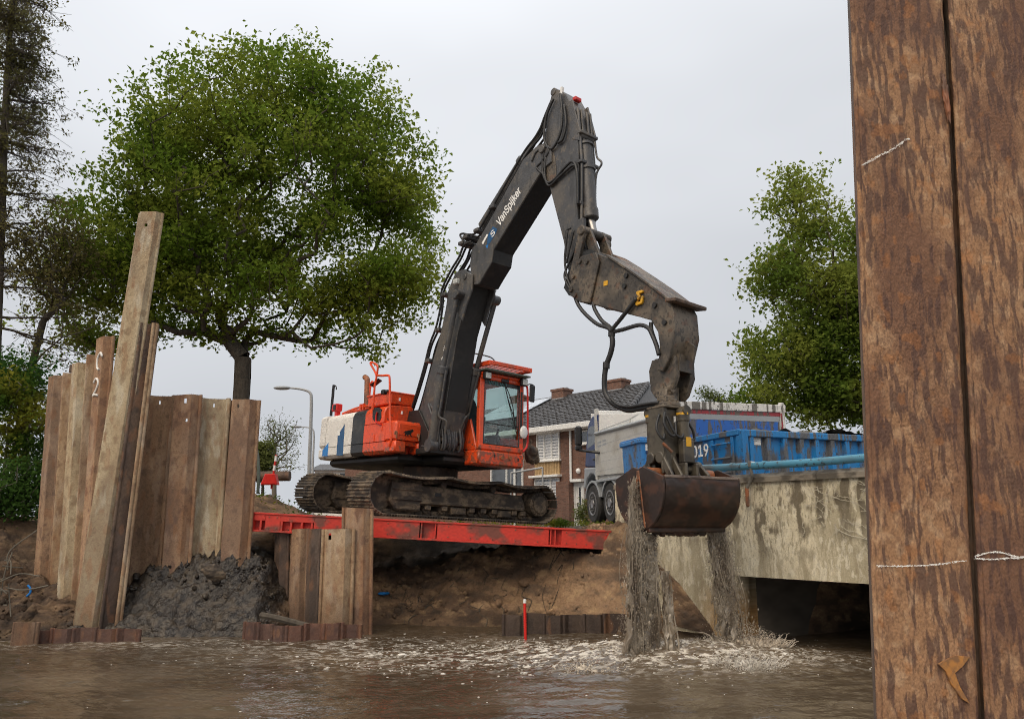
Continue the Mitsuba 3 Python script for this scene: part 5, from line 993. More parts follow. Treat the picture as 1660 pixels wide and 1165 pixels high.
dr_ = np.random.default_rng(4); n = 46
dp = np.stack([dr_.uniform(-W2 + 0.1, W2 - 0.3, n), dr_.uniform(-0.12, -0.02, n), np.full(n, -0.825)], -1)
g_(gb, 'mud_drip', many(blob((0, 0, 0), 1, 0.4, 1, 2), dp, np.stack([dr_.uniform(0.02, 0.06, n), dr_.uniform(0.02, 0.05, n), dr_.uniform(0.02, 0.055, n)], -1)), 'm_shell', 50, kind='stuff')

mat('m_slurry', lambda p, n, uv: mix((0.155, 0.122, 0.09), (0.31, 0.265, 0.205), smoothstep(0.3, 0.7, fbm(p.x * 7, p.y * 7, p.z * 2.0, 2))), 0.09, spec=0.6)
mat('m_splash', lambda p, n, uv: mix((0.30, 0.24, 0.175), (0.66, 0.59, 0.49), noise(p.x * 7, p.y * 7, p.z * 9)), 0.3, two=False)
scene['m_sheet'] = {'type': 'blendbsdf', 'weight': 0.70, 'a': {'type': 'thindielectric', 'int_ior': 1.33}, 'b': {'type': 'ref', 'id': 'm_slurry'}}
def stream(label, starts, vel, n, seed, rad=(0.010, 0.034), spread=0.12, drops=900, layers=4, hole=0.42, thick=0.05):
    r = np.random.default_rng(seed); S = np.array(starts, float); ms = []; shs = []; sag = np.array([0, 0, -4.9])
    tt_ = np.linspace(0, len(S) - 1, len(S)); start = lambda u_: np.stack([np.interp(u_ * (len(S) - 1), tt_, S[:, k]) for k in range(3)], -1)
    fall = lambda p0, v0: math.sqrt(max(0.02, 2 * (p0[2] - WZ + 0.06) / 9.8)) * 0.93
    nst = n
    for l in range(layers):
        nu, nv = 70, 110; off = r.normal(0, thick, 3) * [0.6, 1, 0.3]; G = np.zeros((nv, nu, 3)); U = np.linspace(0, 1, nu); V = np.linspace(0, 1, nv); jit = r.normal(0, spread * 0.5, 3)
        for i, u_ in enumerate(U):
            p0 = start(np.array([u_]))[0] + off; v0 = np.array(vel(u_, None)) + jit; t = V * fall(p0, v0); G[:, i] = p0 + v0 * t[:, None] + sag * t[:, None] ** 2
        UV = np.stack(np.meshgrid(U * 3.6 + l * 9, V * 6.5), -1); UV = np.concatenate([UV, np.full(UV.shape[:2] + (1,), seed * 3.7 + l)], -1)
        nz = meshkit.fbm(UV * [1, 1.3, 1], 3, seed + l); n2 = meshkit.fbm(UV * [2.0, 2.2, 1] + 5, 2, seed + 9 + l)
        env = 0.3 + 0.7 * V[:, None]
        G[..., 1] += (nz - 0.5) * 0.36 * env; G[..., 0] += (n2 - 0.5) * 0.24 * env
        live = (meshkit.fbm(UV * [2.6, 1.5, 1] + 31, 3, seed + 20 + l) > hole * (0.72 + 0.42 * V[:, None] ** 0.8)) & (np.minimum(U, 1 - U)[None, :] > 0.06 * n2)
        i, j = np.meshgrid(np.arange(nv - 1), np.arange(nu - 1), indexing='ij'); a = (i * nu + j); ok = live[:-1, :-1] & live[1:, 1:] & live[1:, :-1] & live[:-1, 1:]
        a = a[ok]; f = np.vstack([np.stack([a, a + 1, a + nu + 1], 1), np.stack([a, a + nu + 1, a + nu], 1)])
        shs.append(TM(G.reshape(-1, 3), f, process=False))
    dpos = []; dsz = []
    for k in range(n):
        u_ = r.random(); p0 = start(np.array([u_]))[0] + r.normal(0, 0.035, 3)
        v0 = np.array(vel(u_, r)) + r.normal(0, spread, 3) * [1, 1, 0.6]; tm_ = fall(p0, v0)
        t0 = r.uniform(0, 0.5) * tm_; t1 = t0 + r.uniform(0.3, 0.8) * tm_; ts = np.linspace(t0, min(t1, tm_), 18); P = p0 + v0 * ts[:, None] + sag * ts[:, None] ** 2; P[:, :2] += 0.22 * ts[:, None] * (np.stack([meshkit.fbm(np.c_[ts * 6 + k * 3.3, ts * 0, ts * 0 + k + z], 2, seed + 5) for z in (0, 50)], -1) - 0.5) * 2
        rr = r.uniform(*rad) * np.sin(np.linspace(0.12, 3.02, 18)) ** 0.7 * (0.6 + 0.8 * meshkit.fbm(np.c_[ts * 25 + k * 7.7, ts * 0 + k, ts * 0], 2, seed))
        ms.append(tube(P, rr, 6))
        m = drops // n; tt = r.uniform(0.1, 1.0, m) * tm_; Q = p0 + v0 * tt[:, None] + sag * tt[:, None] ** 2
        dpos.append(Q + r.normal(0, 1, (m, 3)) * (0.012 + 0.10 * tt[:, None] / tm_) * [1, 0.8, 1]); s = np.exp(r.normal(-5.75, 0.5, m)); dsz.append(np.stack([s, s, s * r.uniform(1.0, 3.0, m)], -1))
    key = thing('water_stream', label, 'falling water', kind='stuff')
    put(key, cat(ms + [many(ico1, np.concatenate(dpos), np.concatenate(dsz))]), 'm_slurry', True)
    part(key, 'sheet', cat(shs), 'm_sheet', True, kind='stuff'); return key
gw = lambda x, y, z: G0 + GR @ np.array([x, y, z])
wv = np.array([math.cos(GA), math.sin(GA), 0])
stream('muddy water gushing in a broad curtain from the left end of the grab', [gw(-0.78, 0.03, 0.0), gw(-0.80, 0.0, -0.35), gw(-0.78, 0.0, -0.78), gw(-0.60, 0.0, -0.84), gw(-0.42, 0.0, -0.84)],
    lambda t, r: wv * (-0.30 * (1 - t) ** 0.8 + 0.02) + [0, 0, -0.25], 34, 1, (0.004, 0.010), 0.07, drops=9000, layers=5, hole=0.385)
stream('muddy water gushing from the right end of the grab in front of the dark bridge opening', [gw(0.56, 0.0, -0.80), gw(0.70, 0.0, -0.76), gw(0.78, 0.0, -0.60)], lambda t, r: wv * (0.28 + 0.34 * t) + [0, -0.05, -0.3], 30, 2, (0.004, 0.010), 0.10, drops=10000, layers=5, hole=0.40)
stream('smooth thick tongue of muddy water at the left edge of the left curtain', [gw(-0.79, 0.04, 0.02), gw(-0.80, 0.0, -0.30), gw(-0.79, 0.0, -0.62)], lambda t, r: wv * (-0.30 * (1 - t) ** 0.8 - 0.02) + [0, 0, -0.25], 40, 6, (0.004, 0.010), 0.03, drops=1500, layers=2, hole=0.33, thick=0.03)
stream('single thin column of muddy water under the left end of the grab', [gw(-0.40, -0.05, -1.35), gw(-0.34, -0.05, -1.35)], lambda t, r: np.array([0.0, -0.15, -2.2]), 30, 3, (0.006, 0.016), 0.03, drops=500, layers=3, hole=0.36, thick=0.025)
def splash(label, c, n, R, H, seed, mt='m_splash'):
    r = np.random.default_rng(seed); ms = []; c = np.array(c, float)
    for k in range(n):
        a = r.uniform(0, 6.283); d = np.array([math.cos(a), math.sin(a) * 0.7, 0]); p = c + d * R * r.random() ** 0.6; h = H * r.uniform(0.25, 1.0) * r.random() ** 0.5; out = r.uniform(0.2, 1.3) * h
        t = np.linspace(0, 1, 6); P = p + d * out * t[:, None] + np.array([0, 0, 1.0]) * (h * (t * 1.5 - 0.6 * t * t))[:, None] + r.normal(0, 0.01, (6, 3)); P[0, 2] -= 0.03
        ms.append(tube(P, np.linspace(1, 0.2, 6) * r.uniform(0.004, 0.016), 5))
    m = n * 14; a = r.uniform(0, 6.283, m); rad_ = r.random(m) ** 0.5; q = c + np.stack([np.cos(a), 0.7 * np.sin(a), 0 * a], -1) * (R * rad_[:, None] * (1.15 + 0.5 * r.random((m, 1)) ** 3)); q[:, 2] += H * r.random(m) ** 2.6 * 1.35 * (1 - 0.85 * rad_ ** 2) - 0.01; s = np.exp(r.normal(-5.75, 0.45, m))
    ms.append(many(ico0, q, np.stack([s * 1.4, s, s], -1)))
    def dome(X, Y):
        rr2 = ((X - c[0]) / R) ** 2 + ((Y - c[1]) / (0.72 * R)) ** 2; Q = np.stack([X, Y, 0 * X + seed], -1)
        rid = 1 - 2.4 * np.abs(meshkit.fbm(Q * [9, 13, 1], 4, seed) - 0.5); fi = meshkit.fbm(Q * [34, 44, 1], 3, seed + 3)
        return WZ + np.exp(-1.1 * rr2) * H * (0.10 + 0.62 * np.clip(rid, 0, 1) ** 2 * (0.55 + 0.9 * fi)) - 0.05 * np.clip(rr2 - 0.9, 0, 4)
    ms.append(grid(np.linspace(c[0] - 1.6 * R, c[0] + 1.6 * R, 120), np.linspace(c[1] - 1.2 * R, c[1] + 1.2 * R, 90), dome))
    m = n // 8; a = r.uniform(0, 6.283, m); q = c + np.stack([np.cos(a), 0.7 * np.sin(a), 0 * a], -1) * (R * 0.95 * r.random(m)[:, None] ** 0.5); s = r.uniform(0.018, 0.05, m)
    ms.append(many(blob((0, 0, 0), 1, 0.5, 1, 7), q, np.stack([s * 1.5, s * 1.1, s * r.uniform(0.5, 1.1, m)], -1)))
    key = thing('splash', label, 'splash', kind='stuff'); put(key, cat(ms), mt, True)
sp = [(1.833,12.081,0.2),(3.557,12.081,0.2),(2.906,11.972,0.2),(3.088,10.894,0.2),(1.053,10.719,0.2),(1.523,10.894,0.2),(2.276,11.556,0.2),(0.426,11.262,0.2),(3.675,11.168,0.2)]
splash('spray where the left curtain of muddy water hits the surface', sp[0], 300, 0.34, 0.20, 1)
splash('tan spray where the right stream of muddy water hits the surface', sp[1], 900, 0.46, 0.36, 2)
splash('low tan boil of water between the two streams', sp[2], 700, 0.50, 0.24, 3)
splash('white crest breaking in front of the right stream', sp[3], 700, 0.52, 0.22, 4, 'm_foam')
splash('tan boil of water left of the left stream', sp[4], 240, 0.46, 0.14, 5)
splash('low churned water in front of the left stream', sp[5], 380, 0.42, 0.13, 6, 'm_foam')
splash('low churned water in the middle between the streams', sp[6], 120, 0.45, 0.07, 7, 'm_foam')
splash('faint white churn far left of the streams', sp[7], 110, 0.55, 0.05, 8, 'm_foam')
splash('thin spray at the edge of the dark bridge opening', sp[8], 70, 0.35, 0.16, 9, 'm_foam')

# ================================================================ TRUCK
TO = np.array([4.126, 18.9, 0.0]); TRm = np.array([[-0.225, -0.974, 0], [0.974, -0.225, 0], [0, 0, 1.0]])   # x forward, y left, z up
tk_ = thing('tipper_truck', 'tipper truck with dark blue cab, silver sides and blue muddy tailgate, behind the bridge', 'truck')
def t_(par, name, m, mt, smooth=30, **k): return part(par, name, xf(m, TRm, TO), mt, smooth, **k)
sp_ = [(6.204,4.985),(6.298,3.639),(2.441,3.542),(-0.863,3.395),(-0.292,4.827),(1.468,4.863)]
sp_ = [sp_[0], sp_[1], (0.0, 3.46), (0.0, 4.93), sp_[5]]
tb_ = t_(tk_, 'tipper_body', cat([prism(sp_, -0.08, 0.0, 'y', 0.01), prism(sp_, -2.92, -2.84, 'y', 0.01), box(0.05, 6.25, -2.85, -0.07, 3.50, 3.62)]), 'm_alu')
rl_ = [np.array([a, 0.02, b]) for a, b in [sp_[0], sp_[4], sp_[3]]]
t_(tb_, 'top_rail', cat([tube(rl_, 0.055, 8), box(0, 6.25, -0.02, 0.03, 3.42, 3.50, 0.01)]), 'm_truck_grey')
for k in range(1, 5): t_(tb_, 'side_seam', box(0.02, 6.2, -0.01, 0.006, 3.5 + 0.27 * k, 3.506 + 0.27 * k), 'm_truck_grey', False)
hb = [(6.954,5.756),(2.881,5.175),(3.539,5.11),(7.001,5.083)]
t_(tb_, 'headboard', cat([prism(hb, -0.16, -0.10, 'y', 0.01), box(6.15, 6.25, -2.8, -0.1, 3.6, hb[0][1], 0.02)]), 'm_trim')
t_(tb_, 'headboard_post', box(6.2, 6.32, -0.12, 0.01, 3.5, hb[0][1] + 0.05, 0.015), 'm_alu')
q = [(5.956,4.679),(5.486,4.689),(5.494,4.574),(5.964,4.561)]
t_(tb_, 'marking', cat([box(a - 0.25, a + 0.1, 0.001, 0.004, b - 0.04, b + 0.03) for a, b in q]), 'm_truck_grey', False)
mat('m_red_tape', muddy((0.28, 0.03, 0.04), 31.0, 0.53, 0.08), 0.4)
tg = t_(tk_, 'tailgate', box(-0.02, 0.03, -2.76, -0.16, 3.45, 4.66), 'm_tailgate', False, label='blue muddy tailgate of the tipper')
t_(tg, 'dark_band', box(-0.025, 0.03, -2.76, -0.16, 4.662, 4.80), 'm_truck_grey', False); t_(tg, 'red_band', box(-0.03, 0.03, -2.80, -0.14, 4.802, 4.90), 'm_red_tape', False, label='red stripe along the top of the tailgate')
t_(tg, 'frame', cat([box(-0.06, 0.05, -2.95, -0.05, 4.90, 5.10, 0.012), box(-0.06, 0.05, -0.12, 0.0, 3.45, 5.16, 0.012), box(-0.06, 0.05, -2.92, -2.80, 3.45, 5.16, 0.012)]), 'm_frame_white', False)
t_(tg, 'red_edge', cat([box(-0.065, -0.05, -0.16, -0.121, 3.5, 4.88), box(-0.065, -0.05, -2.84, -2.80, 3.5, 4.88)]), 'm_red_tape', False)
t_(tk_, 'chassis', cat([box(0.1, 8.2, -2.0, -0.9, 2.85, 3.4, 0.03), box(4.0, 4.55, -0.6, -0.1, 2.5, 3.2, 0.04), box(7.4, 7.8, -2.6, -0.2, 2.45, 3.0, 0.05)]), 'm_plastic_black')
wh = [(6.727,2.748),(5.103,2.708)]
for a, z in [wh[0], wh[1], (2.7, 2.76), (1.2, 2.76)]:
    for y0, sgn in ((-0.02, 1), (-2.88, -1)):
        w = t_(tk_, 'wheel', cyl((a, y0, 2.76), (a, y0 - 0.36 * sgn, 2.76), 0.64, n=30, bev=0.07), 'm_tyre', 40)
        t_(w, 'rim', cat([xf(trimesh.creation.revolve(np.array([(0.0, 0.02), (0.14, 0.03), (0.16, -0.05), (0.30, -0.03), (0.34, 0.012), (0.38, 0.012), (0.38, -0.1), (0, -0.1)]), sections=28), np.array([[1, 0, 0], [0, 0, sgn], [0, 1.0, 0]]), (a, y0, 2.76))] + [cyl((a + 0.22 * math.cos(th), y0 + 0.03 * sgn, 2.76 + 0.22 * math.sin(th)), (a + 0.22 * math.cos(th), y0 - 0.04 * sgn, 2.76 + 0.22 * math.sin(th)), 0.025, n=6) for th in np.arange(0, 6.2, 0.63)]), 'm_steel', 35)
        ar = [(a + 0.78 * math.cos(t), 2.78 + 0.74 * math.sin(t)) for t in np.linspace(0.25, math.pi - 0.25, 9)]; ar2 = [(a + 0.70 * math.cos(t), 2.78 + 0.66 * math.sin(t)) for t in np.linspace(0.25, math.pi - 0.25, 9)]
        if sgn > 0 and a > 4: t_(tk_, 'mudguard', prism(ar + ar2[::-1], y0 - 0.4, y0 + 0.02, 'y', 0.008), 'm_truck_grey')
cb_ = [(6.16,5.626),(6.723,5.621),(7.093,5.399),(7.335,4.715),(7.512,4.001),(6.279,3.914)]
cabt = t_(tk_, 'cab', prism(cb_, -2.70, -0.03, 'y', 0.05), 'm_truck_blue', 40)
lo_ = [(6.279,3.914),(7.514,3.981),(7.621,3.325),(7.46,3.256),(7.242,3.593),(6.849,3.732),(6.539,3.693),(6.308,3.501)]
t_(cabt, 'lower_bumper', prism(lo_, -2.72, -0.01, 'y', 0.04), 'm_truck_grey', 40)
t_(cabt, 'side_window', prism([(7.037,5.266),(6.808,5.301),(6.308,5.26),(6.347,4.699),(7.178,4.596)], -0.035, -0.024, 'y'), 'm_windowpane', False)
t_(cabt, 'windscreen', box(7.0, 7.1, -2.4, -0.3, 4.6, 5.3), 'm_windowpane', False)
t_(cabt, 'door_handle', cat([box(a - 0.14, a + 0.14, -0.04, 0.01, b - 0.03, b + 0.03, 0.01) for a, b in [(6.425,4.465),(6.444,4.186)]]), 'm_plastic_black')
mm = [(6.546,4.97),(6.501,4.622),(6.061,4.441),(5.754,4.354)]
mr_ = t_(cabt, 'mirror', cat([box(mm[0][0] - 0.10, mm[0][0] + 0.10, 0.38, 0.60, mm[0][1] - 0.36, mm[0][1] + 0.30, 0.06), box(mm[0][0] - 0.10, mm[0][0] + 0.10, 0.38, 0.60, mm[1][1] - 0.16, mm[1][1] + 0.02, 0.05)]), 'm_plastic_black'); t_(mr_, 'arm', hose([(mm[1][0], 0.48, mm[1][1] - 0.15), (mm[2][0], 0.25, mm[2][1] - 0.05), (mm[2][0] - 0.2, -0.05, mm[2][1] - 0.1)], 0.045), 'm_plastic_black')
bl = [(6.404,5.67)][0]; t_(cabt, 'beacon', cat([cyl((bl[0], -0.3, bl[1] - 0.15), (bl[0], -0.3, bl[1] + 0.1), 0.13, n=14, bev=0.03)]), 'm_amber', label='amber beacon on the cab roof')
t_(cabt, 'roof_horn', cat([hose([(6.0 + 0.0, -0.7, 5.3), (6.0, -0.7, 5.55), (6.0, -1.1, 5.55), (6.0, -1.1, 5.3)], 0.03), cyl((6.2, -0.45, 5.4), (6.2, -0.45, 5.62), 0.09)]), 'm_alu')

# ================================================================ BLUE SKIPS
CC = np.array([4.716, 15.6, 0.0]); CRm = np.array([[0.94, -0.34, 0], [0.34, 0.94, 0], [0, 0, 1.0]])
sk = thing('skip_container', 'long blue ribbed skip streaked with mud, standing behind the pipe rail', 'skip')
def c_(par, name, m, mt, smooth=30, **k): return part(par, name, xf(m, CRm, CC), mt, smooth, **k)
ZT = 3.99
c_(sk, 'side_wall', cat([box(0.0, 6.4, 0.05, 0.10, 2.3, ZT - 0.14), box(0.0, 6.4, 2.40, 2.45, 2.3, ZT - 0.14), box(6.3, 6.36, 0.1, 2.4, 2.3, ZT - 0.1), box(0.0, 6.4, 0.1, 2.4, 2.25, 2.32)]), 'm_skip', False)
c_(sk, 'top_rim', cat([box(-0.05, 6.45, -0.06, 0.12, ZT - 0.14, ZT, 0.015), box(-0.05, 6.45, 2.38, 2.55, ZT - 0.14, ZT, 0.015), box(6.33, 6.46, 0.12, 2.38, ZT - 0.14, ZT, 0.015)]), 'm_skip', 30)
for a, z in [(0.159,3.571),(0.576,3.585),(0.993,3.598),(1.409,3.611),(1.809,3.624),(2.215,3.637),(2.612,3.65),(3.05,3.664)] + [(3.7, 3), (4.2, 3), (4.75, 3), (5.3, 3), (5.9, 3)]:
    c_(sk, 'rib', prism([(a - 0.075, 0.052), (a + 0.075, 0.052), (a + 0.05, -0.035), (a - 0.05, -0.035)], 2.3, ZT - 0.142, 'z'), 'm_skip', False)
c_(sk, 'end_wall', cat([box(-0.04, 0.02, 0.0, 2.5, 2.3, ZT - 0.06), box(-0.08, 0.06, -0.07, 0.07, 2.25, ZT, 0.012), box(-0.08, 0.06, 2.42, 2.56, 2.25, ZT, 0.012), box(-0.09, 0.05, 0.07, 2.42, ZT - 0.10, ZT + 0.02, 0.012)]), 'm_skip_heavy', 30)
for q in [(1.021,3.498),(0.308,3.441),(0.103,3.425)]: c_(sk, 'end_post', box(-0.085, -0.041, q[0] - 0.05, q[0] + 0.05, 2.3, ZT - 0.12, 0.008), 'm_skip_heavy')
for z in (3.75, 3.45, 3.15, 2.85): c_(sk, 'ladder_rung', cyl((-0.11, [(0.998,3.496)][0][0], z), (-0.11, [(0.329,3.443)][0][0], z), 0.022, n=8), 'm_skip_heavy')
c_(sk, 'door_panel', box(-0.06, -0.04, [(0.317,3.977)][0][0] + 0.06, [(0.856,4.037)][0][0] - 0.06, 3.25, 3.68, 0.006), 'm_skip_heavy')
q = [(1.869,3.827),(1.014,3.76)]
c_(sk, 'lettering', text_on('019', 0.25, (-0.045, q[0][0] - 0.02, 3.57), (0, -1, 0), (0, 0, 1), 0.006, True), 'm_white_decal', False, label='white number on the end wall')
st2 = [(0.333,3.766)][0]; c_(sk, 'sticker', box(st2[0] - 0.10, st2[0] + 0.10, 0.035, 0.05, st2[1] - 0.07, st2[1] + 0.07), 'm_white_plastic', False)
c_(sk, 'sticker_print', cat([box(st2[0] - 0.08, st2[0] + 0.05 - 0.04 * k, 0.031, 0.034, st2[1] + 0.04 - 0.035 * k, st2[1] + 0.052 - 0.035 * k) for k in range(3)]), 'm_truck_grey', False)
ld = grid(np.linspace(-0.02, 6.3, 90), np.linspace(-0.04, 2.4, 34), lambda X, Y: ZT - 0.02 + 0.30 * (meshkit.fbm(np.stack([X * 1.6, Y * 1.6, X * 0], -1), 4, 3) - 0.38) + 0.16 * (meshkit.fbm(np.stack([X * 7, Y * 7, X * 0], -1), 3, 4) - 0.5))
mat('m_wetmud', lambda p, n, uv: mix((0.03, 0.026, 0.021), (0.085, 0.072, 0.055), fbm(p.x * 6, p.y * 6, p.z * 6, 3)), 0.6)
put(thing('mud_load', 'heaped dark mud filling the long blue skip', 'mud', kind='stuff'), xf(ld, CRm, CC), 'm_wetmud', True)
s2 = thing('blue_box', 'smaller clean blue steel box with a white sticker, left of the grab', 'container')
q = [np.array(p) for p in [(2.853,17,3.292),(2.829,17,3.97),(2.977,17,3.916)]]
def s_(name, m, mt, smooth=30): return part(s2, name, xf(m, rz(0.25), (q[0][0], 17.0, 0)), mt, smooth)
zt_ = q[1][2]
s_('body', prism([(0.07, 2.1), (1.0, 2.1), (1.06, zt_ - 0.1), (0.0, zt_ - 0.1)], 0.0, 1.1, 'y', 0.02), 'm_skip_clean'); s_('rim', box(-0.05, 1.1, -0.05, 1.15, zt_ - 0.11, zt_, 0.02), 'm_skip_clean')
s_('lid', box(-0.03, 1.08, -0.03, 1.13, zt_, zt_ + 0.03, 0.012), 'm_skip_clean'); s_('handle', box(0.10, 0.22, -0.03, 0.0, zt_ - 0.33, zt_ - 0.29, 0.008), 'm_truck_blue'); s_('sticker', box(0.10, 0.42, -0.012, -0.001, zt_ - 0.27, zt_ - 0.13), 'm_white_plastic', False)
s_('sticker_print', cat([box(0.13, 0.28, -0.016, -0.0125, zt_ - 0.23, zt_ - 0.21), box(0.31, 0.39, -0.016, -0.0125, zt_ - 0.22, zt_ - 0.17)]), 'm_truck_grey', False)

# ================================================================ BRICK TERRACE
HRm = np.array([[-0.700, -0.714, 0], [0.714, -0.700, 0], [0, 0, 1.0]]); HO = np.array([5.26, 36.4, 0.0])     # x along the front to the left, y outwards, z up
ho = thing('brick_house', 'brown brick terrace with dark tiled hipped roof and brick chimneys', 'house')
def h_(par, name, m, mt, smooth=False, **k): return part(par, name, xf(m, HRm, HO), mt, smooth, **k)
EZ, RZ_, RY = 7.0, 9.62, -5.0
h_(ho, 'wall', cat([box(0.0, 24, -9.7, 0.0, 1.9, EZ - 0.05)]), 'm_brick')
roof = TM([[-0.5, 0.55, EZ - 0.02], [24, 0.55, EZ - 0.02], [24, RY, RZ_ - 0.05], [2.0, RY, RZ_ - 0.05], [-0.5, -10.5, EZ - 0.02], [24, -10.5, EZ - 0.02]], [[0, 3, 1], [1, 3, 2], [0, 4, 3], [4, 5, 2], [4, 2, 3], [0, 1, 5], [0, 5, 4], [1, 2, 5]], process=False)
rf = h_(ho, 'roof', roof, 'm_tile')
h_(ho, 'fascia', cat([box(-0.6, 24, 0.42, 0.62, EZ - 0.24, EZ + 0.03, 0.02), box(-0.6, 24, 0.0, 0.5, EZ - 0.26, EZ - 0.20), box(-0.62, -0.42, -10.5, 0.42, EZ - 0.24, EZ + 0.03, 0.02)]), 'm_trim')
sl = np.array([0, RY - 0.55, RZ_ - EZ]); SL = np.linalg.norm(sl); sl /= SL; nrm = np.array([0, sl[2], -sl[1]])
tile_c = [(-0.15, 0.0), (-0.02, 0.0), (0.04, 0.022), (0.09, 0.024), (0.15, 0.0)]
def tile_mesh(n0=1):
    v = []; 
    for s, lift in ((0, 0.05), (0.40, 0.0)):
        for x, z in tile_c: v.append((x, s, z + lift + 0.012))
    for x, z in tile_c: v.append((x, 0.0, -0.005))
    f = []
    for i in range(4): f += [[i, i + 1, i + 6], [i, i + 6, i + 5], [i, i + 11, i + 1], [i, i + 10, i + 11]]
    return TM(v, f, process=False)
TL = xf(tile_mesh(), HRm @ np.stack([[1, 0, 0], sl, nrm], 1)); tile_ply = mikit.ply(TL, 'm_tile', False)
pos = []
for r_ in range(18):
    s0 = 0.02 + r_ * 0.335
    for k in range(46):
        x = -0.35 + 0.3 * k
        if x > -0.5 + 2.5 * s0 / SL + 0.05: pos.append((x, s0))
rng = np.random.default_rng(8)
world = lambda x, s: HO + HRm @ (np.array([x, 0.55, EZ]) + sl * s) + rng.normal(0, 0.006, 3)
pos.sort(key=lambda a: np.linalg.norm(world(*a)))
for x, s in pos[:300]:
    p = world(x, s); scene[uniq(rf + '__roof_tile')] = {**tile_ply, 'to_world': T4().translate(p.tolist())}
v_ = [xf(TL, np.eye(3), world(x, s)) for x, s in pos[300:]]
part(rf, 'more_tiles', cat(v_), 'm_tile', False, kind='stuff')
for k in range(22): h_(rf, 'ridge_tile', xf(cyl((0, 0, 0), (0.46, 0, 0), 0.13, 0.12, n=10), np.eye(3), (2.0 + k * 0.44, RY, RZ_ - 0.01)), 'm_tile')
hp0, hp1 = np.array([-0.5, 0.55, EZ]), np.array([2.0, RY, RZ_])
for k in range(14): a = hp0 + (hp1 - hp0) * (k / 14.0); b = hp0 + (hp1 - hp0) * ((k + 1.12) / 14.0); h_(rf, 'hip_tile', cyl(a, b, 0.16, 0.13, n=10), 'm_tile')
for x0, sx in ((8.3, 0.48), (4.0, 0.50), (11.9, 0.45)):
    c = h_(ho, 'chimney', cat([box(x0 - sx, x0 + sx, RY - 0.42, RY + 0.42, RZ_ - 0.6, RZ_ + 0.46)]), 'm_brick')
    h_(c, 'top_course', box(x0 - sx - 0.05, x0 + sx + 0.05, RY - 0.47, RY + 0.47, RZ_ + 0.33, RZ_ + 0.465), 'm_brick')
    for k in range(6): h_(c, 'chimney_cap', xf(blob((0, 0, 0), (0.14, 0.2, 0.09), 0.3, 1, k), np.eye(3), (x0 - sx + 0.13 + k * (2 * sx - 0.2) / 5.5, RY, RZ_ + 0.49)), 'm_truck_grey', True)
    h_(c, 'flashing', cat([box(x0 - sx - 0.03, x0 + sx + 0.03, RY + 0.42, RY + 0.46 + 0.25 * 0, RZ_ - 0.32, RZ_ - 0.12)] + [box(x0 + sx, x0 + sx + 0.035, RY + 0.12 * k - 0.1, RY + 0.12 * k + 0.05, RZ_ - 0.05 - 0.06 * k, RZ_ + 0.16 - 0.06 * k) for k in range(4)]), 'm_truck_grey')
for i in range(4):
    for j in range(2):
        a = hp0 * 0 + np.array([8.75 + i * 1.02, 0.55, EZ]) + sl * (2.3 + j * 1.75) + nrm * 0.13
        h_(rf, 'solar_panel', xf(box(0, 0.99, 0, 1.68, 0, 0.04, 0.006), np.stack([[1, 0, 0], sl, nrm], 1), a), 'm_solar')
def window(pa, pb, nm, name='window', blinds=True, sill=True):
    (x1, z1), (x0, z0) = pa, pb; x0, x1 = sorted((x0, x1)); z0, z1 = sorted((z0, z1)); w = 0.07
    bars = [box(x0, x1, 0.0, 0.10, z1 - w, z1, 0.01), box(x0, x1, 0.0, 0.10, z0, z0 + w, 0.01)] + [box(x - w / 2, x + w / 2, 0.0, 0.095, z0 + w, z1 - w) for x in np.linspace(x0 + w / 2, x1 - w / 2, nm + 1)]
    k = h_(ho, name, cat(bars), 'm_trim')
    h_(k, 'pane', TM([[x0, 0.06, z0], [x1, 0.06, z0], [x1, 0.06, z1], [x0, 0.06, z1]], [[0, 2, 1], [0, 3, 2]], process=False), 'm_glass')
    h_(k, 'dark_backing', box(x0, x1, 0.0, 0.008, z0, z1), 'm_windowpane')  # dark sheet on the wall paints the unlit interior behind the glass
    if blinds:
        n = int((z1 - z0 - 0.1) / 0.155)
        for i in range(n): h_(k, 'blind_slat', box(x0 + w, x1 - w, 0.02, 0.03, z0 + 0.1 + i * 0.155, z0 + 0.1 + i * 0.155 + 0.115), 'm_blind')
    if sill: h_(k, 'sill', box(x0 - 0.08, x1 + 0.08, 0.0, 0.2, z0 - 0.09, z0 - 0.005, 0.015), 'm_trim')
wn = [(5.609,6.741),(3.996,5.351),(5.765,4.43),(4.051,3.437),(9.129,5.485),(6.628,4.014),(2.625,6.682),(1.266,6.025),(6.2,6.724),(5.758,5.263),(10.971,7.181),(8.98,5.714)]
window(wn[0], wn[1], 3); window(wn[2], wn[3], 3, sill=False); window(wn[4], wn[5], 2, blinds=False); window(wn[6], wn[7], 2, blinds=False); window(wn[10], wn[11], 3)
h_(ho, 'lintel', cat([box(wn[1][0] - 0.1, wn[0][0] + 0.25, 0.0, 0.12, wn[0][1] + 0.02, EZ - 0.26), box(wn[3][0] - 0.15, wn[2][0] + 0.2, 0.0, 0.35, wn[2][1] + 0.03, wn[2][1] + 0.15, 0.015)]), 'm_trim')
wp = [(5.757,5.311),(4.012,4.436)]
pn = h_(ho, 'wood_panel', box(wp[1][0], wp[0][0], 0.0, 0.03, wp[1][1], wp[0][1]), 'm_wood')
for k in range(16): x = wp[1][0] + (wp[0][0] - wp[1][0]) * (k + 0.08) / 16; h_(pn, 'slat', box(x, x + (wp[0][0] - wp[1][0]) * 0.74 / 16, 0.03, 0.075, wp[1][1] + 0.01, wp[0][1] - 0.01), 'm_wood')
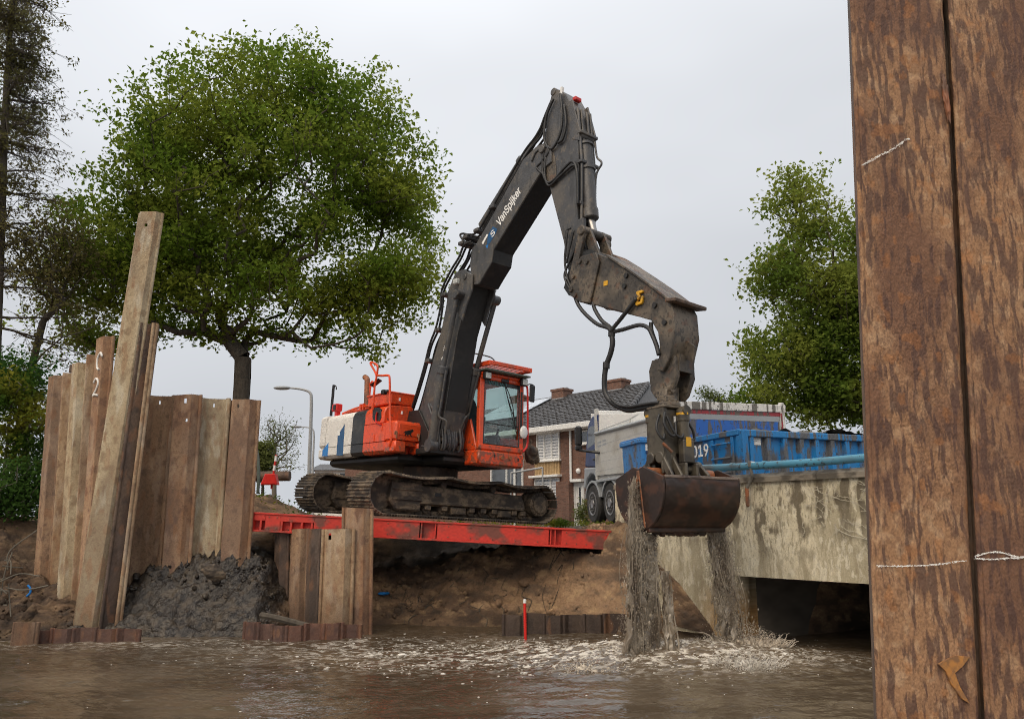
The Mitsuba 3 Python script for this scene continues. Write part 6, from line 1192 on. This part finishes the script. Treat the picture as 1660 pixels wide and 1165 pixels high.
for q in [(3.241,5.43),(7.229,5.675)]: h_(ho, 'downpipe', cyl((q[0], 0.08, 2.0), (q[0], 0.08, EZ - 0.25), 0.065, n=10), 'm_trim', 40)
dq = [(2.929,4.132),(2.424,2.1),(3.87,4.199),(3.016,2.1)]
d_ = h_(ho, 'door', cat([box(dq[1][0], dq[0][0], 0.0, 0.09, 2.05, dq[0][1], 0.01)]), 'm_trim')
for i, (za, zb) in enumerate(((2.9, 3.9), (2.2, 2.75))): h_(d_, 'pane', box(dq[1][0] + 0.17, dq[0][0] - 0.22, 0.09, 0.10, za, zb), 'm_windowpane')
h_(d_, 'handle', box(dq[0][0] - 0.17, dq[0][0] - 0.13, 0.09, 0.14, 2.95, 3.15), 'm_plastic_black'); h_(d_, 'frame', cat([box(dq[0][0], dq[0][0] + 0.09, 0.0, 0.14, 2.0, dq[0][1] + 0.1), box(dq[1][0] - 0.1, dq[0][0] + 0.1, 0.0, 0.4, dq[0][1] + 0.02, dq[0][1] + 0.16)]), 'm_trim')
h_(ho, 'brick_pier', box(dq[3][0] - 0.0, dq[2][0], 0.0, 0.5, 1.9, dq[2][1]), 'm_brick')
lq = [(2.714,4.698)][0]; h_(ho, 'wall_lamp', blob((lq[0], 0.12, lq[1]), (0.14, 0.1, 0.13), 0, 2), 'm_white_plastic', True)
rq_ = [(7.514,4.831),(5.272,5.013),(5.278,4.442)]
rl2 = thing('handrail', 'thin grey metal handrail before the brick house', 'railing')
a, b = [np.array(p) for p in [(-0.038,24,3.66),(0.947,24,3.831)]]; put(rl2, cat([tube([a, b], 0.03, 8), tube([b, [b[0], b[1], 2.0]], 0.025, 8), tube([a, [a[0], a[1], 2.0]], 0.025, 8)]), 'm_post_grey', True)
fh = thing('distant_house', 'small distant pale house glimpsed under the excavator body', 'house')
q = [np.array(p) for p in [(-17.585,75,7.539),(-14.248,75,7.836)]]
part(fh, 'wall', box(q[0][0] - 1.5, q[1][0] + 2, 75, 83, 1.5, q[0][2] - 0.3), 'm_white_paint', False); part(fh, 'roof', prism([(74.5, q[0][2] - 0.3), (83.5, q[0][2] - 0.3), (79, q[0][2] + 0.6)], q[0][0] - 2, q[1][0] + 2.4, 'x'), 'm_tile', False)
for k in range(5): w = part(fh, 'window', box(q[0][0] - 0.4 + k * 1.35, q[0][0] + 0.45 + k * 1.35, 74.95, 75.0, q[0][2] - 1.6, q[0][2] - 0.6), 'm_windowpane', False)
# lamp posts, marker, stuff at the back left
for lb, pts, r0 in (('tall grey street lamp with a curved arm, the nearer of two', [(-9.301,36,2.1),(-9.432,36,4.711),(-9.465,36,6.351),(-9.507,36,7.817),(-9.581,36,8.202),(-9.853,36,8.35),(-10.268,36,8.425),(-10.681,36,8.454)], 0.10), ('shorter grey street lamp with a curved arm, behind the nearer one', [(-13.972,55,2.1),(-14.168,55,6.088),(-14.186,55,7.71),(-14.209,55,8.462),(-14.316,55,8.795),(-14.633,55,8.928),(-15.257,55,8.973)], 0.09)):
    L = thing('street_lamp', lb, 'street lamp'); P = smoothpath(pts, 6); part(L, 'pole', tube(P, np.linspace(r0, r0 * 0.42, len(P)), 10), 'm_post_grey', True)
    hd_ = np.array(pts[-1]); part(L, 'head', xf(blob((0, 0, 0), (0.42, 0.17, 0.10), 0, 2), np.eye(3), hd_ - [0.25, 0, 0.0]), 'm_truck_grey', True)
mk = thing('marker_post', 'leaning red and white marker post with a red base left of the tracks', 'marker post')
a, b = [np.array(p) for p in [(-6.339,20.5,3.022),(-6.266,20.5,3.912)]]
part(mk, 'post', xf(box(-0.05, 0.05, -0.02, 0.02, 0, np.linalg.norm(b - a), 0.008), frame(a, b)[0], a), 'm_redplastic'); 
for k in range(3): c = a + (b - a) * (0.25 + 0.28 * k); part(mk, 'white_band', xf(box(-0.052, 0.052, -0.022, 0.022, 0, 0.14), frame(a, b)[0], c), 'm_white_plastic')
part(mk, 'base', cat([prism([(-0.22, 0), (0.22, 0), (0.15, 0.28), (-0.12, 0.28)], -0.12, 0.12, 'y', 0.02)]).apply_translation(a + [-0.03, -0.05, 0.1]), 'm_redplastic')
pp = thing('steel_pipe', 'dark steel pipe lying behind the left end of the platform', 'pipe'); a, b = [np.array(p) for p in [(-7.098,21.5,3.404),(-6.158,21.5,3.421)]]; put(pp, tube([a, b], 0.14, 14), 'm_rust_dark', 40)
cn = thing('conduit', 'green bent plastic pipe beside the right edge of the pile panel', 'pipe'); put(cn, hose([(-5.546,17,2.758),(-5.553,17,3.158),(-5.602,17,3.562),(-5.667,17,3.807)], 0.035), 'm_greygreen', True)
bs = thing('blue_strap', 'small blue strap loop on the left bank', 'strap'); put(bs, hose([(-8.429,13.9,0.885),(-8.373,13.9,0.947),(-8.383,13.9,1.019),(-8.432,13.9,1.071)], 0.018), 'm_lightblue_decal', True)
bs2 = thing('blue_scrap', 'scrap of blue plastic in the hollow below the platform', 'scrap'); a = np.array([(-2.564,16.2,1.926)][0]); put(bs2, xf(blob((0, 0, 0), (0.12, 0.1, 0.03), 0.4, 2, 3), np.eye(3), (a[0], 16.0, ground_h(np.array([[a[0]]]), np.array([[16.0]]))[0, 0] + 0.02)), 'm_lightblue_decal', True)

# ================================================================ TREES AND PLANTS
def frusta(A, B, ra, rb, n=6):
    d = B - A; L = np.linalg.norm(d, axis=1, keepdims=True) + 1e-9; d = d / L
    ref = np.where(np.abs(d[:, 2:]) < 0.9, [[0, 0, 1.0]], [[1.0, 0, 0]]); x = np.cross(ref, d); x /= np.linalg.norm(x, axis=1, keepdims=True); y = np.cross(d, x)
    th = np.arange(n) * 2 * np.pi / n; c, s = np.cos(th), np.sin(th)
    ring = x[:, None] * c[None, :, None] + y[:, None] * s[None, :, None]
    v = np.concatenate([A[:, None] + ring * ra[:, None, None], B[:, None] + ring * rb[:, None, None]], 1)
    j = np.arange(n); k = (j + 1) % n
    f = np.vstack([np.stack([j, k, n + k], 1), np.stack([j, n + k, n + j], 1)])
    f = f[None] + (np.arange(len(A)) * 2 * n)[:, None, None]
    return TM(v.reshape(-1, 3), f.reshape(-1, 3), process=False)

def leaf_mesh(C, size, rng, up=0.6, aspect=0.62):
    n = len(C); N = rng.normal(size=(n, 3)); N[:, 2] = np.abs(N[:, 2]) * 1.0 + up; N /= np.linalg.norm(N, axis=1, keepdims=True)
    D = rng.normal(size=(n, 3)); D -= N * (D * N).sum(1, keepdims=True); D /= np.linalg.norm(D, axis=1, keepdims=True) + 1e-9; S = np.cross(N, D)
    s = size * np.exp(rng.normal(0, 0.25, n))[:, None]
    v = np.stack([C - D * s * 0.5, C + S * s * aspect * 0.5 + N * s * 0.10 + D * s * 0.08, C + D * s * 0.5 - N * s * 0.12, C - S * s * aspect * 0.5 + N * s * 0.10 + D * s * 0.08], 1)
    f = np.array([[0, 1, 2], [0, 2, 3]])[None] + (np.arange(n) * 4)[:, None, None]
    return TM(v.reshape(-1, 3), f.reshape(-1, 3), process=False)

def grow(stem, tips, rng, r_tip, power=0.5, seg=0.55, wob=0.10, bias=0.45):
    stem = np.asarray(stem, float)
    nodes = [p for p in stem]; par = [-1] + list(range(len(stem) - 1)); plen = list(np.r_[0, np.cumsum(np.linalg.norm(np.diff(stem, axis=0), axis=1))])
    first = len(stem) // 3
    order = np.argsort(np.linalg.norm(tips - stem[-1] * 0.5 - stem[first] * 0.5, axis=1)); leafnode = []
    arr = np.zeros((60000, 3)); arr[:len(nodes)] = nodes; pl_ = np.zeros(60000); pl_[:len(plen)] = plen; n = len(nodes)
    ok = np.zeros(60000, bool); ok[first:n] = True
    for i in order:
        t = tips[i]; d = np.linalg.norm(arr[:n] - t, axis=1); rise = np.maximum(arr[:n, 2] - t[2] + 0.1, 0)
        c = d + bias * pl_[:n] * 0.35 + 0.9 * rise + (~ok[:n]) * 1e3; k = int(np.argmin(c))
        m = max(1, int(d[k] / seg)); a = arr[k]; prev = k
        sagv = np.array([0, 0, 1.0]) * 0.16 * d[k]
        for j in range(1, m + 1):
            u_ = j / m; p = a + (t - a) * u_ - sagv * 4 * u_ * (1 - u_) * 0.5 + (rng.normal(0, wob, 3) * seg if j < m else 0)
            arr[n] = p; par.append(prev); pl_[n] = pl_[prev] + np.linalg.norm(p - arr[prev]); ok[n] = True; prev = n; n += 1
        leafnode.append(prev)
    cnt = np.zeros(n)
    for k in leafnode: cnt[k] += 1
    for k in range(n - 1, 0, -1): cnt[par[k]] += cnt[k]
    r = r_tip * np.maximum(cnt, 1) ** power
    P = np.array(par); idx = np.arange(1, n)
    return arr[:n], P, r, idx

def tree(name, label, cat_, stem, lobes, n_tips, r_base, leaf, leafm, per, spread, rng, group=None, shell_bias=0.5, gap=0.36, up=0.5, barkm='m_bark', power=0.5):
    lobes = [(np.array(c), np.array(r)) for c, r in lobes]; vol = np.array([np.prod(r) for _, r in lobes]) ** 0.85; T = []
    while len(T) < n_tips:
        i = rng.choice(len(lobes), p=vol / vol.sum()); c, r = lobes[i]; d = rng.normal(size=3); d /= np.linalg.norm(d); p = c + d * r * rng.random() ** shell_bias * (0.92 + 0.16 * rng.random())
        if meshkit.fbm((p * 0.55)[None], 3, 3)[0] > gap: T.append(p)
    T = np.array(T)
    N, P, r, idx = grow(stem, T, rng, 1.0, power); r = r * (r_base / r[0]); r = np.maximum(r, 0.008)
    k = thing(name, label, cat_, group)
    part(k, 'trunk', frusta(N[P[idx]], N[idx], np.minimum(r[P[idx]], r[idx] * 1.5), r[idx], 6), barkm, True)
    C = np.repeat(T, per, 0); o = rng.normal(size=C.shape) * spread * [1, 1, 0.62]; C = C + o
    part(k, 'crown', leaf_mesh(C, leaf, rng, up), leafm, False)
    return k
rg = np.random.default_rng(21)
def L(px, rx_, rz__, ry_=None): return (px, (rx_, ry_ or rx_, rz__))
mp = [(-8.383,23,12.781),(-11.557,23,10.171),(-4.695,23,10.993),(-7.612,23,15.357),(-11.146,23,14.077),(-5.168,23,15.179),(-12.544,23,8.56),(-6.359,23,9.259),(-9.686,23,9.865),(-3.774,23,12.781),(-8.214,23,8.263),(-4.424,23,9.058)]
mr = [(4.4, 4.0, 4.2), (2.7, 3, 2.4), (2.3, 3, 2.6), (3.0, 3, 2.0), (2.0, 2.4, 1.7), (1.6, 2, 1.5), (1.7, 2, 1.2), (2.6, 3, 1.5), (2.6, 3, 1.8), (1.5, 2, 2.0), (1.7, 2.0, 0.7), (1.9, 2, 1.4)]
mp += [(-13.18,23,8.263),(-12.681,23,10.684),(-5.139,23,7.869),(-12.018,23,12.781),(-12.933,23,9.46),(-3.487,23,9.865)]; mr += [(1.6, 2, 1.2), (1.8, 2, 1.7), (1.5, 1.8, 0.9), (1.8, 2, 1.5), (1.5, 1.8, 1.3), (1.4, 1.6, 1.4)]
stem = [(-8.019,23,2.1),(-8.131,23,4.078),(-8.204,23,5.564),(-8.211,23,6.417),(-8.242,23,7.09)]
tree('maple_tree', 'big round green maple behind the sheet pile panel, left of the excavator', 'tree', stem, list(zip(mp, mr)), 1900, 0.25, 0.14, 'm_leaf_maple', 50, 0.29, rg, gap=0.42, up=0.3, shell_bias=0.40)
rp2 = [(10.768,25,9.664),(10.084,25,12.903),(9.357,25,7.629),(11.365,25,7.105),(12.936,25,11.43),(8.236,25,6.275),(12.25,25,8.799),(10.751,25,5.967),(8.933,25,10.32),(14.009,25,9.664)]
rr2 = [(2.3, 2.4, 2.6), (1.15, 1.4, 1.5), (1.7, 2, 1.3), (2.4, 2.4, 1.3), (1.3, 1.6, 2.6), (1.0, 1, 0.55), (2.2, 2.2, 2.8), (2.4, 2, 0.7), (1.0, 1.2, 0.8), (2, 2, 3)]
stem2 = [(11.976,25,2.1),(12.076,25,3.854),(12.018,25,5.457),(11.917,25,7.105),(11.793,25,8.799),(11.666,25,10.32)]
tree('broadleaf_tree', 'green leafy tree behind the blue skip, right of the excavator', 'tree', stem2, list(zip(rp2, rr2)), 1150, 0.25, 0.15, 'm_leaf_right', 50, 0.30, rg, gap=0.36, up=0.3, shell_bias=0.42)
# conifer at the left edge: drooping branches with thin foliage
cf = thing('conifer', 'tall thin dark conifer with drooping branches at the left edge', 'tree')
cs = np.array([(-12.593,19,2.1),(-13.041,19,5.904),(-13.377,19,9.191),(-13.738,19,12.721),(-13.965,19,15.351),(-14.198,19,18.329),(-14.444,19,21.486)]); part(cf, 'trunk', tube(smoothpath(cs, 6), np.linspace(0.15, 0.03, 37), 9), 'm_bark', True)
A, B, ra, rb, lc = [], [], [], [], []
sp2 = smoothpath(cs, 12)
for k in range(105):
    i = rg.integers(16, len(sp2) - 4); p = sp2[i]; zf = (p[2] - sp2[0][2]) / (sp2[-1][2] - sp2[0][2]); Lb = (2.9 - 2.0 * zf) * rg.uniform(0.45, 1.0) * (1.15 if p[2] < 8.2 else 0.72); a = rg.uniform(-1.9, 1.9); d = np.array([math.cos(a), math.sin(a), rg.uniform(-0.15, 0.35)]); q = p
    m = 7
    for j in range(m):
        u_ = j / m; nq = q + (d + np.array([0, 0, -0.45 * u_ + (0.5 * u_ ** 2)]) + rg.normal(0, 0.09, 3)) * Lb / m; A.append(q); B.append(nq); ra.append(0.030 * (1 - u_) + 0.006); rb.append(0.030 * (1 - (j + 1) / m) + 0.006)
        if j > 0:
            for t in range(5):
                tw = nq + rg.normal(0, 0.30, 3) * [1, 1, 0.8] + [0, 0, -0.10]; A.append(nq); B.append(tw); ra.append(0.007); rb.append(0.004)
                if rg.random() < (0.42 if p[2] > 5.0 else 0.5): lc.append(tw + rg.normal(0, 0.10, (13, 3)) * [1, 1, 0.7])
        q = nq
part(cf, 'branch', frusta(np.array(A), np.array(B), np.array(ra), np.array(rb), 5), 'm_bark', True, kind='stuff')
part(cf, 'crown', leaf_mesh(np.concatenate(lc), 0.085, rg, 0.2, 0.5), 'm_leaf_olive', False)
ob = [(-12.51,20,9.207),(-11.876,20,7.459),(-12.88,20,8.151),(-12.371,20,6.777)]
tree('olive_tree', 'olive brown leafy tree between the conifer and the big maple', 'tree', [(-12.408,20,2.1),(-12.69,20,4.462),(-12.777,20,6.104),(-12.624,20,7.459),(-12.55,20,8.852)], list(zip(ob, [(1.0, 1.2, 1.2), (1.0, 1.3, 0.6), (1.0, 1.2, 0.9), (1.0, 1.2, 0.5)])), 150, 0.09, 0.09, 'm_leaf_olive', 34, 0.24, rg, gap=0.42, up=0.2)
# shrubs on the left bank
for lb, c, r, n, m_, lf in (('yellow-green shrub at the left edge, above the darker ones', [(-11.182,17,4.799),(-10.627,17,4.245),(-11.187,17,3.834)], [(0.8, 0.8, 0.7), (0.45, 0.6, 0.5), (0.6, 0.7, 0.5)], 110, 'm_leaf_shrub', 0.09), ('dark green shrub at the foot of the left trees', [(-10.922,17,2.891),(-10.552,17,3.158),(-11.136,17,2.494),(-10.599,17,2.494)], [(0.8, 0.8, 0.55), (0.5, 0.7, 0.6), (0.8, 0.8, 0.4), (0.6, 0.6, 0.3)], 130, 'm_leaf_dark', 0.085), ('mid green shrub beside the leftmost sheet pile', [(-11.388,17.6,5.623),(-10.769,17.6,3.614),(-11.637,17.6,5.33)], [(0.7, 0.8, 0.5), (0.4, 0.6, 0.9), (0.8, 0.8, 0.5)], 110, 'm_leaf_dark', 0.08)):
    b0 = np.array(c[0]); b0 = np.array([b0[0], b0[1], 1.9]); st0 = [b0, b0 + [0.05, 0, 0.4], np.array(c[0]) - [0, 0, 0.2]] if c[0][2] > 2.7 else [b0 + [0, 0, -0.3], b0, b0 + [0.05, 0, 0.3]]
    tree('shrub', lb, 'shrub', st0, list(zip(c, r)), n, 0.05, lf, m_, 42, 0.17, rg, gap=0.2, barkm='m_twig_pale')
tree('bare_tree', 'pale half-bare tree in early leaf behind the panel, near the street lamps', 'tree', [(-13.303,44,2.1),(-13.538,44,5.186),(-13.559,44,6.588),(-13.415,44,7.652)], list(zip([(-13.286,44,7.296),(-13.771,44,6.588),(-12.782,44,6.588),(-12.637,44,5.36),(-13.362,44,5.71)], [(1.2, 1.2, 1.2), (0.9, 1, 1.0), (0.7, 1, 0.8), (0.8, 1, 0.5), (0.9, 1, 0.6)])), 240, 0.14, 0.10, 'm_leaf_pale', 7, 0.2, rg, gap=0.2, barkm='m_twig_pale')
tree('young_tree', 'light green young tree just right of the pile panel', 'tree', [(-10.813,34,2.1),(-10.895,34,3.682),(-10.913,34,4.754)], list(zip([(-11.059,34,5.296),(-10.85,34,4.619),(-11.166,34,4.485)], [(0.5, 0.6, 0.7), (0.45, 0.6, 0.6), (0.5, 0.6, 0.6)])), 130, 0.07, 0.13, 'm_leaf_pale', 40, 0.16, rg, gap=0.2)
tree('far_tree', 'pale green treetop showing over the roof end and the tailgate', 'tree', [(13.394,52,2.1),(13.817,52,8.241),(13.827,52,9.931)], list(zip([(13.325,52,10.785),(14.278,52,10.443),(15.202,52,10.357)], [(0.7, 0.8, 0.6), (1.0, 1, 0.5), (0.8, 0.8, 0.4)])), 110, 0.08, 0.15, 'm_leaf_pale', 12, 0.25, rg, gap=0.2, barkm='m_twig_pale')
tree('door_bush', 'thin green bush growing beside the white house door', 'bush', [(2.641,29,2.055),(2.647,29,2.368),(2.678,29,2.771)], list(zip([(2.601,29,2.368),(2.791,29,2.726)], [(0.3, 0.3, 0.4), (0.2, 0.3, 0.4)])), 45, 0.02, 0.07, 'm_leaf_pale', 26, 0.11, rg, gap=0.1)
tf = thing('grass_tuft', 'small green tuft of weeds right of the tracks', 'weeds', kind='stuff'); a = np.array([(1.179,20,2.146)][0]); put(tf, leaf_mesh(a + rg.normal(size=(500, 3)) * [0.16, 0.16, 0.05], 0.08, rg, 0.2, 0.4), 'm_leaf_shrub', False)
tf = thing('weed_fringe', 'weeds along the edge of the bank behind the platform', 'weeds', kind='stuff'); xs_ = rg.uniform(-9.5, 3, 1400); ys_ = rg.uniform(21.3, 24.5, 1400); put(tf, leaf_mesh(np.stack([xs_, ys_, ground_h(xs_, ys_) + rg.random(1400) * 0.16], -1), 0.10, rg, 0.1, 0.4), 'm_leaf_shrub', False)
db = thing('dry_branch', 'pale dry twigs sticking out of the left bank', 'branch'); ms = []
for k in range(16):
    a = np.array([(-8.7,13.7,1.065)][0]) + rg.normal(0, 0.14, 3); d = rg.normal(0, 0.5, 3) + [0.25, -0.15, 0.35]; ms.append(hose([a, a + d * 0.3 + rg.normal(0, 0.05, 3), a + d * 0.65 + rg.normal(0, 0.08, 3)], 0.011, 5, 4))
put(db, cat(ms), 'm_twig_pale', True)
